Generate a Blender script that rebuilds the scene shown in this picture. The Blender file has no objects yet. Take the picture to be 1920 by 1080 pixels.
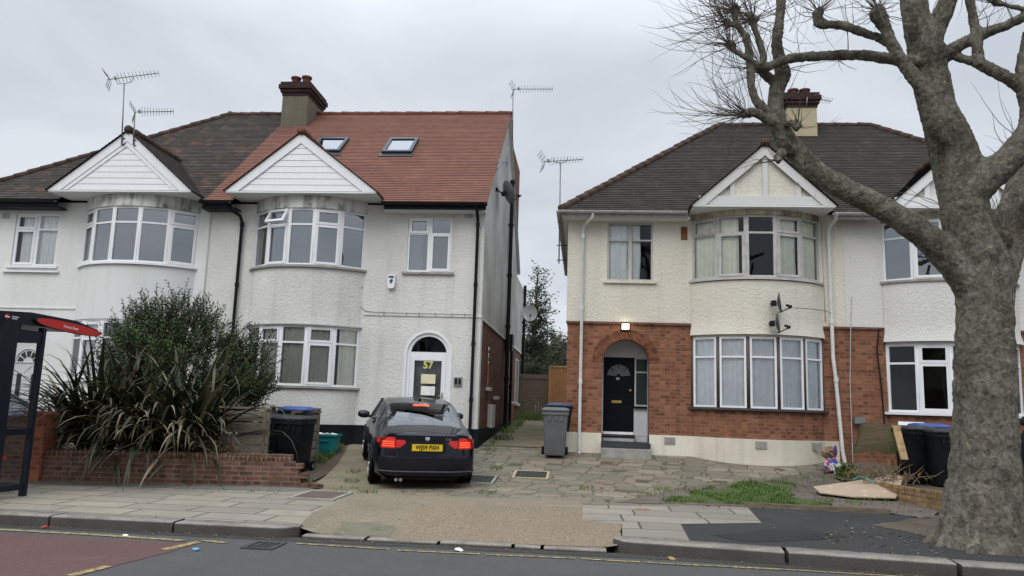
import bpy, bmesh, math, random
from math import sin, cos, pi, radians, sqrt, floor
from mathutils import Vector, Matrix, noise
V = Vector
SC = bpy.context.scene
COL = SC.collection
RX = random.Random(7)

# ------------------------------------------------------------------ camera
PITCH, ROLL, YAW = radians(8.6513), radians(1.8295), radians(5.3897)
FPX = 1450.0
CAMP = V((0, 0, 1.6))
_f = V((-sin(YAW)*cos(PITCH), cos(YAW)*cos(PITCH), sin(PITCH)))
_r = V((cos(YAW), sin(YAW), 0)); _u = _r.cross(_f)
CR = _r*cos(ROLL) + _u*sin(ROLL); CU = _u*cos(ROLL) - _r*sin(ROLL); CF = _f
cam_d = bpy.data.cameras.new('camera'); cam = bpy.data.objects.new('camera', cam_d); COL.objects.link(cam)
M = Matrix((CR, CU, -CF)).transposed().to_4x4(); M.translation = CAMP
cam.matrix_world = M
cam_d.sensor_width = 36.0; cam_d.lens = 36.0*FPX/1920.0
cam_d.clip_start = 0.1; cam_d.clip_end = 3000
SC.camera = cam

def ray(x, y): return CR*((x-960)/FPX) - CU*((y-540)/FPX) + CF
def at(x, y, Y):                       # surveyed point: sight line cut with the vertical plane at depth Y
    d = ray(x, y); return CAMP + d*(Y/d.y)
def ppm(Y): return Y/1470.0            # metres per surveyed pixel at depth Y

# ------------------------------------------------------------------ terrain
def sm(a, b, x):
    t = max(0.0, min(1.0, (x-a)/(b-a))); return t*t*(3-2*t)
def kerb_y(x):
    if x < 0.36: return 9.0
    P = ((0.36, 9.14), (3.86, 8.66), (5.6, 8.42), (9.4, 8.25), (40, 8.2))
    for (a, b), (c, d) in zip(P, P[1:]):
        if x <= c: return b + (d-b)*(x-a)/(c-a)
    return 8.2
def h(x, y):
    if y < kerb_y(x)+0.06: return 0.0
    if y < 12.6: z = 0.11 + 0.02*max(0, y-9.0)/3.6
    elif y < 18: z = 0.13 + 0.47*((y-12.6)/5.4)**2.0
    elif y < 30: z = 0.6 + 0.05*(y-18)
    else: z = 1.2
    d = sm(-3.45, -3.0, x)*(1-sm(0.25, 0.65, x))
    if d > 0 and y < 11.2: z -= d*0.085*(1-sm(9.0, 11.2, y))
    return z
def G(px, py, dz=0.0):                 # sight line cut with the terrain
    d = ray(px, py); Y = 5.0
    while Y < 60:
        p = CAMP + d*(Y/d.y)
        if p.z <= h(p.x, Y)+dz: return p
        Y += 0.01
    return p

# ------------------------------------------------------------------ nodes
def N(nt, typ, ins=None, **props):
    n = nt.nodes.new(typ)
    for k, v in props.items(): setattr(n, k, v)
    for k, v in (ins or {}).items():
        s = n.inputs[k]
        if isinstance(v, bpy.types.NodeSocket): nt.links.new(v, s)
        elif isinstance(v, bpy.types.Node): nt.links.new(v.outputs[0], s)
        else:
            if s.type == 'RGBA' and len(v) == 3: v = (*v, 1)
            s.default_value = v
    return n
def c4(c): return (c[0], c[1], c[2], 1)
class MT:
    """material under construction"""
    def __init__(s, name, rough=0.7, spec=0.4, metallic=0.0):
        s.m = bpy.data.materials.new(name); s.m.use_nodes = True
        s.t = s.m.node_tree; s.b = s.t.nodes['Principled BSDF']
        s.b.inputs['Roughness'].default_value = rough
        s.b.inputs['Specular IOR Level'].default_value = spec
        s.b.inputs['Metallic'].default_value = metallic
        s.tc = s.t.nodes.new('ShaderNodeTexCoord')
    def n(s, typ, ins=None, **p): return N(s.t, typ, ins, **p)
    @property
    def obj(s): return s.tc.outputs['Object']
    @property
    def uv(s): return s.tc.outputs['UV']
    def mapping(s, vec, scale=(1, 1, 1), loc=(0, 0, 0), rot=(0, 0, 0)):
        return s.n('ShaderNodeMapping', {'Vector': vec, 'Scale': scale, 'Location': loc, 'Rotation': rot}).outputs[0]
    def noise(s, vec, scale, detail=5, rough=0.6, dist=0.0):
        return s.n('ShaderNodeTexNoise', {'Vector': vec, 'Scale': scale, 'Detail': detail, 'Roughness': rough, 'Distortion': dist}).outputs[0]
    def ramp(s, fac, stops, interp='LINEAR'):
        r = s.n('ShaderNodeValToRGB', {'Fac': fac}); e = r.color_ramp.elements; r.color_ramp.interpolation = interp
        while len(e) < len(stops): e.new(0.5)
        for el, (p, c) in zip(e, stops):
            el.position = p; el.color = c4(c) if not isinstance(c, (int, float)) else (c, c, c, 1)
        return r.outputs[0]
    def mix(s, fac, a, b, mode='MIX'):
        n = s.n('ShaderNodeMix', None, data_type='RGBA', blend_type=mode)
        for k, v in ((0, fac), (6, a), (7, b)):
            if isinstance(v, bpy.types.NodeSocket): s.t.links.new(v, n.inputs[k])
            else: n.inputs[k].default_value = c4(v) if not isinstance(v, (int, float)) else v
        return n.outputs[2]
    def math(s, op, a, b=0.0):
        n = s.n('ShaderNodeMath', None, operation=op)
        for k, v in ((0, a), (1, b)):
            if isinstance(v, bpy.types.NodeSocket): s.t.links.new(v, n.inputs[k])
            else: n.inputs[k].default_value = v
        return n.outputs[0]
    def color(s, c):
        if isinstance(c, bpy.types.NodeSocket): s.t.links.new(c, s.b.inputs['Base Color'])
        else: s.b.inputs['Base Color'].default_value = c4(c)
        return s
    def rough(s, v): s.t.links.new(v, s.b.inputs['Roughness']); return s
    def bump(s, hgt, strength=0.5, dist=0.01, prev=None):
        b = s.n('ShaderNodeBump', {'Height': hgt, 'Strength': strength, 'Distance': dist})
        if prev: s.t.links.new(prev, b.inputs['Normal'])
        s.t.links.new(b.outputs[0], s.b.inputs['Normal']); return b.outputs[0]

def plain(name, col, rough=0.5, spec=0.4, metallic=0.0, var=0.15, scale=6.0, bump=0.0, bscale=60, bdist=0.004):
    m = MT(name, rough, spec, metallic)
    f = m.noise(m.obj, scale, 6, 0.65)
    lo = tuple(max(0, x*(1-var)) for x in col); hi = tuple(min(1, x*(1+var)) for x in col)
    m.color(m.ramp(f, [(0.3, lo), (0.7, hi)]))
    if bump: m.bump(m.noise(m.obj, bscale, 4), bump, bdist)
    return m.m

def stucco(name, col, dirt, amt=0.5, streak=0.5, bump=0.8, bscale=16.0, tint=None):
    m = MT(name, 0.9, 0.2)
    big = m.noise(m.obj, 0.55, 6, 0.62)
    st = m.noise(m.mapping(m.obj, (3.2, 3.2, 0.28)), 1.0, 6, 0.65)
    fine = m.noise(m.obj, 26, 5, 0.7)
    spot = m.noise(m.obj, 7.0, 8, 0.75)
    c = m.mix(m.ramp(big, [(0.42, 0.0), (0.75, amt)]), col, dirt)
    c = m.mix(m.ramp(st, [(0.5, 0.0), (0.8, streak)]), c, tuple(x*0.8 for x in dirt))
    c = m.mix(m.ramp(spot, [(0.62, 0.0), (0.78, 0.6*amt)]), c, tuple(x*0.5 for x in dirt))
    c = m.mix(m.ramp(fine, [(0.25, 0.18), (0.5, 0.0)]), c, tuple(x*0.72 for x in col))
    m.color(c)
    b = m.math('ADD', m.noise(m.obj, bscale, 6, 0.6, 0.6), m.math('MULTIPLY', m.noise(m.obj, bscale*4, 3), 0.4))
    m.bump(b, bump, 0.03)
    return m.m

def mould(name, col, dark):            # algae-stained band under the eaves
    m = MT(name, 0.9, 0.2)
    a = m.noise(m.obj, 1.3, 7, 0.7); s2 = m.noise(m.mapping(m.obj, (5, 5, 0.6)), 1.0, 6, 0.7)
    f = m.math('MULTIPLY', a, s2)
    f2 = m.ramp(f, [(0.20, 0.0), (0.34, 0.85)])
    c = m.mix(f2, col, dark)
    m.color(c); m.bump(m.noise(m.obj, 18, 6), 0.7, 0.025)
    return m.m

def brickmat(name, c1, c2, mortar, w=0.235, hgt=0.078, ms=0.008, moss=None, soot=0.35):
    m = MT(name, 0.88, 0.2)
    warp = m.n('ShaderNodeVectorMath', {0: m.uv, 1: m.n('ShaderNodeVectorMath', {0: m.n('ShaderNodeTexNoise', {'Vector': m.uv, 'Scale': 9.0}).outputs[1], 1: (0.006, 0.006, 0)}, operation='MULTIPLY').outputs[0]}, operation='ADD').outputs[0]
    bt = m.n('ShaderNodeTexBrick', {'Vector': warp, 'Color1': c1, 'Color2': c2, 'Mortar': mortar, 'Scale': 1.0, 'Mortar Size': ms, 'Mortar Smooth': 0.3, 'Bias': 0.0, 'Brick Width': w, 'Row Height': hgt})
    c = bt.outputs[0]
    snap = m.n('ShaderNodeVectorMath', {0: warp, 1: (w/2, hgt, 1)}, operation='SNAP').outputs[0]
    k = m.noise(snap, 37.0, 2, 0.5); inb = m.math('SUBTRACT', 1.0, bt.outputs[1])
    c = m.mix(m.math('MULTIPLY', m.ramp(k, [(0.52, 0.0), (0.62, 0.75)]), inb), c, tuple(x*0.40 for x in c1))
    c = m.mix(m.math('MULTIPLY', m.ramp(k, [(0.36, 0.5), (0.44, 0.0)]), inb), c, tuple(min(1, x*1.3) for x in c2))
    c = m.mix(m.ramp(m.noise(m.uv, 2.2, 7, 0.7), [(0.45, 0.0), (0.72, soot)]), c, tuple(x*0.35 for x in c1))
    c = m.mix(m.ramp(m.noise(m.uv, 24, 4, 0.7), [(0.4, 0.0), (0.75, 0.45)]), c, tuple(min(1, x*1.35) for x in c2))
    if moss:
        c = m.mix(m.ramp(m.noise(m.uv, 1.1, 7, 0.7), [(0.52, 0.0), (0.68, 0.6)]), c, moss)
    m.color(c)
    hh = m.math('SUBTRACT', 1.0, bt.outputs[1])
    m.bump(m.math('ADD', hh, m.math('MULTIPLY', m.noise(m.uv, 60, 4), 0.5)), 0.6, 0.008)
    return m.m

def tilemat(name, c1, c2, accents=(), lichen=None, w=0.17, hgt=0.105):
    wx = 0.38 if lichen else 0.12
    m = MT(name, 0.85, 0.25)
    bt = m.n('ShaderNodeTexBrick', {'Vector': m.uv, 'Color1': c1, 'Color2': c2, 'Mortar': tuple(x*0.6 for x in c1), 'Scale': 1.0, 'Mortar Size': 0.004, 'Mortar Smooth': 0.2, 'Bias': -0.1, 'Brick Width': w, 'Row Height': hgt})
    c = bt.outputs[0]
    c = m.mix(m.ramp(m.noise(m.uv, 0.9, 7, 0.7), [(0.4, 0.0), (0.75, 0.55)]), c, tuple(x*0.55 for x in c1))
    c = m.mix(m.ramp(m.noise(m.mapping(m.uv, (1, 1.6, 1)), 1.9, 8, 0.75), [(0.50, 0.0), (0.70, wx)]), c, tuple(min(1, x*1.9+.015) for x in c2))
    for (col, sc, lo, hi, am) in accents:
        # whole tiles of another colour: snap the noise to the tile grid
        snap = m.n('ShaderNodeVectorMath', {0: m.uv, 1: (w, hgt, 1)}, operation='SNAP').outputs[0]
        c = m.mix(m.ramp(m.noise(snap, sc, 5, 0.75), [(lo, 0.0), (hi, am)]), c, col)
    if lichen:
        c = m.mix(m.ramp(m.noise(m.uv, 16, 8, 0.8), [(0.62, 0.0), (0.70, 0.65)]), c, lichen)
    m.color(c)
    m.bump(m.math('ADD', m.math('SUBTRACT', 1.0, bt.outputs[1]), m.noise(m.uv, 40, 4)), 0.5, 0.008)
    return m.m

def glassmat(name, ior=1.75, tint=(0.82, 0.86, 0.87), wav=0.02):
    m = bpy.data.materials.new(name); m.use_nodes = True; t = m.node_tree
    t.nodes.remove(t.nodes['Principled BSDF']); out = t.nodes['Material Output']
    tc = N(t, 'ShaderNodeTexCoord')
    nz = N(t, 'ShaderNodeTexNoise', {'Vector': tc.outputs['Object'], 'Scale': 2.0, 'Detail': 1.0})
    bp = N(t, 'ShaderNodeBump', {'Height': nz.outputs[0], 'Strength': wav, 'Distance': 0.05})
    fr = N(t, 'ShaderNodeFresnel', {'IOR': ior})
    tr = N(t, 'ShaderNodeBsdfTransparent', {'Color': c4(tint)})
    gl = N(t, 'ShaderNodeBsdfGlossy', {'Roughness': 0.01, 'Normal': bp.outputs[0], 'Color': (0.92, 0.95, 1, 1)})
    mx = N(t, 'ShaderNodeMixShader', {0: fr.outputs[0], 1: tr.outputs[0], 2: gl.outputs[0]})
    t.links.new(mx.outputs[0], out.inputs[0])
    return m

def emit(name, col, strength):
    m = MT(name, 0.3); m.color(col)
    m.b.inputs['Emission Color'].default_value = c4(col); m.b.inputs['Emission Strength'].default_value = strength
    return m.m

# ------------------------------------------------------------------ mesh builder
class Fr:
    def __init__(s, O, U=(1, 0, 0), Nn=(0, -1, 0), Vv=(0, 0, 1)):
        s.O, s.U, s.N, s.V = V(O), V(U), V(Nn), V(Vv)
    def p(s, u, v, w=0): return s.O + s.U*u + s.V*v + s.N*w
WORLD = Fr((0, 0, 0), (1, 0, 0), (0, 1, 0), (0, 0, 1))   # p(x, z, y)

class MB:
    def __init__(s): s.v = []; s.f = []; s.uv = []; s.mi = []; s.sm = []
    def face(s, pts, uv=None, mi=0, smooth=False):
        i = len(s.v); s.v += [V(p) for p in pts]
        s.f.append(tuple(range(i, i+len(pts)))); s.uv.append(uv); s.mi.append(mi); s.sm.append(smooth)
    def mesh(s, verts, faces, mi=0, smooth=False, uvs=None):
        i = len(s.v); s.v += [V(p) for p in verts]
        for k, f in enumerate(faces):
            s.f.append(tuple(i+j for j in f)); s.uv.append(uvs[k] if uvs else None); s.mi.append(mi); s.sm.append(smooth)
    def box(s, fr, u0, u1, v0, v1, w0, w1, mi=0):
        p = [fr.p(u, v, w) for u in (u0, u1) for v in (v0, v1) for w in (w0, w1)]
        s.mesh(p, [(0, 1, 3, 2), (4, 6, 7, 5), (0, 4, 5, 1), (2, 3, 7, 6), (0, 2, 6, 4), (1, 5, 7, 3)], mi)
    def bx(s, x0, x1, y0, y1, z0, z1, mi=0): s.box(WORLD, x0, x1, z0, z1, y0, y1, mi)
    def prism(s, poly, fr, w0, w1, mi=0):
        n = len(poly)
        a = [fr.p(u, v, w0) for u, v in poly]; b = [fr.p(u, v, w1) for u, v in poly]
        s.mesh(a+b, [tuple(range(n))[::-1], tuple(range(n, 2*n))] + [(i, (i+1) % n, n+(i+1) % n, n+i) for i in range(n)], mi)
    def bar(s, a, b, w, d, up=(0, 0, 1), mi=0):
        a, b = V(a), V(b); t = (b-a).normalized(); n = t.cross(V(up))
        if n.length < 1e-4: n = t.cross(V((0, 1, 0)))
        n.normalize(); u = n.cross(t)
        p = [q + n*(w/2*i) + u*(d/2*j) for q in (a, b) for i, j in ((-1, -1), (1, -1), (1, 1), (-1, 1))]
        s.mesh(p, [(0, 3, 2, 1), (4, 5, 6, 7), (0, 1, 5, 4), (1, 2, 6, 5), (2, 3, 7, 6), (3, 0, 4, 7)], mi)
    def tube(s, pts, rad, n=8, cap=True, mi=0, smooth=True):
        pts = [V(p) for p in pts]
        if not isinstance(rad, (list, tuple)): rad = [rad]*len(pts)
        ref = None; rings = []
        for i, p in enumerate(pts):
            t = (pts[min(i+1, len(pts)-1)] - pts[max(i-1, 0)]).normalized()
            if ref is None:
                ref = t.orthogonal().normalized()
            ref = (ref - t*ref.dot(t)).normalized(); b = t.cross(ref)
            rings.append([p + (ref*cos(2*pi*k/n) + b*sin(2*pi*k/n))*rad[i] for k in range(n)])
        vs = [q for r in rings for q in r]; fs = []
        for i in range(len(pts)-1):
            for k in range(n):
                fs.append((i*n+k, i*n+(k+1) % n, (i+1)*n+(k+1) % n, (i+1)*n+k))
        if cap: fs += [tuple(range(n))[::-1], tuple(range((len(pts)-1)*n, len(pts)*n))]
        s.mesh(vs, fs, mi, smooth)
    def lathe(s, prof, O, axis=(0, 0, 1), n=20, mi=0, smooth=True):
        O = V(O); ax = V(axis).normalized(); a = ax.orthogonal().normalized(); b = ax.cross(a)
        vs = []; fs = []
        for r, z in prof:
            for k in range(n): vs.append(O + ax*z + (a*cos(2*pi*k/n) + b*sin(2*pi*k/n))*r)
        for i in range(len(prof)-1):
            for k in range(n): fs.append((i*n+k, i*n+(k+1) % n, (i+1)*n+(k+1) % n, (i+1)*n+k))
        if prof[0][0] > 1e-4: fs.append(tuple(range(n))[::-1])
        if prof[-1][0] > 1e-4: fs.append(tuple(range((len(prof)-1)*n, len(prof)*n)))
        s.mesh(vs, fs, mi, smooth)
    def grid(s, rows, mi=0, smooth=True, uvs=None):
        nc = len(rows[0]); vs = [p for r in rows for p in r]; fs = []; us = []
        for i in range(len(rows)-1):
            for k in range(nc-1):
                q = (i*nc+k, i*nc+k+1, (i+1)*nc+k+1, (i+1)*nc+k); fs.append(q)
                if uvs: us.append([uvs[j//nc][j % nc] for j in q])
        s.mesh(vs, fs, mi, smooth, us if uvs else None)
    def build(s, name, mats, parent=None, origin=None, recalc=True, weld=0.0, sharp=None):
        """one mesh object; vertices are given in world metres unless the parent is rotated (local=parent space)"""
        o0 = V(origin) if origin is not None else (V(parent['_o']) if parent is not None and '_o' in parent else V((0, 0, 0)))
        me = bpy.data.meshes.new(name)
        me.from_pydata([tuple(p - o0) for p in s.v], [], s.f)
        if not isinstance(mats, (list, tuple)): mats = [mats]
        for m in mats: me.materials.append(m)
        me.polygons.foreach_set('material_index', s.mi); me.polygons.foreach_set('use_smooth', s.sm)
        ul = me.uv_layers.new(name='UVMap').data
        for pi, poly in enumerate(me.polygons):
            u = s.uv[pi]
            if u:
                for k, li in enumerate(poly.loop_indices): ul[li].uv = u[k]
            else:
                nn = poly.normal
                if abs(nn.z) > 0.75: t1, t2 = V((1, 0, 0)), V((0, 1, 0))
                else:
                    t1 = V((-nn.y, nn.x, 0)); t1 = t1.normalized() if t1.length > 1e-6 else V((1, 0, 0))
                    if abs(t1.x) > abs(t1.y):
                        if t1.x < 0: t1 = -t1
                    elif t1.y < 0: t1 = -t1
                    t2 = V((0, 0, 1))
                for k, li in enumerate(poly.loop_indices):
                    p = s.v[s.f[pi][k]]; ul[li].uv = (p.dot(t1), p.dot(t2))
        if recalc or weld:
            bm = bmesh.new(); bm.from_mesh(me)
            if weld: bmesh.ops.remove_doubles(bm, verts=bm.verts, dist=weld)
            if recalc: bmesh.ops.recalc_face_normals(bm, faces=bm.faces)
            bm.to_mesh(me); bm.free()
        if sharp: me.set_sharp_from_angle(angle=radians(sharp))
        o = bpy.data.objects.new(name, me); COL.objects.link(o)
        if parent is not None:
            o.parent = parent
            if '_o' in parent: o['_o'] = parent['_o']
            if origin is not None and '_o' in parent: o.location = o0 - V(parent['_o'])
        else: o.location = o0
        return o

def tag(o, label=None, cat=None, group=None, kind=None):
    if label: o['label'] = label
    if cat: o['category'] = cat
    if group: o['group'] = group
    if kind: o['kind'] = kind
    return o
def thing(name, loc, label, cat, group=None, rz=0.0, world=True, rot=None):
    """Empty at the base of a thing; world=True: its parts are given in world metres, else in its own space"""
    o = bpy.data.objects.new(name, None); COL.objects.link(o); o.location = loc
    o.rotation_euler = rot or (0, 0, rz); o.empty_display_size = 0.2
    if world: o['_o'] = tuple(loc)
    return tag(o, label, cat, group)
def copy_thing(o, parent=None):
    c = o.copy(); COL.objects.link(c); c.parent = parent
    for ch in [x for x in COL.objects if x.parent == o]: copy_thing(ch, c)
    return c

def clip(poly, n, d):                  # keep points with n.p >= d
    out = []
    for i, a in enumerate(poly):
        b = poly[(i+1) % len(poly)]; da, db = n.dot(a)-d, n.dot(b)-d
        if da >= 0: out.append(a)
        if (da > 0 and db < 0) or (da < 0 and db > 0): out.append(a + (b-a)*(da/(da-db)))
    return out

def sheet(name, poly, mat, dz=0.0, step=0.3, label=None, cat=None, kind='structure', jitter=0.0, hf=h, edge=0.0):
    """ground sheet: outline in plan, draped over the terrain"""
    bm = bmesh.new()
    pts = [V((p[0], p[1], 0)) for p in poly]
    if jitter:
        q = []
        for i, a in enumerate(pts):
            b = pts[(i+1) % len(pts)]; k = max(1, int((b-a).length/0.18)); t = V((-(b-a).y, (b-a).x, 0)).normalized()
            for j in range(k):
                q.append(a.lerp(b, j/k) + t*(noise.noise(a.lerp(b, j/k)*2.3)*jitter))
        pts = q
    vs = [bm.verts.new(p) for p in pts]; bm.faces.new(vs)
    bmesh.ops.triangulate(bm, faces=bm.faces)
    xs = [p.x for p in pts]; ys = [p.y for p in pts]
    for ax, (lo, hi) in ((0, (min(xs), max(xs))), (1, (min(ys), max(ys)))):
        k = floor(lo/step)+1
        while k*step < hi:
            co = V((0, 0, 0)); no = V((0, 0, 0)); co[ax] = k*step; no[ax] = 1
            bmesh.ops.bisect_plane(bm, geom=bm.verts[:]+bm.edges[:]+bm.faces[:], plane_co=co, plane_no=no, dist=1e-5)
            k += 1
    uvl = bm.loops.layers.uv.new('UVMap')
    for f in bm.faces:
        f.normal_update()
        if f.normal.z < 0: f.normal_flip()
        f.smooth = True
        for l in f.loops: l[uvl].uv = (l.vert.co.x, l.vert.co.y)
    for v in bm.verts: v.co.z = hf(v.co.x, v.co.y) + dz
    me = bpy.data.meshes.new(name); bm.to_mesh(me); bm.free(); me.materials.append(mat)
    o = bpy.data.objects.new(name, me); COL.objects.link(o)
    return tag(o, label, cat, None, kind)

FONT = None
def text(s, size, fr, mat, name, parent, depth=0.002, align='CENTER', sx=1.0, bold=0.0):
    """lettering as real mesh, laid on the frame fr (u right, v up, w outwards)"""
    cu = bpy.data.curves.new('lettering', 'FONT'); cu.body = s; cu.size = size; cu.align_x = align; cu.align_y = 'CENTER'
    cu.extrude = depth; cu.offset = bold; cu.resolution_u = 3
    tmp = bpy.data.objects.new('lettering_tmp', cu); COL.objects.link(tmp)
    dg = bpy.context.evaluated_depsgraph_get(); me = bpy.data.meshes.new_from_object(tmp.evaluated_get(dg))
    bpy.data.objects.remove(tmp); bpy.data.curves.remove(cu)
    mb = MB()
    mb.mesh([fr.p(v.co.x*sx, v.co.y, v.co.z) for v in me.vertices], [tuple(p.vertices) for p in me.polygons])
    bpy.data.meshes.remove(me)
    return mb.build(name, mat, parent)
# ------------------------------------------------------------------ materials
WHITE = (0.735, 0.722, 0.69); DIRT = (0.36, 0.34, 0.29)
m_white57 = stucco('white_render', WHITE, DIRT, 0.4, 0.35, 0.9)
m_whiteN = stucco('white_render_smooth', (0.74, 0.74, 0.72), (0.42, 0.39, 0.32), 0.3, 0.2, 0.4, 9)
m_whiteW = stucco('white_roughcast', (0.735, 0.72, 0.685), (0.40, 0.39, 0.36), 0.12, 0.1, 1.0, 20)
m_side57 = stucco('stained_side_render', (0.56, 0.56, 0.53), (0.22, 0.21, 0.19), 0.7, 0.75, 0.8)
m_cream = stucco('cream_render', (0.72, 0.685, 0.595), (0.48, 0.41, 0.29), 0.35, 0.3, 0.9)
m_creamP = stucco('cream_plinth_paint', (0.74, 0.70, 0.59), (0.36, 0.31, 0.2), 0.5, 0.4, 0.35, 12)
m_mould = mould('mouldy_white_band', (0.66, 0.66, 0.63), (0.075, 0.068, 0.055))
m_mouldC = mould('mouldy_cream_band', (0.55, 0.49, 0.37), (0.13, 0.11, 0.08))
m_brick = brickmat('red_orange_brick', (0.178, 0.073, 0.040), (0.28, 0.120, 0.068), (0.21, 0.155, 0.12), soot=0.5)
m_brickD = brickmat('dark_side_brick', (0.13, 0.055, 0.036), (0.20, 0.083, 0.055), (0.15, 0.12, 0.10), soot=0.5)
m_brickG = brickmat('garden_wall_brick', (0.115, 0.055, 0.040), (0.185, 0.088, 0.062), (0.19, 0.165, 0.135), ms=0.012, moss=(0.085, 0.075, 0.038), soot=0.75)
m_brickY = brickmat('buff_mossy_brick', (0.25, 0.16, 0.08), (0.34, 0.22, 0.11), (0.14, 0.12, 0.08), moss=(0.13, 0.13, 0.05))
m_corbel = brickmat('chimney_brick', (0.038, 0.021, 0.020), (0.056, 0.028, 0.025), (0.03, 0.025, 0.022))
m_roofD = tilemat('weathered_dark_tiles', (0.040, 0.034, 0.029), (0.066, 0.054, 0.045), [((0.19, 0.088, 0.055), 1.1, 0.55, 0.68, 0.6), ((0.13, 0.082, 0.062), 3.0, 0.55, 0.64, 0.7)], (0.28, 0.27, 0.22))
m_roofC = tilemat('dark_brown_tiles', (0.031, 0.026, 0.022), (0.052, 0.043, 0.035), [((0.27, 0.15, 0.11), 4.0, 0.71, 0.74, 0.8)], (0.26, 0.25, 0.2))
m_roofR = tilemat('new_red_tiles', (0.195, 0.088, 0.064), (0.25, 0.116, 0.084), [((0.155, 0.08, 0.062), 5.0, 0.5, 0.62, 0.6)])
m_ridgeR = plain('red_ridge_tile', (0.15, 0.062, 0.044), 0.85, 0.2, var=0.35, scale=4)
m_ridgeD = plain('old_ridge_tile', (0.075, 0.048, 0.038), 0.9, 0.2, var=0.5, scale=3, bump=0.4)
m_upvc = plain('white_upvc', (0.78, 0.79, 0.80), 0.35, 0.5, var=0.05)
m_paint = plain('white_paint_boards', (0.72, 0.73, 0.72), 0.5, 0.4, var=0.06, scale=2)
m_peel = None
def peel():
    m = MT('peeling_white_paint', 0.7, 0.3)
    f = m.noise(m.mapping(m.obj, (6, 6, 3)), 1.0, 8, 0.75)
    m.color(m.mix(m.ramp(f, [(0.63, 0.0), (0.66, 1.0)]), m.mix(m.noise(m.obj, 3, 4), (0.66, 0.66, 0.64), (0.56, 0.55, 0.52)), (0.22, 0.2, 0.18)))
    m.bump(f, 0.3, 0.01); return m.m
m_peel = peel()
m_grim = plain('grimy_grey_window_paint', (0.46, 0.45, 0.43), 0.6, 0.3, var=0.2, scale=8)
m_black = plain('black_plastic', (0.010, 0.010, 0.012), 0.45, 0.2, var=0.3)
m_plinth = plain('black_bitumen_paint', (0.010, 0.011, 0.015), 0.7, 0.12, var=0.4, scale=3, bump=0.4, bscale=20)
m_fascia = plain('black_fascia', (0.010, 0.011, 0.017), 0.45, 0.2, var=0.3)
m_purple = plain('brown_purple_mullion_paint', (0.085, 0.062, 0.062), 0.6, 0.3, var=0.3)
m_pot = plain('terracotta_pot', (0.13, 0.048, 0.036), 0.85, 0.2, var=0.3)
m_chimG = stucco('grey_weathered_chimney_render', (0.17, 0.155, 0.115), (0.07, 0.065, 0.05), 0.8, 0.6, 0.8)
m_chimC = stucco('cream_chimney_render', (0.46, 0.40, 0.27), (0.2, 0.17, 0.11), 0.7, 0.5, 0.8)
m_glass = glassmat('window_glass', 1.5, (0.98, 1.0, 1.0))
m_glassU = glassmat('bright_double_glazing', 3.1, (0.9, 0.94, 0.96))
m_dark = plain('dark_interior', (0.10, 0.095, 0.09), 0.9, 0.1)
m_net = plain('grey_net_curtain', (0.93, 0.94, 0.95), 0.95, 0.1, var=0.1)
m_curt = plain('cream_curtain', (0.95, 0.93, 0.80), 0.95, 0.1, var=0.08)
m_curtW = plain('white_curtain', (0.95, 0.96, 0.95), 0.95, 0.1, var=0.08)
m_blind = plain('grey_taupe_blind', (0.56, 0.54, 0.49), 0.9, 0.1, var=0.05)
m_metal = plain('galvanised_metal', (0.30, 0.31, 0.32), 0.45, 0.5, 0.7, var=0.2)
m_greyp = plain('grey_plastic', (0.18, 0.185, 0.19), 0.5, 0.4)
m_brass = plain('brass', (0.55, 0.38, 0.12), 0.35, 0.5, 0.9)
m_lead = plain('grey_lead_flashing', (0.26, 0.26, 0.25), 0.7, 0.3, var=0.3)
m_conc = plain('grey_concrete', (0.30, 0.29, 0.265), 0.9, 0.2, var=0.25, scale=5, bump=0.4)

# ------------------------------------------------------------------ parts of houses
def wall(mb, x0, x1, z0, z1, Y, holes=(), thick=0.28, mi=0):
    """front wall facing -Y with rectangular holes (x0,x1,z0,z1) and their reveals"""
    xs = sorted({x0, x1, *[min(max(q, x0), x1) for hh in holes for q in hh[:2]]}); zs = sorted({z0, z1, *[min(max(q, z0), z1) for hh in holes for q in hh[2:]]})
    for i in range(len(xs)-1):
        for j in range(len(zs)-1):
            cx, cz = (xs[i]+xs[i+1])/2, (zs[j]+zs[j+1])/2
            if any(a < cx < b and c < cz < d for a, b, c, d in holes): continue
            for y in (Y, Y+thick):
                mb.face([(xs[i], y, zs[j]), (xs[i+1], y, zs[j]), (xs[i+1], y, zs[j+1]), (xs[i], y, zs[j+1])], mi=mi)
    for a, b, c, d in holes:
        c2, d2 = max(c, z0), min(d, z1)
        if c2 >= d2: continue
        mb.face([(a, Y, c2), (a, Y+thick, c2), (a, Y+thick, d2), (a, Y, d2)], mi=mi); mb.face([(b, Y, c2), (b, Y+thick, c2), (b, Y+thick, d2), (b, Y, d2)], mi=mi)
        if c >= z0: mb.face([(a, Y, c), (b, Y, c), (b, Y+thick, c), (a, Y+thick, c)], mi=mi)
        if d <= z1: mb.face([(a, Y, d), (b, Y, d), (b, Y+thick, d), (a, Y+thick, d)], mi=mi)
    for x in (x0, x1): mb.face([(x, Y, z0), (x, Y+thick, z0), (x, Y+thick, z1), (x, Y, z1)], mi=mi)
    for z in (z0, z1): mb.face([(x0, Y, z), (x1, Y, z), (x1, Y+thick, z), (x0, Y+thick, z)], mi=mi)

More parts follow.
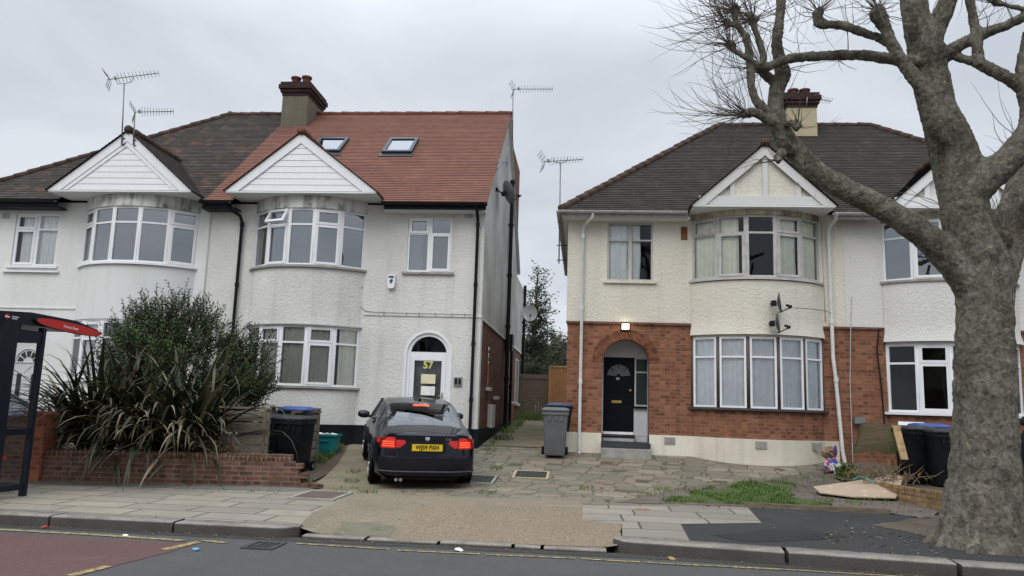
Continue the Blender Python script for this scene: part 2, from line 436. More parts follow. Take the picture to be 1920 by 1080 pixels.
def arch(mb, xl, xr, zs, zt, Y, thick, top, n=18):
    """spandrels above a round arch filling the rectangle xl..xr, zs..top"""
    xc, r, rz = (xl+xr)/2, (xr-xl)/2, zt-zs
    P = [(xc - r*cos(pi*k/n), zs + rz*sin(pi*k/n)) for k in range(n+1)]
    for (xa, za), (xb, zb) in zip(P, P[1:]):
        for y in (Y, Y+thick): mb.face([(xa, y, za), (xb, y, zb), (xb, y, top), (xa, y, top)])
        mb.face([(xa, Y, za), (xa, Y+thick, za), (xb, Y+thick, zb), (xb, Y, zb)])

class Bow:
    def __init__(s, xc, W, Yw=18.0, a=50.0):
        s.a = radians(a); s.xc = xc; s.r = W/2/sin(s.a); s.yc = Yw + s.r*cos(s.a); s.W = W
    def pt(s, t, r, z): return V((s.xc + r*sin(t), s.yc - r*cos(t), z))
    def band(s, mb, z0, z1, out=0.0, thick=0.2, n=24, mi=0, ext=0.0, bulge=None):
        a = s.a + ext; ro, ri = s.r+out, s.r+out-thick
        T = [-a + 2*a*k/n for k in range(n+1)]
        def g(r, z): return [s.pt(t, r, z) for t in T]
        Z = [z0, z1] if not bulge else [z0 + (z1-z0)*k/6 for k in range(7)]
        rows = [g(ro + (bulge(z) if bulge else 0), z) for z in Z]
        mb.grid(rows, mi, True, [[(ro*t, z) for t in T] for z in Z])
        mb.grid([g(ri, z0), g(ri, z1)], mi, True, [[(ri*t, z) for t in T] for z in (z0, z1)])
        mb.grid([g(ri, z1), g(ro + (bulge(z1) if bulge else 0), z1)], mi, False, [[(ro*t, 0) for t in T], [(ro*t, .2) for t in T]])
        mb.grid([g(ri, z0), g(ro + (bulge(z0) if bulge else 0), z0)], mi, False, [[(ro*t, 0) for t in T], [(ro*t, .2) for t in T]])
    def slab(s, mb, z0, z1, out=0.0, n=24, mi=0):
        T = [-s.a + 2*s.a*k/n for k in range(n+1)]
        a = [s.pt(t, s.r+out, z0) for t in T]; b = [s.pt(t, s.r+out, z1) for t in T]; m = len(a)
        mb.mesh(a+b, [tuple(range(m)), tuple(range(m, 2*m))] + [(i, (i+1) % m, m+(i+1) % m, m+i) for i in range(m)], mi)
    def facets(s, r, z, n=5):
        e = 2*s.a/n
        for k in range(n):
            t0 = -s.a + e*k; p, q = s.pt(t0, r, z), s.pt(t0+e, r, z); tm = t0+e/2
            yield k, Fr(p, (cos(tm), sin(tm), 0), (sin(tm), -cos(tm), 0)), (q-p).length

def cells(mf, mp, fr, W, H, tr=0.72, top_open=False, bot_open=False, fw=0.05, d=0.035, inner=0.04):
    """one light of a window: frame, transom and panes"""
    def rect(a, b, c, e, w, z0, z1):
        mf.box(fr, a, a+w, c, e, z0, z1); mf.box(fr, b-w, b, c, e, z0, z1)
        mf.box(fr, a+w, b-w, c, c+w, z0, z1); mf.box(fr, a+w, b-w, e-w, e, z0, z1)
    rect(0, W, 0, H, fw, -d, d)
    zt = H*tr
    if tr < 1: mf.box(fr, fw, W-fw, zt-fw*0.45, zt+fw*0.45, -d*0.96, d*0.96)
    parts = [(fw, zt-fw*0.45, bot_open), (zt+fw*0.45, H-fw, top_open)] if tr < 1 else [(fw, H-fw, bot_open)]
    for a, b, op in parts:
        if op: rect(fw*0.7, W-fw*0.7, a-fw*0.25, b+fw*0.25, inner+fw*0.3, d*0.5, d+0.016)
        e = inner if op else 0
        mp.face([fr.p(fw+e, a+e, 0.006), fr.p(W-fw-e, a+e, 0.006), fr.p(W-fw-e, b-e, 0.006), fr.p(fw+e, b-e, 0.006)])

def drape(mb, fr, u0, u1, v0, v1, w=-0.062, amp=0.024, wl=0.11, seed=0, gather=0.0):
    R = random.Random(seed); n = max(6, int((u1-u0)/wl*8)); rows = []
    ph = R.random()*6; ms = [R.uniform(0.6, 1.3) for _ in range(n+1)]
    for j in range(7):
        f = j/6; row = []
        for k in range(n+1):
            s = k/n; u = u0 + (u1-u0)*s
            if gather: u = u0 + (u-u0)*(1-gather*(1-f)*0.8*sin(pi*min(1, (1-f)*1.1)))
            row.append(fr.p(u, v0 + (v1-v0)*f, w + amp*sin(2*pi*(u1-u0)*s/wl*ms[k//8*8 if k//8*8 <= n else 0] + ph)*(0.6+0.4*(1-f))))
        rows.append(row)
    mb.grid(rows)

def roof_plane(mb, poly, course=0.105, lift=0.012, mi=0, lo=None):
    poly = [V(p) for p in poly]
    n = V((0, 0, 0))
    for i in range(1, len(poly)-1): n += (poly[i]-poly[0]).cross(poly[i+1]-poly[0])
    n.normalize()
    if n.z < 0: n = -n
    up = (V((0, 0, 1)) - n*n.z).normalized(); al = up.cross(n)
    if lo is None: lo = min(p.dot(up) for p in poly)
    hi = max(p.dot(up) for p in poly); v = lo + course*floor((min(p.dot(up) for p in poly)-lo)/course + 1e-4)
    while v < hi-1e-4:
        q = clip(clip(poly, up, v), -up, -(v+course*1.02))
        if len(q) >= 3:
            t = [q_ + n*(lift*(1-(q_.dot(up)-v)/course)) for q_ in q]
            uv = [(p.dot(al), p.dot(up)-lo) for p in q]
            mb.face(t, uv, mi)
            low = [i for i, p in enumerate(q) if abs(p.dot(up)-v) < 1e-4]
            if len(low) == 2:
                a, b = low; mb.face([q[a]-n*0.02, q[b]-n*0.02, t[b], t[a]], [uv[a], uv[b], uv[b], uv[a]], mi)
        v += course

def front_slope(mb, poly, g0, g1, ycut, mi=0):
    """main front slope, left open under the bay gable so that no eave shows below it"""
    poly = [V(p) for p in poly]; X = V((1, 0, 0)); Y = V((0, 1, 0))
    n = (poly[1]-poly[0]).cross(poly[2]-poly[0]).normalized(); n = -n if n.z < 0 else n; up = (V((0, 0, 1))-n*n.z).normalized(); lo = min(p.dot(up) for p in poly)
    for q in (clip(poly, -X, -g0), clip(poly, X, g1), clip(clip(clip(poly, X, g0), -X, -g1), Y, ycut)):
        if len(q) >= 3: roof_plane(mb, q, mi=mi, lo=lo)

def ridge(mb, a, b, r=0.11, seg=0.33, mi=0):
    a, b = V(a), V(b); L = (b-a).length; k = max(1, round(L/seg)); t = (b-a)/k
    for i in range(k):
        p, q = a+t*i, a+t*(i+1.06)
        jz = RX.uniform(-0.008, 0.008)
        mb.tube([p+V((0, 0, jz)), q+V((0, 0, jz-0.012))], [r*1.05, r*0.96], 10, mi=mi)

def pipe(house, name, pts, r, mat, sleeves=()):
    mb = MB(); mb.tube(pts, r, 10)
    for p in sleeves: mb.tube([V(p)-V((0, 0, 0.05)), V(p)+V((0, 0, 0.05))], r*1.3, 10)
    return mb.build(name, mat, house, sharp=50)

def gutter(house, name, a, b, r, mat):
    mb = MB(); a, b = V(a), V(b); t = (b-a).normalized(); n = t.cross(V((0, 0, 1)))
    prof = [(cos(pi + pi*k/10)*r, sin(pi + pi*k/10)*r) for k in range(11)] + [(r*0.85, 0.0)] + [(cos(2*pi - pi*k/10)*r*0.85, sin(2*pi - pi*k/10)*r*0.85) for k in range(1, 11)]
    L = (b-a).length
    mb.prism(prof, Fr(a, n, t, (0, 0, 1)), 0, L)
    k = int(L/1.0)
    for i in range(k+1):
        c = a + t*(0.1 + (L-0.2)*i/max(1, k)); mb.prism([(cos(pi + pi*j/10)*r*1.12, sin(pi + pi*j/10)*r*1.12) for j in range(11)], Fr(c, n, t, (0, 0, 1)), -0.02, 0.02)
    return mb.build(name, mat, house)

def chimney(house, x0, x1, y0, y1, zb, zt, render, pots, potr=0.13):
    mb = MB(); mb.bx(x0, x1, y0, y1, zb, zt-0.42); o = mb.build('chimney', render, house)
    c = MB()
    for k, (e, a, b) in enumerate(((0.0, 0.42, 0.32), (0.045, 0.32, 0.22), (0.09, 0.22, 0.09), (0.05, 0.09, 0.0))):
        c.bx(x0-0.02-e, x1+0.02+e, y0-0.02-e, y1+0.02+e, zt-a, zt-b)
    c.build('chimney_cap', m_corbel, o)
    f = MB(); f.bx(x0-0.07, x1+0.07, y0-0.14, y0-0.004, zb, zb+0.0) if False else None
    for (x, y, hh) in pots:
        p = MB(); p.lathe([(0.17, zt-0.02), (0.15, zt+0.06), (0.115, zt+0.07), (potr*0.9, zt+hh*0.5), (potr, zt+hh*0.8), (potr*1.2, zt+hh*0.82), (potr*1.2, zt+hh), (potr*0.85, zt+hh), (potr*0.8, zt+0.2)], (x, y, 0), n=16)
        p.build('chimney_pot', m_pot, o, sharp=40)
    return o

def gable(house, xl, xr, xa, zb, za, Yf, eave_y, eave_z, slope, roofmat, ridgemat, face, board, style, boardw=0.2):
    """small front gable over a bay: tiled roof running back into the main slope, boards and infill"""
    g = MB(); yr = eave_y + (za-eave_z)/slope + 0.1; yb = eave_y + (zb-eave_z)/slope + 0.1
    e = 0.02
    def low(x): s = -1 if x == xl else 1; return x + s*e*1.2, zb-e
    for x in (xl, xr):
        lx, lz = low(x); roof_plane(g, [(lx, Yf-0.05, lz), (xa, Yf-0.05, za), (xa, yr, za), (lx, yb-0.1, lz)])
    ridge(g, (xa, Yf-0.04, za+0.02), (xa, yr, za+0.02), 0.10, mi=1)
    if style == 'clad2': lx, lz = low(xr); ridge(g, (xa, yr-0.02, za-0.05), (lx, yb-0.1, lz-0.0), 0.03, mi=2)
    go = g.build('gable_roof', [roofmat, ridgemat, m_lead], house)
    f = MB(); f.prism([(xl+0.1, zb), (xr-0.1, zb), (xa, za-0.08)], WORLD, Yf+0.10, Yf+0.2)
    fo = f.build('gable_panel', face, house)
    b = MB()
    for x in (xl, xr):
        s = 1 if x == xl else -1; L = sqrt((xa-x)**2 + (za-zb)**2); t = V(((xa-x)/L, 0, (za-zb)/L)); dn = V((t.z*s, 0, -t.x*s))
        if dn.z > 0: dn = -dn
        P = [V((x, 0, zb)), V((xa, 0, za)), V((xa, 0, za - boardw/abs(t.x))), V((x, 0, zb)) + V((s*boardw/abs(t.z), 0, 0))]
        b.prism([(p.x, p.z-0.02) for p in P], WORLD, Yf, Yf+0.04)
        if style == 'clad2':
            P2 = [p + V((0, 0, -0.0)) for p in P]
            i = boardw*0.85
            b.prism([(x + s*(boardw+.03)/abs(t.z), zb+.002), (xa, za-(boardw+.03)/abs(t.x)), (xa, za-(boardw+0.11)/abs(t.x)), (x + s*(boardw+0.11)/abs(t.z), zb+.002)], WORLD, Yf+0.012, Yf+0.05)
    b.build('bargeboard', board, house)
    if style[:4] == 'clad':
        c = MB(); z = zb+0.0; k = 0; tx = abs((xa-xl)/sqrt((xa-xl)**2+(za-zb)**2))
        while z < za-boardw/tx-.03:
            z2 = z+0.15; ww0 = lambda q: (xa-(xa-xl)*(za-boardw/tx+.01-q)/(za-zb), xa+(xr-xa)*(za-boardw/tx+.01-q)/(za-zb))
            a0, a1 = ww0(z); b0, b1 = ww0(min(z2, za-boardw/tx))
            if b1 > b0: c.mesh([(a0, Yf+0.028, z+.004), (a1, Yf+0.028, z+.004), (b1, Yf+0.034, min(z2, za-boardw/tx)-0.004), (b0, Yf+0.034, min(z2, za-boardw/tx)-0.004), (a0, Yf+0.099, z), (a1, Yf+0.099, z)], [(0, 1, 2, 3), (0, 1, 5, 4)])
            z = z2
        c.build('cladding', board, fo)
    else:
        c = MB(); c.bx(xl+0.16, xr-0.16, Yf+0.03, Yf+0.098, zb-0.0, zb+0.20)
        for x in (xa-0.72, xa, xa+0.72):
            zt2 = za - abs(x-xa)*(za-zb)/(xa-xl) - 0.16
            c.bx(x-0.055, x+0.055, Yf+0.05, Yf+0.098, zb+0.203, zt2)
        c.build('timber_strips', board, fo)
    s = MB(); s.bx(xl+0.02, xr-0.02, Yf+0.005, 18.05, zb-0.05, zb-0.015)
    s.build('soffit', m_paint, house)
    return go
# ================================================================== HOUSE 57
EY, EZ = 17.6, 6.33          # front eave line of the left pair
SL = 0.839; RY = 22.5; RZ = EZ + SL*(RY-EY)
PX = -9.27                   # party line
H57 = thing('semi_detached_house', (-5.8, 18, 0.6), 'white rendered house with a new red tiled roof, two skylights and door numbered 57', 'house', 'semi-detached houses along the street')
XR = -2.40
def atX(px, py, X): d = ray(px, py); return CAMP + d*(X/d.x)
bw = Bow(-6.70, 2.80)
w = MB()
bayhole = (bw.xc-1.38, bw.xc+1.38, 0.9, 6.3)
wall(w, PX, XR-0.004, 0.2, 6.34, 18.0, [bayhole, (-4.27, -3.19, 4.70, 6.05), (-4.15, -3.11, 0.66, 3.25)])
arch(w, -4.15, -3.11, 2.73, 3.249, 18.0, 0.28, 3.25)
w.build('front_wall', m_white57, H57)
w = MB(); bw.band(w, 0.3, 1.83, 0.0); w.build('lower_bay_wall', m_white57, H57)
w = MB(); bw.band(w, 3.34, 4.66, 0.0); bw.slab(w, 3.30, 3.338, -0.02); bw.slab(w, 4.60, 4.64, -0.03)
w.build('bay_wall', m_white57, H57)
w = MB(); bw.band(w, 6.10, 6.40, 0.005); w.build('bay_head', m_mould, H57)
# side wall: render above, brick below
w = MB()
w.prism([(18.004, 3.62), (27.3, 3.62), (27.3, 6.3), (RY, RZ-0.02), (18.004, 6.31)], Fr((XR, 0, 0), (0, 1, 0), (1, 0, 0)), -0.25, 0.0)
w.bx(XR-0.2, XR, 27.303, 30.2, 3.62, 6.2)
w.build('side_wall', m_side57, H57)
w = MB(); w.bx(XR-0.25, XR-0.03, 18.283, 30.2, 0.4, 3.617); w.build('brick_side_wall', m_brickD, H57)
w = MB(); w.bx(XR-0.29, XR-0.005, 18.001, 18.28, 0.2, 3.617); w.bx(XR-0.02, XR+0.012, 18.283, 30.2, 3.60, 3.66); w.build('corner_return', m_white57, H57)
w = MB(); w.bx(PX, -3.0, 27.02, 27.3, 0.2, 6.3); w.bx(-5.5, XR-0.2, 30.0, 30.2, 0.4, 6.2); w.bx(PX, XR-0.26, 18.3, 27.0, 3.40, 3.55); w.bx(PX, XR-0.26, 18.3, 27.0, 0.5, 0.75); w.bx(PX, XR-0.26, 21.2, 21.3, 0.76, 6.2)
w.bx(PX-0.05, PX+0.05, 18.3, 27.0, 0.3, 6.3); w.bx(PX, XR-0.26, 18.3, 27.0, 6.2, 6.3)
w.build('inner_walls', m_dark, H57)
# plinth
w = MB(); w.bx(bw.xc+1.40, -4.153, 17.98, 18.0, 0.2, 1.04); w.bx(-3.108, XR+0.02, 17.98, 18.0, 0.2, 1.04); w.bx(XR, XR+0.02, 18.0, 30.2, 0.2, 1.04)
bw.band(w, 0.2, 1.04, 0.02, 0.1); w.build('plinth', m_plinth, H57)
# string course with a thin cable along it
w = MB(); w.bx(bw.xc+1.45, XR+0.02, 17.975, 18.0, 3.63, 3.665); w.build('string_course', m_white57, H57)
w = MB(); w.tube([(-5.33, 17.98, 4.28), (-5.33, 17.98, 3.85), (-5.2, 17.98, 3.73), (-4.9, 17.975, 3.70), (-2.6, 17.972, 3.69)], 0.008, 5); w.bx(-5.37, -5.31, 17.97, 18.0, 4.27, 4.33)
for x in (-4.75, -4.2, -3.9, -3.5, -3.1, -2.8): w.bx(x, x+0.012, 17.96, 17.98, 3.64, 3.72)
w.build('cable', m_greyp, H57)
# main roof
r = MB(); VX = XR+0.10
front_slope(r, [(PX, EY, EZ), (VX, EY, EZ), (VX, RY, RZ), (PX, RY, RZ)], -8.56+.02, -4.86-.02, 17.77)
roof_plane(r, [(PX, 2*RY-EY, EZ), (VX, 2*RY-EY, EZ), (VX, RY, RZ), (PX, RY, RZ)])
ridge(r, (PX, RY, RZ), (VX, RY, RZ), 0.085, 0.4, mi=1)
rf = r.build('roof', [m_roofR, m_ridgeR], H57)
w = MB()
for s in (1, -1):
    w.prism([(RY-s*(RY-EY), EZ-0.06), (RY, RZ-0.06), (RY, RZ-0.01), (RY-s*(RY-EY), EZ-0.01)], Fr((XR, 0, 0), (0, 1, 0), (1, 0, 0)), 0.0, 0.085)
w.build('verge_board', m_paint, rf)
# skylights
def skylight(px0, px1, py0, py1, X0=None):
    Yl = EY + 1.95; zl = EZ + SL*(Yl-EY)
    d = ray((px0+px1)/2, py1)
    # intersect with roof plane z = EZ + SL*(y-EY)
    def hit(px, py):
        d = ray(px, py); t = (EZ - SL*EY - CAMP.z)/(d.z - SL*d.y); return CAMP + d*t
    A, Bq, T = hit(px0, py1), hit(px1, py1), hit((px0+px1)/2, py0)
    fr = Fr(A, (1, 0, 0), V((0, -SL, 1)).normalized(), V((0, 1, SL)).normalized())
    W = Bq.x-A.x; L = (T-A).dot(fr.V)
    f = MB()
    for a, b, c, dd in ((0, 0.09, 0, L), (W-0.09, W, 0, L), (0.09, W-0.09, 0, 0.1), (0.09, W-0.09, L-0.12, L)): f.box(fr, a, b, c, dd, -0.02, 0.09)
    f.box(fr, -0.06, W+0.06, -0.2, -0.004, 0.0, 0.03)
    o = f.build('skylight', m_fasciaG, H57)
    p = MB(); p.face([fr.p(0.09, 0.1, 0.06), fr.p(W-0.09, 0.1, 0.06), fr.p(W-0.09, L-0.12, 0.06), fr.p(0.09, L-0.12, 0.06)]); p.build('pane', m_skyglass, o)
m_fasciaG = plain('anthracite_skylight_frame', (0.035, 0.042, 0.055), 0.4, 0.5, 0.3)
m_skyglass = glassmat('skylight_glass', 5.0, (0.5, 0.52, 0.55))
skylight(716, 772, 263, 289); skylight(580, 637, 262, 287)
# red gable, fascia, gutter, soffit
gable(H57, -8.56, -4.86, -6.78, 6.45, 7.90, 17.15, EY, EZ, SL, m_roofR, m_ridgeR, m_paint, m_upvc, 'clad')
w = MB(); w.bx(-4.80, XR+0.06, 17.62, 17.66, 6.15, 6.30); w.build('fascia', m_fascia, H57)
w = MB(); w.bx(-4.82, XR+0.04, 17.664, 18.0, 6.13, 6.17); w.build('soffit', m_paint, H57)
gutter(H57, 'gutter', (-4.82, 17.54, 6.29), (XR+0.10, 17.54, 6.29), 0.065, m_black)
pipe(H57, 'downpipe', [(-2.55, 17.54, 6.26), (-2.55, 17.6, 6.12), (-2.56, 17.88, 5.98), (-2.56, 17.92, 5.9), (-2.56, 17.92, 0.66)], 0.038, m_black, [(-2.56, 17.92, z) for z in (5.85, 4.4, 3.0, 1.7)])
pipe(H57, 'downpipe', [(-8.75, 17.54, 6.26), (-8.62, 17.62, 6.12), (-8.45, 17.85, 6.0), (-8.42, 17.92, 5.85), (-8.42, 17.92, 0.66)], 0.04, m_black, [(-8.42, 17.92, z) for z in (5.8, 4.3, 2.8)])
pipe(H57, 'soil_pipe', [(XR+0.09, 23.6, 8.65), (XR+0.09, 23.6, 0.8)], 0.062, m_black, [(XR+0.09, 23.6, z) for z in (8.6, 7.2, 5.6, 4.0, 2.4)])
pipe(H57, 'soil_pipe', [(XR+0.08, 25.2, 3.9), (XR+0.08, 25.2, 3.2), (XR+0.08, 25.2, 0.9)], 0.05, m_black, [(XR+0.08, 25.2, z) for z in (3.6, 2.2)])
pipe(H57, 'soil_pipe', [(XR+0.08, 30.1, 6.3), (XR+0.08, 30.1, 1.0)], 0.06, m_black)
w = MB(); w.bx(XR+0.01, XR+0.22, 23.9, 24.5, 3.55, 3.8); w.bx(XR+0.01, XR+0.2, 24.0, 24.3, 3.3, 3.55); w.build('hopper_head', m_black, H57)
w = MB(); w.bx(-8.2, XR-0.05, 24.2, 27.6, RZ-2.6, RZ-0.25); w.build('rear_dormer', m_brickD, H57)

def bay_window(house, bow, z0, z1, spec, frame_mat, glass, back=0.055, curtains=(), post=None, sillmat=None, sill_out=0.06, fw=0.05, n=5, name='bay_window'):
    f, p = MB(), MB(); H = z1-z0; posts = MB()
    fl = []
    for k, fr, L in bow.facets(bow.r-back, z0, n):
        a, b = spec[k]; g = 0.035 if post else 0.0
        f2 = Fr(fr.p(g, 0), fr.U, fr.N)
        cells(f, p, f2, L-2*g, H, 0.715, a, b, fw); fl.append((fr, L))
    for k in range(n+1):
        t = -bow.a + 2*bow.a/n*k; (posts if post else f).tube([bow.pt(t, bow.r-back-0.01, z0), bow.pt(t, bow.r-back-0.01, z1)], 0.045, 8)
    o = f.build(name, frame_mat, house)
    p.build('pane', glass, o, recalc=False)
    if post: posts.build('mullion', post, o)
    s = MB(); bow.band(s, z0-0.055, z0-0.002, sill_out, 0.2, ext=0.06); s.build('sill', sillmat or frame_mat, o)
    for (k, u0, u1, v0, mat, gat) in curtains:
        fr, L = fl[k]; c = MB(); drape(c, fr, u0*L, u1*L, v0*H+0.02, H-0.03, seed=k*7+int(z0*10), gather=gat, wl=0.13)
        c.build('curtain', mat, o)
    return o, fl
def flat_window(house, x0, x1, z0, z1, cols, frame_mat, glass, Y=18.0, back=0.07, tr=0.70, sill=True, curtains=(), sillmat=None, fw=0.05, name='window'):
    f, p = MB(), MB(); fr = Fr((x0, Y+back, z0)); W, H = x1-x0, z1-z0
    for (a, b, to, bo) in cols: cells(f, p, Fr(fr.p(a*W, 0)), (b-a)*W, H, tr, to, bo, fw)
    o = f.build(name, frame_mat, house); p.build('pane', glass, o, recalc=False)
    if sill:
        s = MB(); s.bx(x0-0.09, x1+0.09, Y-0.06, Y+back-0.04, z0-0.06, z0-0.003); s.build('sill', sillmat or frame_mat, o)
    for (u0, u1, v0, mat, gat) in curtains:
        c = MB(); drape(c, fr, u0*W, u1*W, v0*H+0.02, H-0.03, seed=int(x0*10), gather=gat); c.build('curtain', mat, o)
    return o

# windows of 57
o, fl = bay_window(H57, bw, 4.72, 6.10, [(0, 0), (0, 1), (0, 0), (1, 1), (0, 0)], m_upvc, m_glassU, curtains=[(0, 0.05, .95, 0, m_curt, 0), (1, 0.1, 0.9, 0, m_net, 0), (2, .1, .95, 0, m_net, 0)], sillmat=m_conc)
fr = fl[1][0]; L = fl[1][1]        # the small top light pushed open
ang = radians(28); f2 = Fr(fr.p(0.03, 1.38-0.03, 0.03), fr.U, (fr.N*cos(ang) + V((0, 0, 1))*sin(ang)), (V((0, 0, 1))*cos(ang) - fr.N*sin(ang)))
f = MB(); Wt, Ht = L-0.06, -0.37
for a, b, c, d in ((0, 0.06, Ht, 0), (Wt-0.06, Wt, Ht, 0), (0.06, Wt-0.06, Ht, Ht+0.06), (0.06, Wt-0.06, -0.06, 0)): f.box(f2, a, b, c, d, -0.025, 0.03)
oo = f.build('open_top_light', m_upvc, o)
bay_window(H57, bw, 1.90, 3.30, [(0, 0), (1, 0), (0, 0), (1, 1), (0, 0)], m_upvc, m_glass, curtains=[(0, 0.0, 1, 0, m_blind, 0), (1, 0.0, 1, 0, m_blind, 0), (2, 0, 1, 0, m_blind, 0), (3, 0, 1, 0, m_blind, 0), (4, 0.25, 1, 0, m_curt, 0)], sillmat=m_conc)
flat_window(H57, -4.27, -3.19, 4.70, 6.05, [(0, 0.5, 1, 0), (0.5, 1, 0, 1)], m_upvc, m_glassU, curtains=[(0.04, 0.36, 0, m_curtW, 0.35)], sillmat=m_conc)
w = MB(); bw.band(w, 3.305, 3.335, 0.04, 0.1, ext=0.1); w.build('drip_mould', m_grim, H57)
# side windows: narrow slits with stone sills and one larger, meter box
m_stone = plain('pale_stone_sill', (0.5, 0.49, 0.46), 0.8, 0.2)
for (ya, yb, za, zb) in ((19.55, 19.95, 2.05, 3.1), (21.4, 21.8, 1.85, 2.6), (25.6, 26.6, 1.75, 3.3), (28.0, 29.2, 1.7, 3.3)):
    f, p = MB(), MB(); fr = Fr((XR-0.03, ya, za), (0, 1, 0), (1, 0, 0)); f.bx(XR-0.029, XR-0.012, ya-0.02, yb+0.02, za, zb)
    for a, b, c, d in ((0, 0.05, 0, zb-za), (yb-ya-0.05, yb-ya, 0, zb-za)): f.box(fr, a, b, c, d, 0.019, 0.03)
    o = f.build('window', m_upvc if yb-ya > 0.5 else m_brickD, H57)
    p.face([(XR-0.008, ya+.03, za+.03), (XR-0.008, yb-.03, za+.03), (XR-0.008, yb-.03, zb-.03), (XR-0.008, ya+.03, zb-.03)]); p.build('pane', m_glass, o)
    s = MB(); s.bx(XR-0.028, XR+0.09, ya-0.06, yb+0.06, za-0.09, za-0.003); s.build('sill', m_stone, o)
w = MB(); w.bx(XR-0.028, XR+0.10, 20.1, 20.75, 1.02, 1.62); w.build('meter_box', plain('meter_box_white', (0.6, 0.6, 0.56), 0.6), H57)
# arched front door
dxl, dxr, dz0, dzs, dzt = -4.15, -3.11, 0.72, 2.73, 3.245
def archframe(mb, xl, xr, z0, zs, zt, wdt, y0, y1, n=20):
    xc = (xl+xr)/2; r = (xr-xl)/2; rz = zt-zs
    O = [(xl, z0)] + [(xc - r*cos(pi*k/n), zs + rz*sin(pi*k/n)) for k in range(n+1)] + [(xr, z0)]
    I = [(xl+wdt, z0)] + [(xc - (r-wdt)*cos(pi*k/n), zs + (rz-wdt)*sin(pi*k/n)) for k in range(n+1)] + [(xr-wdt, z0)]
    for i in range(len(O)-1):
        q = [O[i], O[i+1], I[i+1], I[i]]
        mb.mesh([(x, y0, z) for x, z in q] + [(x, y1, z) for x, z in q], [(0, 1, 2, 3), (4, 5, 6, 7), (0, 1, 5, 4), (2, 3, 7, 6)])
f = MB(); archframe(f, dxl, dxr, dz0, dzs, dzt, 0.085, 18.03, 18.12); f.bx(dxl+0.085, dxr-0.085, 18.04, 18.11, 2.70, 2.79)
fd = f.build('front_door', m_upvc, H57)
f = MB(); archframe(f, dxl-0.05, dxr+0.05, dz0, dzs, dzt+0.05, 0.055, 17.985, 18.03); f.build('door_surround', m_upvc, fd)
d = MB(); fr = Fr((dxl+0.09, 18.055, dz0))
Wd, Hd = dxr-dxl-0.18, 2.70-dz0
for a, b, c, e in ((0, 0.105, 0, Hd), (Wd-0.105, Wd, 0, Hd), (0.105, Wd-0.105, Hd-0.11, Hd), (0.105, Wd-0.105, 0.78, 0.90), (0.105, Wd-0.105, 0, 0.14)): d.box(fr, a, b, c, e, -0.03, 0.02)
d.box(fr, 0.105, Wd-0.105, 0.14, 0.78, -0.02, 0.005)
d.build('door_leaf', m_upvc, fd)
p = MB(); p.face([fr.p(0.1, 0.9, 0), fr.p(Wd-0.1, 0.9, 0), fr.p(Wd-0.1, Hd-0.1, 0), fr.p(0.1, Hd-0.1, 0)])
xc = (dxl+dxr)/2; p.face([(xc - 0.43*cos(pi*k/16), 18.07, 2.79 + 0.40*sin(pi*k/16)) for k in range(17)]); p.build('pane', m_glass, fd)
m_yellow = plain('yellow_numerals', (0.66, 0.62, 0.20), 0.6, var=0.03)
m_paper = plain('white_notice_paper', (0.78, 0.78, 0.72), 0.9); m_paperY = plain('cream_notice_paper', (0.72, 0.68, 0.45), 0.9)
n1 = MB(); n1.box(fr, 0.08, Wd-0.08, 0.85, Hd-0.08, -0.20, -0.18); n1.build('blind', plain('grey_door_blind', (0.30, 0.31, 0.31), .9), fd)
text('57', 0.24, Fr(fr.p(Wd*0.5, Hd-0.22, 0.012)), m_yellow, 'door_number', fd, bold=0.006)
n1 = MB(); n1.box(fr, Wd*0.32, Wd*0.72, 1.33, 1.55, 0.004, 0.008); n1.build('notice', m_paperY, fd)
n1 = MB(); n1.box(fr, Wd*0.33, Wd*0.72, 1.06, 1.27, 0.004, 0.008); n1.build('notice', m_paper, fd)
n1 = MB(); n1.box(fr, Wd*0.28, Wd*0.70, 0.81, 0.87, 0.021, 0.03); n1.build('letter_box', m_metal, fd)
n1 = MB(); n1.box(fr, Wd*0.37, Wd*0.66, 0.68, 0.77, 0.006, 0.015); n1.build('number_plate', m_brass, fd)
n1 = MB(); n1.box(fr, Wd-0.08, Wd-0.045, 0.93, 1.13, 0.021, 0.032); n1.tube([fr.p(Wd-0.06, 1.05, 0.03), fr.p(Wd-0.06, 1.05, 0.07), fr.p(Wd-0.17, 1.05, 0.07)], 0.011, 8); n1.build('handle', m_metal, fd)
w = MB(); w.bx(dxl-0.02, dxr+0.02, 17.7, 18.03, 0.4, 0.715); w.build('door_step', m_conc, H57)
w = MB(); w.bx(-2.97-0.02+0.0, -2.80+0.0, 17.955, 18.0, 2.02, 2.22); o = w.build('intercom', m_metal, H57)
w = MB(); w.bx(-2.965, -2.905, 17.948, 17.954, 2.05, 2.19); w.bx(-2.875, -2.82, 17.948, 17.954, 2.05, 2.19); w.build('button_panel', m_black, o)
w = MB(); w.prism([(-0.085, 0.16), (0.085, 0.16), (0.095, 0.0), (0.08, -0.13), (0.05, -0.17), (-0.05, -0.17), (-0.08, -0.13), (-0.095, 0.0)], Fr((-4.60, 18.0, 4.45)), 0.0, 0.09); o = w.build('alarm_box', m_upvc, H57)
w = MB(); w.prism([(-0.045, 0.02), (0.03, 0.08), (0.05, 0.02), (0.0, -0.06)], Fr((-4.60, 17.91, 4.44)), 0.0, 0.004); w.bx(-4.66, -4.54, 17.905, 17.91, 4.53, 4.58); w.build('alarm_mark', plain('dark_blue_print', (0.05, 0.06, 0.12), 0.6), o)
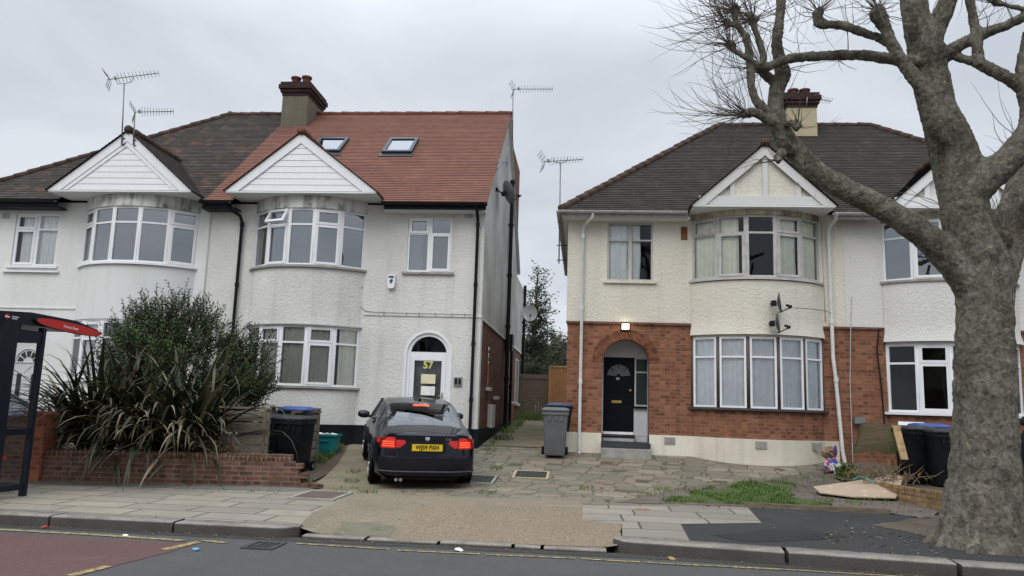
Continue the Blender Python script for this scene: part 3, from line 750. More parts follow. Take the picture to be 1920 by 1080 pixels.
def vent(house, x, z, w_=0.24, h_=0.16, mat=None, Y=18.0):
    v = MB(); v.bx(x-w_/2, x+w_/2, Y-0.012, Y, z-h_/2, z+h_/2)
    for i in range(5):
        for j in range(3): v.bx(x-w_/2+0.02+i*(w_-0.03)/5, x-w_/2+0.02+i*(w_-0.03)/5+0.025, Y-0.016, Y-0.012, z-h_/2+0.02+j*(h_-0.02)/3, z-h_/2+0.02+j*(h_-0.02)/3+0.03)
    v.build('air_vent', mat or m_greyvent, house)
m_greyvent = plain('pale_grey_vent', (0.42, 0.42, 0.41), 0.8)
vent(H57, -2.80, 6.10 - 0.0, 0.2, 0.13)
cm = at(525, 200, 21.6).x, at(580, 200, 21.6).x
cz = at(550, 152, 21.5).z
chimney(H57, cm[0]+0.06, cm[1]-0.06, 21.6, 22.95, 9.2, cz, m_chimG, [(cm[0]+0.32, 21.9, 0.28), (cm[1]-0.26, 21.9, 0.30)])

# ================================================================== NEIGHBOUR (left half of the left pair)
HN = thing('semi_detached_house', (-12.6, 18, 0.6), 'white house with a dark weathered hipped roof, behind the tall shrub', 'house', 'semi-detached houses along the street')
NXL = -16.1
bn = Bow(-11.06, 3.0)
w = MB(); nd = (at(20, 700, 18).x, at(74, 700, 18).x)
wall(w, NXL, PX-0.004, 0.2, 6.34, 18.0, [(bn.xc-1.48, bn.xc+1.48, 0.9, 6.3), (-14.44, -13.25, 4.70, 6.05), (nd[0], nd[1], 0.7, 2.98)])
w.build('front_wall', m_whiteN, HN)
w = MB(); bn.band(w, 0.3, 1.83, 0.0); w.build('lower_bay_wall', m_whiteN, HN)
w = MB(); bn.band(w, 3.34, 4.66, 0.0); bn.slab(w, 3.30, 3.338, -0.02); bn.slab(w, 4.60, 4.64, -0.03)
w.build('bay_wall', stucco('patched_grey_render', (0.69, 0.70, 0.69), (0.55, 0.47, 0.34), 0.25, 0.3, 0.15, 8), HN)
w = MB(); bn.band(w, 6.10, 6.40, 0.005); w.build('bay_head', m_mould, HN)
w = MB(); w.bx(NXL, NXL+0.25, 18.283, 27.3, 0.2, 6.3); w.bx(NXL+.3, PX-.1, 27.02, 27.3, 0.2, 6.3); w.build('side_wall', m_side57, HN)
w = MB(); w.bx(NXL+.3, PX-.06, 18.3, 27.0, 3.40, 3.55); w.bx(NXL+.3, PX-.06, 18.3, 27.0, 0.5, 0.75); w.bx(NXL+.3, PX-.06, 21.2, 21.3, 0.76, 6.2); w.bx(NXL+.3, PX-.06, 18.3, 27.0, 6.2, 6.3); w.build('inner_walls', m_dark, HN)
w = MB(); w.bx(NXL, bn.xc-1.5, 17.975, 18.0, 3.62, 3.655); w.build('string_course', m_whiteN, HN)
w = MB(); w.bx(bn.xc+1.5, PX, 17.975, 18.0, 3.62, 3.655); w.build('string_course', m_whiteN, HN)
w = MB(); w.bx(PX-0.02, PX+0.02, 17.985, 18.0, 0.7, 6.2); w.build('party_joint', m_grim, HN)
HXE = NXL-0.05-0.0; hr = HXE + (RY-EY)      # hip
r = MB()
front_slope(r, [(HXE, EY, EZ), (PX, EY, EZ), (PX, RY, RZ), (hr, RY, RZ)], -13.05+.02, -9.38-.02, 17.77)
roof_plane(r, [(HXE, 2*RY-EY, EZ), (PX, 2*RY-EY, EZ), (PX, RY, RZ), (hr, RY, RZ)])
roof_plane(r, [(HXE, EY, EZ), (hr, RY, RZ), (HXE, 2*RY-EY, EZ)])
ridge(r, (hr, RY, RZ+0.0), (PX, RY, RZ+0.0), 0.085, mi=1); ridge(r, (HXE, EY, EZ+0.01), (hr, RY, RZ+0.01), 0.085, mi=1); ridge(r, (HXE, 2*RY-EY, EZ+0.03), (hr, RY, RZ+0.03), 0.11, mi=1)
r.build('roof', [m_roofD, m_ridgeD], HN)
gable(HN, -13.05, -9.38, -11.13, 6.45, 7.95, 17.15, EY, EZ, SL, m_roofD, m_ridgeD, m_paint, m_upvc, 'clad2', 0.2)
w = MB(); w.bx(NXL-0.02, -13.1, 17.62, 17.66, 6.15, 6.30); w.bx(-9.33, -8.6, 17.62, 17.66, 6.15, 6.30); w.build('fascia', m_fascia, HN)
w = MB(); w.bx(NXL, -13.1, 17.664, 18.0, 6.13, 6.17); w.build('soffit', m_fascia, HN)
w = MB(); w.bx(-9.36, -8.5, 17.664, 18.0, 6.13, 6.17); w.build('soffit', m_fascia, HN)
gutter(HN, 'gutter', (NXL-.05, 17.54, 6.29), (-13.1, 17.54, 6.29), 0.065, m_black); gutter(HN, 'gutter', (-9.36, 17.54, 6.29), (-8.6, 17.54, 6.29), 0.065, m_black)
bay_window(HN, bn, 4.72, 6.10, [(1, 1), (0, 0), (0, 0), (0, 0), (1, 1)], m_upvc, m_glassU, curtains=[(0, 0, 1, 0, m_blind, 0), (1, 0, 1, 0, m_blind, 0), (2, 0, 1, 0, m_blind, 0), (3, 0, 1, 0, m_blind, 0)], sillmat=m_upvc)
o, fl = bay_window(HN, bn, 1.90, 3.30, [(0, 0), (1, 1), (0, 0), (1, 1), (0, 0)], m_upvc, m_glass, curtains=[(1, 0, 1, 0, m_net, 0)], sillmat=m_upvc)
s = MB()
for fr, L in fl[2:4]:
    for j in range(30): s.box(fr, 0.06, L-0.06, 0.06+j*0.043, 0.06+j*0.043+0.03, -0.10, -0.07)
s.build('shutter', m_upvc, o)
flat_window(HN, -14.44, -13.25, 4.70, 6.05, [(0, 0.5, 1, 1), (0.5, 1, 0, 0)], m_upvc, m_glass, curtains=[(0.12, 0.48, 0, m_curtW, 0.3), (0.52, 1, 0, m_curtW, 0)], sillmat=m_upvc)
w = MB(); w.bx(-14.6, -13.1, 17.93, 18.0, 4.53, 4.57); w.build('drip_mould', m_upvc, HN)
# neighbour's panelled door with a fanlight
f = MB(); f.bx(nd[0], nd[1], 18.06, 18.12, 0.72, 2.98); fd = f.build('front_door', m_upvc, HN)
xc = (nd[0]+nd[1])/2
p = MB()
for k in range(5):
    a0, a1 = pi*(k+0.12)/5, pi*(k+0.88)/5
    p.mesh([(xc - q*cos(a), 18.052, 2.28+q*sin(a)) for q, a in ((0.14, a0), (0.14, a1), (0.29, a1), (0.29, a0))], [(0, 1, 2, 3)])
for sx in (-1, 1): p.bx(xc+sx*0.19-0.06, xc+sx*0.19+0.06, 18.05, 18.06, 1.35, 2.0)
p.build('pane', m_black, fd)
n1 = MB(); n1.tube([(xc - 0.34*cos(pi*k/24), 18.052, 2.28+0.34*sin(pi*k/24)) for k in range(25)]+[(xc-0.34, 18.052, 2.28)], 0.018, 6); n1.build('fanlight_trim', m_paint, fd)
vent(HN, -14.72, 5.98, 0.2, 0.14); vent(HN, -9.95+0.35, 5.2, 0.01, 0.01) if False else None

# ================================================================== CREAM HOUSE
CEY, CEZ, CRY = 17.6, 6.17, 22.0; CRZ = CEZ + SL*(CRY-CEY)
CXL, CPX, WXR = -0.40, 5.69, 12.2
HC = thing('semi_detached_house', (2.6, 18, 0.57), 'cream rendered house with a red brick ground floor, arched porch and black front door', 'house', 'semi-detached houses along the street')
bc = Bow(3.93, 2.90, a=48)
pch = (0.45, 1.52)
w = MB(); bh = (bc.xc-1.43, bc.xc+1.43, 0.9, 6.15)
wall(w, CXL, CPX, 3.60, 6.2, 18.0, [bh, (0.53, 1.59, 4.57, 5.96)]); w.build('front_wall', m_cream, HC)
w = MB()
wall(w, CXL+0.03, CPX, 1.0, 3.596, 18.03, [bh, (pch[0], pch[1], 0.9, 3.21)], 0.3)
arch(w, pch[0], pch[1], 2.66, 3.205, 18.03, 0.3, 3.21)
bc.band(w, 1.02, 1.64, -0.03)
w.build('brick_wall', m_brick, HC)
# brick arch rings: separate voussoirs
w = MB(); xc = sum(pch)/2; R0 = (pch[1]-pch[0])/2
for ring, (ra, rb) in enumerate(((R0+0.004, R0+0.115), (R0+0.125, R0+0.235))):
    n = 22+ring*6
    for k in range(n):
        a0, a1 = pi*k/n+0.008, pi*(k+1)/n-0.008
        q = [(xc - r_*cos(a), 2.66 + r_*sin(a)) for r_, a in ((ra, a0), (rb, a0), (rb, a1), (ra, a1))]
        w.prism(q, WORLD, 18.022, 18.04)
def voussoir():
    m = MT('voussoir_brick', 0.88, 0.2); f = m.noise(m.obj, 9, 2)
    m.color(m.ramp(f, [(0.35, (0.09, 0.036, 0.022)), (0.6, (0.225, 0.09, 0.05))])); m.bump(m.noise(m.obj, 50, 4), 0.4, 0.006); return m.m
w.build('brick_arch', voussoir(), HC)
w = MB(); w.bx(CXL-0.005, bc.xc-1.47, 17.985, 18.02, 3.545, 3.60); w.bx(bc.xc+1.45, CPX+0.05, 17.985, 18.02, 3.545, 3.60); w.build('brick_string_course', m_brickD, HC)
w = MB(); w.bx(CXL, pch[0]-0.003, 17.985, 18.03, 0.2, 1.05); w.build('plinth', m_creamP, HC)
w = MB(); w.bx(pch[1]+0.003, bc.xc-1.38, 17.985, 18.03, 0.2, 1.05); w.bx(bc.xc+1.4, CPX-0.01, 17.985, 18.03, 0.2, 1.05); bc.band(w, 0.2, 1.05, 0.0, 0.15); w.build('plinth', m_creamP, HC)
w = MB()
bc.band(w, 3.32, 4.53, 0.015, bulge=lambda z: 0.05*max(0, 1-(z-3.32)/0.35)**2); bc.slab(w, 3.27, 3.318, -0.03); bc.slab(w, 4.48, 4.52, -0.03)
w.build('bay_wall', m_cream, HC)
w = MB(); bc.band(w, 6.03, 6.2, 0.005); w.build('bay_head', m_mouldC, HC)
w = MB(); w.bx(CXL, CXL+0.25, 18.283, 26.4, 3.6, 6.2); w.bx(CXL, CPX, 26.12, 26.4, 0.2, 6.2); w.build('side_wall', m_cream, HC)
w = MB(); w.bx(CXL+0.03, CXL+0.25, 18.333, 26.1, 0.3, 3.597); w.build('brick_side_wall', m_brickD, HC)
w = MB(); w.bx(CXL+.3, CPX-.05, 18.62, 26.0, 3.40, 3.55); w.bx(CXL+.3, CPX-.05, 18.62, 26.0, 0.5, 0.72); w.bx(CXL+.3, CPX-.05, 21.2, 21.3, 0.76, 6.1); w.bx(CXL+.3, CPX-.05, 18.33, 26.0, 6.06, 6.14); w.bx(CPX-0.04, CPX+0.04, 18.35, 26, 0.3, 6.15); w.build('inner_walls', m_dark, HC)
# porch
w = MB(); m_porch = plain('pale_grey_porch_paint', (0.52, 0.53, 0.54), 0.8, 0.2, var=0.08)
Yp_ = 18.62
for x in pch: w.bx(x-0.06 if x == pch[0] else x, x if x == pch[0] else x+0.06, 18.335, Yp_, 0.5, 3.3)
w.bx(pch[0], pch[1], 18.335, Yp_, 3.22, 3.3)
w.bx(pch[0], pch[1], Yp_, Yp_+0.06, 2.82, 3.22)
xd0, xd1 = at(1131, 740, Yp_).x, at(1188, 740, Yp_).x
w.bx(xd1+0.01, pch[1]+.05, Yp_, Yp_+0.06, 0.5, 1.66); w.bx(pch[0], xd0+0.0, Yp_, Yp_+0.06, 0.5, 2.82); w.bx(xd0, xd1+0.01, Yp_-0.10, Yp_+0.06, 0.5, 1.02)
w.build('porch', m_porch, HC)
w = MB(); w.bx(pch[0]-0.01, pch[1]+0.02, 17.80, 18.3, 0.74, 0.86); w.bx(pch[0]-.0, pch[1]+0.0, 18.3, Yp_-0.12, 0.6, 0.86); w.build('door_step', plain('blue_engineering_brick', (0.035, 0.038, 0.045), 0.5, 0.4, var=0.4, scale=10), HC)
w = MB(); w.bx(pch[0]-0.01, pch[1]+0.02, 17.55, 17.79, 0.4, 0.72); w.bx(pch[0], pch[1], 17.79, 17.84, 0.4, 0.735); w.build('lower_step', m_conc, HC)
d = MB(); fr = Fr((xd0, Yp_, 1.08)); Wd, Hd = xd1-xd0, 2.80-1.08
m_blackd = plain('glossy_black_door_paint', (0.004, 0.005, 0.009), 0.5, 0.12, var=0.1)
d.box(fr, 0, Wd, 0, Hd, -0.04, 0.0)
for (a, b) in ((0.08, 0.44), (0.56, 0.92)):
    for (c, e) in ((0.06, 0.36), (0.40, 0.50), (0.53, 0.70)): d.box(fr, a*Wd, b*Wd, c*Hd, e*Hd, 0.0, 0.012)
fd = d.build('front_door', m_blackd, HC)
p = MB(); k2 = MB()
for k in range(4):
    a0, a1 = pi*(k+0.1)/4, pi*(k+0.9)/4
    q = [(Wd*0.5 - q_*cos(a), Hd*0.755 + q_*sin(a)) for q_, a in ((0.06, a0), (0.06, a1), (0.27, a1), (0.27, a0))]
    p.prism(q, fr, 0.002, 0.006)
    for i in range(4): k2.bar(fr.p(*q[i], 0.008), fr.p(*q[(i+1) % 4], 0.008), 0.012, 0.012, (0, -1, 0))
p.build('pane', plain('frosted_fan_glass', (0.10, 0.11, 0.12), 0.2), fd); k2.build('glazing_bead', plain('dull_silver_bead', (0.16, 0.165, 0.18), 0.4, 0.5, 0.5), fd)
n1 = MB(); n1.box(fr, Wd*0.28, Wd*0.60, Hd*0.385, Hd*0.42, 0.012, 0.02); n1.build('letter_box', m_brass, fd)
n1 = MB(); n1.lathe([(0.03, 0), (0.032, 0.015), (0.02, 0.03), (0, 0.032)], fr.p(Wd*0.89, Hd*0.56, 0.0), (0, -1, 0), 14); n1.build('handle', m_brass, fd)
n1 = MB(); n1.box(fr, Wd*0.42, Wd*0.53, Hd*0.70, Hd*0.735, 0.0, 0.006); n1.build('number_plate', m_metal, fd)
n1 = MB(); n1.box(fr, 0, Wd, -0.06, -0.005, -0.04, 0.02); n1.build('threshold', m_upvc, fd)
n1 = MB(); n1.box(fr, -0.02, Wd+0.03, -0.13, -0.063, -0.09, 0.12); n1.build('doorsill', m_black, fd)
f, p = MB(), MB(); cells(f, p, Fr((xd1+0.02, Yp_+0.02, 1.68)), 0.40, 1.14, 0.70, fw=0.035); o = f.build('sidelight', m_grim, HC); p.build('pane', plain('dark_reeded_glass', (0.02, 0.028, 0.028), 0.15), o)
w = MB(); w.bx(xd1+0.01, pch[1], Yp_-0.06, Yp_-0.002, 1.625, 1.66); w.build('sill', m_black, o)
# windows
cv = [(0, .03, .97, 0, m_curt, 0), (1, .05, .72, 0, m_curt, 0), (3, .04, .9, 0, m_curt, 0.1), (4, .05, .97, 0, m_curt, 0)]
bay_window(HC, bc, 4.60, 6.03, [(1, 0), (0, 1), (0, 0), (1, 1), (0, 0)], m_grim, m_glass, curtains=cv, sillmat=m_grim)
m_netL = plain('lilac_white_net', (0.91, 0.925, 0.97), 0.95, 0.1, var=0.08)
bay_window(HC, bc, 1.71, 3.27, [(0, 0)]*5, m_upvc, m_glass, curtains=[(k, 0.02, .98, 0, m_netL, 0) for k in range(5)], post=m_purple, sillmat=plain('dark_brown_sill', (0.06, 0.052, 0.05), 0.6), back=0.03, fw=0.045)
flat_window(HC, 0.53, 1.59, 4.57, 5.96, [(0, 0.5, 0, 0), (0.5, 1, 0, 0)], m_grim, m_glass, curtains=[(0.03, 0.47, 0, m_curtW, 0.12), (0.53, 0.72, 0, m_curtW, -0.3)], sillmat=m_cream, fw=0.042)
# roof over both halves is split at the party line
def hiproof(house, x0, x1, hipside, mat, rm):
    r = MB(); D = CRY-CEY; by = 2*CRY-CEY
    if hipside < 0: a, b = x0+D, x1
    else: a, b = x0, x1-D
    front_slope(r, [(x0, CEY, CEZ), (x1, CEY, CEZ), (b, CRY, CRZ), (a, CRY, CRZ)], (2.38 if hipside < 0 else 6.62)+.02, (5.52 if hipside < 0 else 9.74)-.02, 17.77); roof_plane(r, [(x0, by, CEZ), (x1, by, CEZ), (b, CRY, CRZ), (a, CRY, CRZ)])
    ridge(r, (a, CRY, CRZ), (b, CRY, CRZ), 0.085, mi=1)
    e, t = (x0, a) if hipside < 0 else (x1, b)
    roof_plane(r, [(e, CEY, CEZ), (t, CRY, CRZ), (e, by, CEZ)])
    for yy in (CEY, by): ridge(r, (e, yy, CEZ+.02), (t, CRY, CRZ+.01), 0.088, mi=1)
    return r.build('roof', [mat, rm], house)
hiproof(HC, -0.58, CPX, -1, m_roofC, m_ridgeD)
gable(HC, 2.38, 5.52, 4.0, 6.20, 7.62, 17.15, CEY, CEZ, SL, m_roofC, m_ridgeD, m_cream, m_peel, 'timber', 0.19)
m_gut = plain('dirty_white_gutter', (0.42, 0.41, 0.39), 0.6, 0.3, var=0.25)
w = MB(); w.bx(-0.56, 2.35, 17.62, 17.66, 6.0, 6.14); w.bx(-0.56, -0.52, 17.664, 26.3, 6.0, 6.14); w.build('fascia', m_gut, HC)
w = MB(); w.bx(-0.52, 2.4, 17.664, 18.0, 5.99, 6.03); w.build('soffit', m_paint, HC)
w = MB(); w.bx(-0.52, CXL, 18.0, 26.3, 5.99, 6.03); w.build('soffit', m_paint, HC)
gutter(HC, 'gutter', (-0.64, 17.54, 6.13), (2.33, 17.54, 6.13), 0.065, m_gut); gutter(HC, 'gutter', (-0.62, 17.5, 6.13), (-0.62, 26.3, 6.13), 0.06, m_gut)
m_wpipe = plain('white_downpipe', (0.66, 0.66, 0.64), 0.5, 0.4, var=0.12)
pipe(HC, 'downpipe', [(0.17, 17.54, 6.1), (0.17, 17.56, 5.98), (-0.02, 17.86, 5.86), (-0.04, 17.93, 5.76), (-0.05, 17.93, 0.62), (-0.05, 17.85, 0.57)], 0.036, m_wpipe, [(-0.045, 17.93, z) for z in (5.6, 3.9, 2.2)])
pipe(HC, 'downpipe', [(5.62, 17.5, 6.12), (5.62, 17.6, 5.98), (5.56, 17.88, 5.88), (5.56, 17.93, 5.75), (5.58, 17.93, 2.9), (5.62, 17.93, 2.45), (5.72, 17.93, 0.85), (5.75, 17.9, 0.6)], 0.042, m_wpipe, [(5.57, 17.93, 3.7), (5.63, 17.93, 2.4)])
vent(HC, bc.xc-1.62, 5.72, 0.15, 0.32, m_brick)
for x in (1.98, 3.85, 5.1):
    t = (x-bc.xc)/bc.r; yv = 17.985 if x < 2.4 or x > 5.4 else bc.yc - sqrt(bc.r**2-(x-bc.xc)**2)
    if x > 5: yv -= 0.06
    vent(HC, x, 0.93, 0.24, 0.16, m_conc, yv-0.002)
w = MB(); w.tube([(bc.xc-1.44, 17.97, 3.9), (bc.xc-1.42, 17.96, 3.5), (bc.xc-1.40, 17.98, 3.0), (bc.xc-1.39, 17.98, 1.8)], 0.012, 6); w.build('cable', m_grim, HC)
w = MB(); w.tube([(5.42, 17.97, 6.0), (5.45, 17.97, 3.7)], 0.01, 5); w.build('cable', m_grim, HC)
# chimney over the party line
c0, c1 = at(1474, 220, 21.3).x, at(1534, 220, 21.3).x
chimney(HC, c0+0.03, c1-0.03, 21.3, 22.4, 8.6, at(1500, 172, 21.2).z, m_chimC, [(c0+0.3, 21.65, 0.24), (c1-0.25, 21.65, 0.24)])
# lit bulkhead lamp over the arch
bl = at(1173, 612, 17.9)
w = MB(); w.bx(bl.x-0.09, bl.x+0.09, 17.97, 18.022, bl.z-0.09, bl.z+0.09); o = w.build('porch_lamp', m_black, HC)
w = MB(); w.bx(bl.x-0.075, bl.x+0.075, 17.90, 17.969, bl.z-0.06, bl.z+0.06); w.build('lamp_glass', emit('lit_lamp', (1.0, 0.90, 0.62), 9.0), o)

# ================================================================== WHITE HOUSE ON THE RIGHT
HW = thing('semi_detached_house', (9, 18, 0.57), 'white roughcast house with a brick ground floor, largely hidden behind the big plane tree', 'house', 'semi-detached houses along the street')
b2 = Bow(8.18, 2.86, a=48)
w = MB(); bh = (b2.xc-1.41, b2.xc+1.41, 0.9, 6.15)
wall(w, CPX+0.22, WXR, 3.60, 6.2, 18.0, [bh, (10.35, 11.4, 4.57, 5.96)]); w.build('front_wall', m_whiteW, HW)
w = MB(); w.bx(CPX+0.003, CPX+0.217, 18.0, 18.28, 3.6, 6.2); w.build('party_strip', m_cream, HW)
w = MB(); wall(w, CPX+0.003, WXR-0.03, 0.2, 3.596, 18.03, [bh, (10.4, 11.4, 0.9, 2.9)], 0.3); b2.band(w, 0.3, 1.66, -0.03); w.build('brick_wall', m_brick, HW)
w = MB(); w.bx(CPX+0.055, b2.xc-1.5, 17.985, 18.02, 3.55, 3.60); w.bx(b2.xc+1.45, WXR, 17.985, 18.02, 3.55, 3.6); w.build('brick_string_course', m_brickD, HW)
w = MB(); b2.band(w, 3.27, 4.58, 0.02, bulge=lambda z: 0.07*max(0, 1-(z-3.27)/0.3)**2); b2.slab(w, 3.22, 3.268, -0.03); b2.slab(w, 4.5, 4.54, -0.03); w.build('bay_wall', m_whiteW, HW)
w = MB(); b2.band(w, 6.0, 6.2, 0.005); w.build('bay_head', m_mouldC, HW)
w = MB(); w.bx(WXR-0.25, WXR, 18.283, 26.4, 0.2, 6.2); w.bx(CPX, WXR-.3, 26.12, 26.4, 0.2, 6.2); w.build('side_wall', m_whiteW, HW)
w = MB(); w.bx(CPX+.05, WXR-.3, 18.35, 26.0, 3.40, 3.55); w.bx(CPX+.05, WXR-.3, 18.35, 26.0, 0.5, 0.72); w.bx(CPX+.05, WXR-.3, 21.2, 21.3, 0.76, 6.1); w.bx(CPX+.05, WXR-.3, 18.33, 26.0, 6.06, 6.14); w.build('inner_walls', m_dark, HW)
hiproof(HW, CPX+0.004, 12.45, 1, m_roofC, m_ridgeD)
gable(HW, 6.62, 9.74, 8.18, 6.20, 7.62, 17.15, CEY, CEZ, SL, m_roofC, m_ridgeD, m_whiteW, m_paint, 'timber', 0.19)
gutter(HW, 'gutter', (5.56, 17.54, 6.13), (6.55, 17.54, 6.13), 0.065, m_gut); gutter(HW, 'gutter', (9.8, 17.54, 6.13), (12.45, 17.54, 6.13), 0.065, m_gut)
w = MB(); w.bx(5.6, 6.6, 17.62, 17.66, 6.0, 6.14); w.bx(9.8, 12.4, 17.62, 17.66, 6.0, 6.14); w.build('fascia', m_gut, HW)
bay_window(HW, b2, 4.64, 6.0, [(0, 0), (1, 1), (0, 0), (1, 1), (0, 0)], m_upvc, m_glassU, sillmat=m_conc)
bay_window(HW, b2, 1.73, 3.22, [(0, 0), (1, 1), (0, 0), (1, 1), (0, 0)], m_upvc, m_glass, sillmat=m_upvc)
flat_window(HW, 10.35, 11.4, 4.57, 5.96, [(0, 0.5, 0, 0), (0.5, 1, 0, 0)], m_upvc, m_glassU, sillmat=m_conc)
f = MB(); f.bx(10.4, 11.4, 18.1, 18.16, 0.9, 2.9); f.bx(10.5, 10.85, 18.09, 18.099, 1.1, 1.8); f.bx(10.95, 11.3, 18.09, 18.099, 1.1, 1.8); f.build('front_door', plain('dark_green_door', (0.02, 0.05, 0.035), 0.5), HW)
pipe(HW, 'cable', [(6.05, 17.99, 4.3), (6.0, 17.985, 3.55), (5.95, 17.99, 2.4), (5.95, 17.99, 0.6)], 0.01, m_grim)
pipe(HW, 'cable', [(6.6, 17.97, 3.5), (6.55, 17.98, 3.1), (6.62, 17.98, 2.2), (6.66, 17.98, 1.2)], 0.016, m_black)
lb = at(1612, 789, 17.9)
w = MB(); w.bx(lb.x-0.11, lb.x+0.11, 17.86, 17.95, lb.z-0.06, lb.z+0.08); w.bx(lb.x-0.06, lb.x+0.06, 17.95, 18.03, lb.z-0.1, lb.z+0.02); w.build('junction_box', m_greyp, HW)

# far-left house: only the tip of its roof shows
HF = thing('house', (-22.5, 19, 0.6), 'far left house, only the tip of its brown hipped roof showing', 'house')
w = MB(); wall(w, -26.5, -18.6, 0.2, 6.1, 19.0, [(-21.2, -19.9, 4.5, 5.8), (-21.2, -19.9, 1.6, 3.0)]); w.bx(-18.85, -18.6, 19.283, 28, 0.2, 6.1); w.bx(-26.5, -26.25, 19.283, 28, 0.2, 6.1); w.bx(-26.2, -18.9, 27.7, 28, 0.2, 6.1); w.build('wall', m_whiteN, HF)
r = MB(); D = 4.6
for P in ([(-26.8, 18.6, 6.05), (-18.3, 18.6, 6.05), (-22.2, 23.5, 10.15), (-22.9, 23.5, 10.15)], [(-18.3, 18.6, 6.05), (-18.3, 28.4, 6.05), (-22.2, 23.5, 10.15)], [(-26.8, 18.6, 6.05), (-26.8, 28.4, 6.05), (-22.9, 23.5, 10.15)], [(-26.8, 28.4, 6.05), (-18.3, 28.4, 6.05), (-22.2, 23.5, 10.15), (-22.9, 23.5, 10.15)]): roof_plane(r, P)
ridge(r, (-18.3, 18.6, 6.08), (-22.2, 23.5, 10.18), mi=1)
r.build('roof', [m_roofD, m_ridgeD], HF)
for z0, z1 in ((4.5, 5.8), (1.6, 3.0)): flat_window(HF, -21.2, -19.9, z0, z1, [(0, .5, 0, 0), (.5, 1, 1, 1)], m_upvc, m_glass, Y=19.0)
# ================================================================== GROUND
CLOUD_LO, CLOUD_HI, EXPO = 6.9, 18.5, 0.10
def speckle(name, c, c2, rough=0.9, sc=220, stain=(0.04, 0.04, 0.04), st=0.35, bump=0.35, st_sc=1.2, light=None):
    m = MT(name, rough, 0.25)
    a = m.ramp(m.noise(m.obj, sc, 3, 0.8), [(0.35, c), (0.68, c2)])
    a = m.mix(m.ramp(m.noise(m.obj, st_sc, 7, 0.7), [(0.45, 0.0), (0.75, st)]), a, stain)
    if light: a = m.mix(m.ramp(m.noise(m.obj, st_sc*2.2, 8, 0.75), [(0.56, 0.0), (0.72, 0.5)]), a, light)
    m.color(a); m.bump(m.noise(m.obj, sc*0.5, 5, 0.7), bump, 0.006); return m.m
m_road = speckle('road_asphalt', (0.044, 0.044, 0.044), (0.115, 0.114, 0.112), sc=70, stain=(0.042, 0.041, 0.041), light=(0.125, 0.122, 0.117), bump=0.5)
m_redroad = speckle('red_bus_bay_asphalt', (0.075, 0.040, 0.038), (0.155, 0.088, 0.082), sc=70, stain=(0.06, 0.045, 0.043), light=(0.15, 0.105, 0.098), bump=0.5)
m_tarmac = speckle('black_tarmac_patch', (0.020, 0.020, 0.020), (0.058, 0.057, 0.056), sc=80, stain=(0.02, 0.02, 0.02), st=0.6, light=(0.075, 0.073, 0.07))
m_agg = speckle('tan_exposed_aggregate', (0.075, 0.057, 0.038), (0.38, 0.30, 0.21), sc=48, stain=(0.17, 0.145, 0.105), st=0.5, bump=0.7)
m_agg2 = speckle('pale_worn_concrete', (0.12, 0.10, 0.07), (0.325, 0.272, 0.195), sc=50, stain=(0.13, 0.12, 0.085), st=0.7, bump=0.4, light=(0.36, 0.32, 0.25))
m_mossconc = speckle('mossy_concrete', (0.165, 0.145, 0.10), (0.29, 0.255, 0.18), sc=60, stain=(0.095, 0.092, 0.045), st=0.9, bump=0.4, light=(0.3, 0.27, 0.2))
m_soil = speckle('brown_soil', (0.055, 0.042, 0.03), (0.15, 0.12, 0.09), sc=45, stain=(0.05, 0.05, 0.025), st=0.7, bump=1.0, light=(0.24, 0.21, 0.18))
m_grav = speckle('gravel_and_litter', (0.05, 0.04, 0.031), (0.25, 0.21, 0.18), sc=38, stain=(0.055, 0.045, 0.03), st=0.8, bump=1.0, light=(0.32, 0.28, 0.25))
m_gutterdirt = speckle('gutter_dirt', (0.028, 0.027, 0.025), (0.075, 0.07, 0.064), sc=50, stain=(0.03, 0.03, 0.028), st=0.6)
def granite():
    m = MT('granite_kerb', 0.85, 0.25)
    a = m.ramp(m.noise(m.obj, 75, 4, 0.85), [(0.34, (0.10, 0.085, 0.075)), (0.5, (0.26, 0.235, 0.205)), (0.68, (0.46, 0.42, 0.375))])
    a = m.mix(m.ramp(m.noise(m.obj, 3.2, 7, 0.7), [(0.45, 0.0), (0.7, 0.7)]), a, (0.085, 0.075, 0.06))
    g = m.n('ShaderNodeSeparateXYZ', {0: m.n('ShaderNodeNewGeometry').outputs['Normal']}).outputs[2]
    a = m.mix(m.ramp(g, [(0.4, 0.86), (0.8, 0.0)]), a, (0.045, 0.041, 0.036))     # upright face coloured darker than the top
    m.color(a); m.bump(m.noise(m.obj, 28, 6, 0.75), 0.9, 0.012); return m.m
m_kerb = granite()
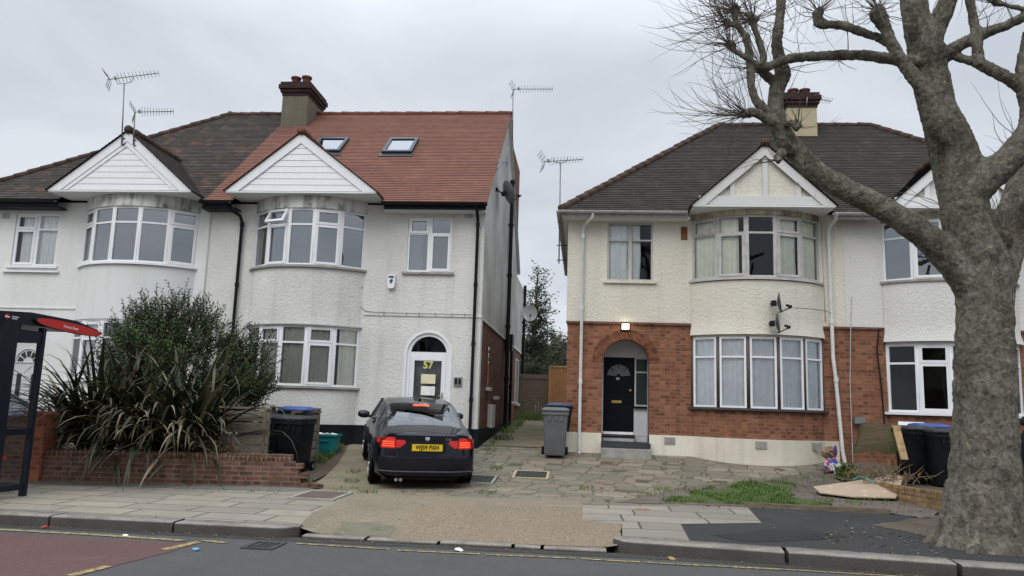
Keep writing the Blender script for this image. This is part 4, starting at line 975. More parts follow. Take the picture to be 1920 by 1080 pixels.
def slabs(name, c1, c2, w, hh, rot=0.0, joint=(0.065, 0.06, 0.045), ms=0.018):
    m = MT(name, 0.85, 0.25)
    uv = m.mapping(m.uv, (1, 1, 1), (0.13, 0.05, 0), (0, 0, rot))
    wob = m.n('ShaderNodeVectorMath', {0: uv, 1: m.n('ShaderNodeVectorMath', {0: m.n('ShaderNodeTexNoise', {'Vector': uv, 'Scale': 1.5}).outputs[1], 1: (0.05, 0.05, 0)}, operation='MULTIPLY').outputs[0]}, operation='ADD').outputs[0]
    bt = m.n('ShaderNodeTexBrick', {'Vector': wob, 'Color1': c1, 'Color2': c2, 'Mortar': joint, 'Scale': 1.0, 'Mortar Size': ms, 'Mortar Smooth': 0.3, 'Bias': 0.0, 'Brick Width': w, 'Row Height': hh}, offset=0.37, squash=1.25, squash_frequency=3)
    c = bt.outputs[0]
    c = m.mix(m.ramp(m.noise(m.uv, 2.0, 7, 0.7), [(0.42, 0.0), (0.72, 0.6)]), c, (0.17, 0.158, 0.125))
    c = m.mix(m.ramp(m.noise(m.uv, 60, 3, 0.7), [(0.4, 0.0), (0.7, 0.25)]), c, (0.16, 0.15, 0.13))
    c = m.mix(m.ramp(m.noise(m.uv, 9, 6, 0.8), [(0.64, 0.0), (0.72, 0.5)]), c, (0.13, 0.125, 0.10))
    m.color(c); m.bump(m.math('ADD', m.math('SUBTRACT', 1.0, bt.outputs[1]), m.math('MULTIPLY', m.noise(m.uv, 50, 4), 0.35)), 0.5, 0.012)
    return m.m
m_slab = slabs('worn_paving_slabs', (0.325, 0.29, 0.232), (0.23, 0.21, 0.172), 0.92, 0.50)
m_slab2 = slabs('smooth_yorkstone_slabs', (0.30, 0.272, 0.222), (0.215, 0.195, 0.16), 0.92, 0.60)
def crazy():
    m = MT('crazy_paving', 0.85, 0.25)
    base = m.mapping(m.uv, (1.0, 1.35, 1.0), (0, 0, 0), (0, 0, 0.12))
    wob = m.n('ShaderNodeVectorMath', {0: base, 1: m.n('ShaderNodeVectorMath', {0: m.n('ShaderNodeTexNoise', {'Vector': base, 'Scale': 3.0, 'Detail': 3.0}).outputs[1], 1: (0.12, 0.12, 0)}, operation='MULTIPLY').outputs[0]}, operation='ADD').outputs[0]
    args = dict(feature='F1', distance='CHEBYCHEV'); sc = 2.15
    v1 = m.n('ShaderNodeTexVoronoi', {'Vector': wob, 'Scale': sc, 'Randomness': 0.75}, **args)
    v2 = m.n('ShaderNodeTexVoronoi', {'Vector': wob, 'Scale': sc, 'Randomness': 0.75}, feature='F2', distance='CHEBYCHEV')
    edge = m.math('SUBTRACT', v2.outputs['Distance'], v1.outputs['Distance'])
    cs = m.n('ShaderNodeSeparateColor', {0: v1.outputs['Color']})
    stone = m.ramp(cs.outputs[0], [(0.0, (0.175, 0.157, 0.125)), (0.25, (0.235, 0.205, 0.157)), (0.45, (0.185, 0.17, 0.138)), (0.6, (0.275, 0.24, 0.183)), (0.78, (0.22, 0.19, 0.147)), (0.94, (0.235, 0.178, 0.14))], 'CONSTANT')
    stone = m.mix(m.ramp(m.noise(m.uv, 14, 6, 0.7), [(0.4, 0.0), (0.75, 0.5)]), stone, (0.13, 0.115, 0.085))
    stone = m.mix(m.ramp(m.noise(m.uv, 1.3, 6, 0.7), [(0.45, 0.0), (0.75, 0.6)]), stone, (0.165, 0.15, 0.105))
    wmoss = m.ramp(m.noise(m.uv, 1.6, 5, 0.7), [(0.44, (0.085, 0.072, 0.05)), (0.62, (0.07, 0.082, 0.03))])
    j = m.ramp(m.math('ADD', edge, m.math('MULTIPLY', m.noise(m.uv, 22, 4), 0.05)), [(0.038, 0.95), (0.08, 0.0)])
    m.color(m.mix(j, stone, wmoss))
    m.bump(m.math('ADD', m.ramp(edge, [(0.0, 0.0), (0.14, 1.0)]), m.math('MULTIPLY', m.noise(m.uv, 30, 5), 0.4)), 0.6, 0.02)
    return m.m
m_crazy = crazy()
def yellowline():
    m = MT('worn_yellow_line', 0.8, 0.3)
    m.color(m.mix(m.ramp(m.noise(m.obj, 14, 8, 0.8), [(0.44, 0.0), (0.55, 0.95)]), m.mix(m.noise(m.obj, 60, 3), (0.46, 0.34, 0.10), (0.36, 0.28, 0.11)), (0.10, 0.095, 0.085))); return m.m
m_yline = yellowline()

def gp(*pts): return [(p.x, p.y) for p in (G(*q) for q in pts)]
KY = 9.0
# the ground: one sheet out to the horizon
def hg(x, y): return -0.06 if y < 9.5 else h(x, y) - 0.03
bmv = MB()
ysteps = [-300, -60, -12, 0, 9.45, 9.6, 10, 11.5, 12.6, 13.2, 14, 15, 16, 17, 18, 20, 25, 30, 31, 60, 150, 900]
xs_ = [-900, -80, -30, -9, -3.5, -3.2, -2.9, 0, .3, .6, 4, 9, 30, 80, 900]
bmv.grid([[V((x, y, hg(x, y))) for x in xs_] for y in ysteps])
tag(bmv.build('ground', m_soil, recalc=False), 'bare brown earth under and around the houses', 'ground', kind='structure')
flat0 = lambda x, y: 0.0
sheet('road', [(-120, -9), (120, -9), (120, KY+0.1), (-120, KY+0.1)], m_road, 0.0, 5, 'grey asphalt road in the foreground', 'road', hf=flat0)
redp = gp((0, 1001), (300, 1017), (378, 1018), (318, 1036), (132, 1082), (-40, 1128), (-700, 1128), (-700, 985))
sheet('bus_bay', redp, m_redroad, 0.004, 2, 'worn red surfacing of the bus stop bay', 'road', hf=flat0)
gd = [(-40, KY-0.22), (-3.3, KY-0.24), (0.4, KY-0.2), (3.0, KY-0.45), (40, KY-0.6), (40, KY+.05), (-40, KY+.05)]
gm = MB(); gm.grid([[V((x, y0 + (y1-y0)*f + (0 if 0 < f else .03*noise.noise(V((x*1.3, 0, 5)))), 0.004)) for f in (0, .5, 1)] for (x, y0, y1) in [(-30+.5*i, KY-.16-(.0 if -30+.5*i < 1 else min(.4, (-30+.5*i-1)*.09)), KY+.04-(.0 if -30+.5*i < .3 else min(.75, (-30+.5*i-.3)*.09-.1))) for i in range(121)]], uvs=None)
tag(gm.build('gutter_channel', m_gutterdirt, recalc=False), 'dirty gutter strip along the kerb', 'gutter', kind='structure')
mk = MB()
def strip(a, b, wd, z=0.008):
    a, b = V((*a, z)), V((*b, z)); t = (b-a).normalized(); n = V((-t.y, t.x, 0))*wd/2
    mk.face([a-n, b-n, b+n, a+n])
def stripg(p, q, wd): a, b = G(*p), G(*q); strip((a.x, a.y), (b.x, b.y), wd)
for p, q, wd in (((-300, 975), (0, 994), .09), ((0, 994), (200, 1005), .09), ((200, 1005), (345, 1015), .09), ((306, 1032), (374, 1017), .10), ((132, 1081), (203, 1063), .10), ((374, 1014), (424, 1019), .07), ((556, 1020), (730, 1031), .055), ((745, 1033), (900, 1040), .055), ((910, 1041), (1080, 1048), .055), ((1090, 1049), (1200, 1055), .055), ((1210, 1056), (1500, 1071), .055), ((1500, 1071), (1900, 1095), .055), ((1900, 1095), (2600, 1140), .055)): stripg(p, q, wd)
tag(mk.build('road_markings', m_yline, recalc=False), 'worn yellow lines painted on the road along the kerb', 'road marking', kind='structure')
# kerbs
def kerb_run(name, pts, gaps, top, label, face=0.30, nose=None):
    """granite kerb stones between stations along a polyline (front edge)"""
    mb = MB()
    for a, b in gaps:
        P = [V((a[0], a[1], 0)), V((b[0], b[1], 0))]; t = (P[1]-P[0]).normalized(); n = V((-t.y, t.x, 0)); L = (P[1]-P[0]).length
        k = max(4, int(L/0.12)); rows = []
        ph = RX.random()*50; dz = RX.uniform(-.006, .006)
        for i in range(k+1):
            s = L*i/k; c = P[0] + t*s
            e = noise.noise(V((s*3+ph, 0, 0)))*0.012; e2 = noise.noise(V((s*5+ph, 7, 0)))*0.007
            r = 0.025
            endr = 0.0
            if nose == 'right' and b is gaps[-1][1] and s > L-0.22: endr = 0.2*(1-sqrt(max(0, 1-((s-(L-0.22))/0.22)**2)))
            if nose == 'left' and a is gaps[0][0] and s < 0.22: endr = 0.2*(1-sqrt(max(0, 1-((0.22-s)/0.22)**2)))
            z = (top(c.x) if callable(top) else top) + dz
            rows.append([c + n*(e+endr) + V((0, 0, -0.1)), c + n*(e+endr+0.004) + V((0, 0, z-r)), c + n*(e+endr+r*0.35) + V((0, 0, z-r*0.3)), c + n*(e+endr+r) + V((0, 0, z+e2*.6)), c + n*face + V((0, 0, z+e2)), c + n*face + V((0, 0, -0.1))])
        i0 = len(mb.v); mb.grid(rows); m = len(rows[0])
        mb.mesh(rows[0], [tuple(range(m))]); mb.mesh(rows[-1], [tuple(range(m))])
    return tag(mb.build(name, m_kerb), label, 'kerb', kind='structure')
ks = [-3.28, -4.75, -6.3, -8.0, -9.6, -11.2, -12.8, -14.4, -16, -18, -20, -22, -24]
kerb_run('kerb', None, [((b+.015, KY), (a-.015, KY)) for a, b in list(zip(ks, ks[1:]))[::-1]], 0.125, 'worn granite kerb with a rounded end on the left of the driveway', nose='right')
kr = [(0.36, 9.14), (2.20, 8.90), (2.24, 8.88), (3.86, 8.66), (3.90, 8.62), (5.6, 8.42), (5.63, 8.4), (7.4, 8.3), (7.42, 8.3), (9.4, 8.25), (9.43, 8.25), (40, 8.2)]
kerb_run('kerb', None, [(kr[i], kr[i+1]) for i in range(0, len(kr), 2)], 0.135, 'granite kerb of long stones with open joints below the tree', face=0.36, nose='left')
kd = [-3.22, -2.45, -1.6, -0.75, -0.42, 0.32]
kerb_run('kerb', None, [((a+.02, KY+0.02), (b-.02, KY+0.02)) for a, b in zip(kd, kd[1:])], 0.035, 'low dropped kerb stones across the driveway', face=0.24)
# pavements
sheet('pavement', [(-60, KY+0.28), (-3.3, KY+0.28), (-3.28, KY+.4)] + gp((640, 938)) + [(-4.3, 12.75), (-8.5, 12.2), (-60, 11.4)], m_slab, 0.004, 0.6, 'grey paving slabs on the left pavement', 'pavement')
sheet('asphalt_strip', [(-60, 11.4), (-8.7, 11.95), (-6.4, 12.1), (-4.7, 12.35), (-4.3, 12.9), (-8.7, 12.6), (-60, 11.9)], speckle('grey_green_asphalt', (0.12, 0.12, 0.11), (0.20, 0.20, 0.18), sc=70, stain=(0.10, 0.105, 0.08)), 0.009, 0.6, 'grey asphalt strip along the foot of the garden wall', 'pavement', jitter=0.05)
sheet('driveway_crossover', [(-3.32, KY+0.2), (0.42, KY+0.2), (0.55, 10.6), (0.1, 11.3)] + gp((1092, 948), (1092, 936), (905, 934), (665, 926)) + [(-3.5, 10.2)], m_agg2, 0.008, 0.25, 'pale worn concrete driveway crossing', 'driveway', jitter=0.02)
sheet('driveway_patch', gp((741, 1014), (758, 978), (794, 949), (1090, 951), (1091, 974), (1160, 985), (1165, 1016), (1141, 1026), (900, 1020)), m_agg, 0.0115, 0.25, 'tan exposed aggregate patch in the driveway crossing', 'driveway', jitter=0.03)
sheet('mossy_patch', gp((628, 1003), (640, 978), (742, 986), (730, 1008)), speckle('mossy_cracked_paving', (0.12, 0.115, 0.085), (0.22, 0.2, 0.15), sc=40, stain=(0.07, 0.095, 0.03), st=1.0, st_sc=2.5), 0.0115, 0.25, 'cracked mossy patch beside the driveway crossing', 'driveway', jitter=0.16)
sheet('pavement', gp((1092, 949), (1402, 953), (1428, 982), (1276, 984), (1297, 1023), (1168, 1019), (1166, 985), (1092, 975)), m_slab2, 0.012, 0.3, 'pale smooth paving slabs right of the driveway', 'pavement')
sheet('tarmac_patch', [(p[0], p[1]) for p in gp((1398, 952), (1700, 967), (1800, 1000))] + [(30, 12.0), (30, 8.5), (5.6, 8.75), (3.9, 8.95)] + gp((1500, 1029), (1297, 1024), (1274, 984), (1425, 982)), m_tarmac, 0.008, 0.4, 'black tarmac pavement beside the tree', 'pavement')
sheet('damp_patch', gp((1340, 1005), (1420, 996), (1520, 997), (1590, 1008), (1500, 1018), (1400, 1018)), speckle('dark_tarmac', (0.014, 0.014, 0.015), (0.032, 0.032, 0.034), sc=110), 0.012, 0.3, 'darker newer tarmac in the pavement patch', 'pavement', jitter=0.12)
# forecourts
sheet('concrete_drive', gp((580, 925), (640, 938), (880, 942)) + [(-2.0, 13.4), (-2.35, 18.0), (-5.4, 18.0), (-5.0, 16.0), (-4.6, 13.4)], m_mossconc, 0.0025, 0.4, 'mossy concrete drive in front of the white house', 'driveway')
cpts = gp((690, 939), (905, 942), (1092, 956), (1250, 962), (1400, 958), (1500, 890)) + [(5.6, 16.6), (5.7, 18.03), (-0.3, 18.04), (-0.4, 29.5), (-2.38, 29.5), (-2.38, 18.0), (-2.75, 16.0), (-2.9, 14.0)]
sheet('crazy_paving', cpts, m_crazy, 0.006, 0.4, 'crazy paving forecourt of irregular stones with mossy joints', 'paving', jitter=0.0)
sheet('side_path', [(-2.38, 18.6), (-0.4, 18.6), (-0.4, 30), (-2.38, 30)], m_mossconc, 0.02, 0.5, 'mossy concrete path between the two houses', 'path')
sheet('front_garden', [(-16, 13.2), (-8.9, 12.7), (-4.75, 13.25), (-4.9, 16.5), (-5.4, 17.9), (-16, 17.9)], m_soil, 0.0, 0.6, 'planted earth behind the garden wall', 'garden')
sheet('neighbour_drive', [(-30, 12.2), (-9.6, 12.6), (-9.4, 17.9), (-30, 17.9)], m_mossconc, 0.01, 0.8, 'concrete forecourt of the left house', 'driveway')
gs = gp((1150, 943), (1230, 925), (1290, 912), (1420, 901), (1500, 890), (1570, 872), (1640, 868), (1720, 910), (1790, 940), (1740, 975), (1660, 962), (1395, 950))
sheet('earth_patch', gs, m_grav, 0.0125, 0.25, 'bare earth and gravel patch in front of the right houses', 'garden', jitter=0.10)
sheet('tree_pit', gp((1632, 987), (1700, 975), (1760, 968), (1960, 990), (1960, 1050), (1790, 1028), (1740, 1010), (1690, 996)), m_soil, 0.0125, 0.2, 'earth around the foot of the tree', 'soil', jitter=0.12)
sheet('front_garden', [(5.9, 12.0), (30, 11.8), (30, 17.9), (5.75, 17.9), (5.7, 16)], m_soil, 0.0045, 0.6, 'earth forecourt of the right-hand white house', 'garden')

# grass: blades
m_grass = MT('grass_blades', 0.7, 0.3)
m_grass.color(m_grass.ramp(m_grass.noise(m_grass.obj, 3.0, 3), [(0.3, (0.06, 0.11, 0.02)), (0.7, (0.135, 0.20, 0.05))])); m_grass = m_grass.m
def inpoly(x, y, P):
    c = False
    for i in range(len(P)):
        (a, b), (d, e) = P[i], P[i-1]
        if (b > y) != (e > y) and x < (d-a)*(y-b)/(e-b)+a: c = not c
    return c
gb = MB(); R = random.Random(3)
def blades(P, n, hmin, hmax, thr=-0.3):
    xs = [p[0] for p in P]; ys = [p[1] for p in P]; k = 0
    while k < n:
        x, y = R.uniform(min(xs), max(xs)), R.uniform(min(ys), max(ys))
        if not inpoly(x, y, P) or noise.noise(V((x*1.7, y*1.7, 3))) < thr: k += 0.3; continue
        k += 1; z = h(x, y)+0.015; hh = R.uniform(hmin, hmax); a = R.uniform(0, 2*pi); w_ = 0.006; l = R.uniform(0.2, 0.9)*hh
        d = V((cos(a), sin(a), 0)); s = V((-sin(a), cos(a), 0))*w_; b = V((x, y, z))
        m_ = b + d*l*0.35 + V((0, 0, hh*0.7)); t = b + d*l + V((0, 0, hh))
        gb.mesh([b-s, b+s, m_+s*.7, m_-s*.7, t], [(0, 1, 2, 3), (3, 2, 4)])
gz = gp((1235, 943), (1310, 921), (1400, 903), (1500, 906), (1475, 928), (1560, 944), (1560, 950), (1395, 948))
blades(gz, 7000, 0.02, 0.07, -0.12)
sheet('turf', gp((1255, 941), (1310, 924), (1400, 908), (1490, 910), (1475, 928), (1550, 944), (1395, 947)), speckle('turf_green', (0.04, 0.07, 0.018), (0.10, 0.135, 0.042), sc=50, stain=(0.06, 0.05, 0.03), st=0.8, st_sc=2.2, bump=1.0), 0.017, 0.25, 'short green turf at the edge of the earth patch', 'turf', jitter=0.22)
blades(gp((1150, 942), (1230, 925), (1420, 900), (1640, 872), (1700, 950), (1395, 950)), 1800, 0.03, 0.10, 0.0)
blades(gp((585, 868), (610, 838), (645, 838), (610, 870)), 1500, 0.04, 0.12, -0.3)
blades(gp((905, 860), (925, 820), (945, 815), (930, 850)), 250, 0.03, 0.10, -0.2)
blades(gp((620, 925), (800, 926), (800, 918), (640, 915)), 220, 0.02, 0.05, 0.1)
for q in ((665, 886), (660, 905), (915, 925), (1100, 918), (1240, 920), (755, 870), (690, 925), (930, 880)):
    c = G(*q); blades([(c.x-.14, c.y-.2), (c.x+.14, c.y-.2), (c.x+.14, c.y+.2), (c.x-.14, c.y+.2)], 60, 0.02, 0.07, -1)
blades([(-2.3, 27.5), (-0.7, 27.5), (-0.7, 29.4), (-2.3, 29.4)], 1500, 0.05, 0.3, -0.4)
blades([(-2.35, 22), (-1.9, 22), (-1.9, 29.4), (-2.35, 29.4)], 700, 0.03, 0.2, -0.1)
tag(gb.build('grass', m_grass, recalc=False), 'patchy green grass and weeds growing on the earth and between paving', 'grass', kind='stuff')

# ---- covers, gullies, litter on the ground
def frame_on_ground(p, q, dz):
    """quad on the ground between two surveyed corners (near-left, far-right)"""
    a, b = G(*p), G(*q); return a, b
def cover(px0, px1, py0, py1, label, mat, rim, bars=False, dz=0.022, name='drain_cover'):
    c = G((px0+px1)/2, (py0+py1)/2); l, r_ = G(px0, (py0+py1)/2), G(px1, (py0+py1)/2); n_, f_ = G((px0+px1)/2, py1), G((px0+px1)/2, py0)
    W2, D2 = abs(r_.x-l.x)/2, max(0.12, (f_.y-n_.y)/2); sl = (h(c.x, c.y+.3)-h(c.x, c.y-.3))/0.6
    t = thing(name, (c.x, c.y, h(c.x, c.y)+dz), label, 'drain cover', world=False, rot=(math.atan(sl), 0, 0))
    m = MB()
    for a, b, d, e in ((-W2, W2, -D2, -D2+.05), (-W2, W2, D2-.05, D2), (-W2, -W2+.05, -D2+.05, D2-.05), (W2-.05, W2, -D2+.05, D2-.05)): m.bx(a, b, d, e, -0.04, 0.008)
    m.build('rim', rim, t)
    m = MB()
    if bars:
        k = int((2*W2-.1)/0.06)
        for i in range(k):
            x = -W2+.05+(2*W2-.1)*(i+.5)/k; m.mesh([V((x-0.02+sk, y, z)) for z in (-0.04, 0.004) for (y, sk) in ((-D2+.05, 0), (D2-.05, .05))] + [V((x+0.012+sk, y, z)) for z in (-0.04, 0.004) for (y, sk) in ((-D2+.05, 0), (D2-.05, .05))], [(0, 1, 3, 2), (4, 5, 7, 6), (2, 3, 7, 6), (0, 2, 6, 4), (1, 3, 7, 5)])
        m.bx(-W2+.05, W2-.05, -D2+.05, D2-.05, -0.08, -0.041)
    else:
        m.bx(-W2+.05, W2-.05, -D2+.05, D2-.05, -0.04, 0.002)
        for i in range(int(W2*2/0.09)):
            for j in range(int(D2*2/0.09)): m.bx(-W2+.07+i*.09, -W2+.12+i*.09, -D2+.07+j*.09, -D2+.12+j*.09, 0.002, 0.006)
    m.build('grating' if bars else 'lid', mat, t)
m_iron = plain('dark_cast_iron', (0.05, 0.048, 0.045), 0.6, 0.4, 0.4, var=0.3)
m_rust = plain('brown_rusty_cover', (0.13, 0.10, 0.085), 0.8, 0.3, var=0.3)
cover(556, 650, 923, 939, 'brown inspection cover with concrete rim in the pavement by the broken garden wall', m_rust, m_conc)
cover(874, 930, 893, 908, 'square drain cover with a pale rim beside the car rear wheel', m_iron, m_conc)
cover(962, 1030, 885, 899, 'dark metal inspection cover in the middle of the crazy paving', m_iron, plain('yellowish_concrete', (0.4, 0.34, 0.22), 0.9))
cover(462, 528, 1017, 1031, 'slotted gully grating in the gutter at the rounded kerb end', m_iron, m_iron, True, 0.004)
sc_ = G(1205, 957); t = MB(); t.bx(sc_.x-.09, sc_.x+.09, sc_.y-.07, sc_.y+.07, sc_.z+.01, sc_.z+.03); t.bx(sc_.x-.06, sc_.x+.06, sc_.y-.045, sc_.y+.045, sc_.z+.03, sc_.z+.034)
tag(t.build('stopcock_cover', plain('pink_brick_cover', (0.35, 0.2, 0.14), 0.8), origin=sc_), 'small pinkish stopcock cover set in the pale paving slabs', 'drain cover')
def scrap(px, py, s, mat, label, name='litter', hf=0.01):
    c = G(px, py); b = MB(); n = 7
    P = [V((c.x + s*cos(2*pi*k/n)*R.uniform(.6, 1.2), c.y + s*.7*sin(2*pi*k/n)*R.uniform(.6, 1.2), max(c.z, 0)+0.006+R.uniform(0, s*.5))) for k in range(n)]
    ctr = V((c.x, c.y, max(c.z, 0)+0.01+s*.5)); b.mesh(P+[ctr], [(k, (k+1) % n, n) for k in range(n)]); 
    b.mesh([p - V((0, 0, .004)) for p in P]+[ctr-V((0, 0, .004))], [(k, (k+1) % n, n) for k in range(n)])
    tag(b.build(name, mat, origin=(c.x, c.y, max(c.z, 0))), label, 'litter')
scrap(85, 991, 0.05, plain('red_wrapper', (0.5, 0.03, 0.03), 0.5), 'crumpled red wrapper in the gutter by the red bus bay')
scrap(235, 1006, 0.035, m_paper, 'white paper scrap in the gutter below the left kerb')
scrap(1258, 1050, 0.055, plain('tan_dead_leaf', (0.34, 0.22, 0.11), 0.8), 'curled tan dead leaf in the gutter below the right kerb', 'dead_leaf')
scrap(862, 1034, 0.06, m_paper, 'white scrap of tissue on the dropped kerb')
scrap(368, 1033, 0.05, plain('blue_scrap', (0.12, 0.3, 0.45), 0.6), 'blue plastic scrap flattened on the road')
scrap(1215, 1023, 0.02, m_paper, 'tiny white paper scrap at the edge of the pale slabs') if False else None
# rotten timber edging of the earth patch
a, b = G(1395, 951), G(1668, 963)
m_oldwood = MT('weathered_old_timber', 0.9, 0.2)
_w = m_oldwood.noise(m_oldwood.mapping(m_oldwood.obj, (2, 2, 14)), 2.0, 6, 0.7)
m_oldwood.color(m_oldwood.ramp(_w, [(0.3, (0.10, 0.085, 0.06)), (0.7, (0.24, 0.20, 0.15))])).bump(_w, 0.5, 0.01); m_oldwood = m_oldwood.m
e = MB(); e.bar(a+V((0, 0, .02)), b+V((0, 0, .02)), 0.04, 0.10)
tag(e.build('timber_edging', m_oldwood, origin=a), 'long weathered timber edging board between the grass and the tarmac', 'edging')
# ================================================================== PLANE TREE
def bark():
    m = MT('mottled_plane_bark', 0.92, 0.15)
    warp = m.n('ShaderNodeVectorMath', {0: m.obj, 1: m.n('ShaderNodeVectorMath', {0: m.n('ShaderNodeTexNoise', {'Vector': m.obj, 'Scale': 5.0, 'Detail': 4.0}).outputs[1], 1: (0.16, 0.16, 0.16)}, operation='MULTIPLY').outputs[0]}, operation='ADD').outputs[0]
    vo = m.n('ShaderNodeTexVoronoi', {'Vector': m.mapping(warp, (1, 1, 0.7)), 'Scale': 16.0}, feature='F1')
    cs = m.n('ShaderNodeSeparateColor', {0: vo.outputs['Color']})
    fl = m.ramp(cs.outputs[0], [(0.0, (0.165, 0.148, 0.118)), (0.5, (0.225, 0.204, 0.166)), (1.0, (0.30, 0.275, 0.225))])
    c = m.mix(m.ramp(m.noise(warp, 2.0, 7, 0.7), [(0.42, 0.0), (0.66, 0.8)]), fl, (0.125, 0.122, 0.083))
    c = m.mix(m.ramp(m.noise(m.mapping(m.obj, (3, 3, 1.2)), 0.8, 7, 0.7), [(0.50, 0.0), (0.64, 0.8)]), c, (0.06, 0.051, 0.04))
    c = m.mix(m.ramp(m.noise(warp, 13, 6, 0.75), [(0.60, 0.0), (0.66, 0.55)]), c, (0.05, 0.042, 0.034))
    c = m.mix(m.ramp(m.noise(warp, 4.6, 4, 0.7), [(0.64, 0.0), (0.67, 0.7)]), c, (0.40, 0.37, 0.25))
    c = m.mix(m.ramp(m.noise(m.obj, 1.6, 5, 0.6), [(0.55, 0.0), (0.75, 0.35)]), c, (0.07, 0.085, 0.035))
    m.color(c)
    fl2 = m.noise(m.mapping(warp, (1, 1, .6)), 22, 8, .8)
    c = m.mix(m.ramp(fl2, [(0.41, 0.55), (0.49, 0.0)]), c, (0.045, 0.038, 0.031)); c = m.mix(m.ramp(fl2, [(0.53, 0.0), (0.63, 0.35)]), c, (0.37, 0.345, 0.28)); m.color(c)
    b = m.math('ADD', fl2, m.math('MULTIPLY', m.noise(warp, 9, 8, 0.75), 0.8))
    m.bump(b, 1.0, 0.045); return m.m
m_bark = bark()
m_twig = plain('grey_brown_twigs', (0.12, 0.098, 0.08), 0.9, 0.1, var=0.3)
TY = 10.0
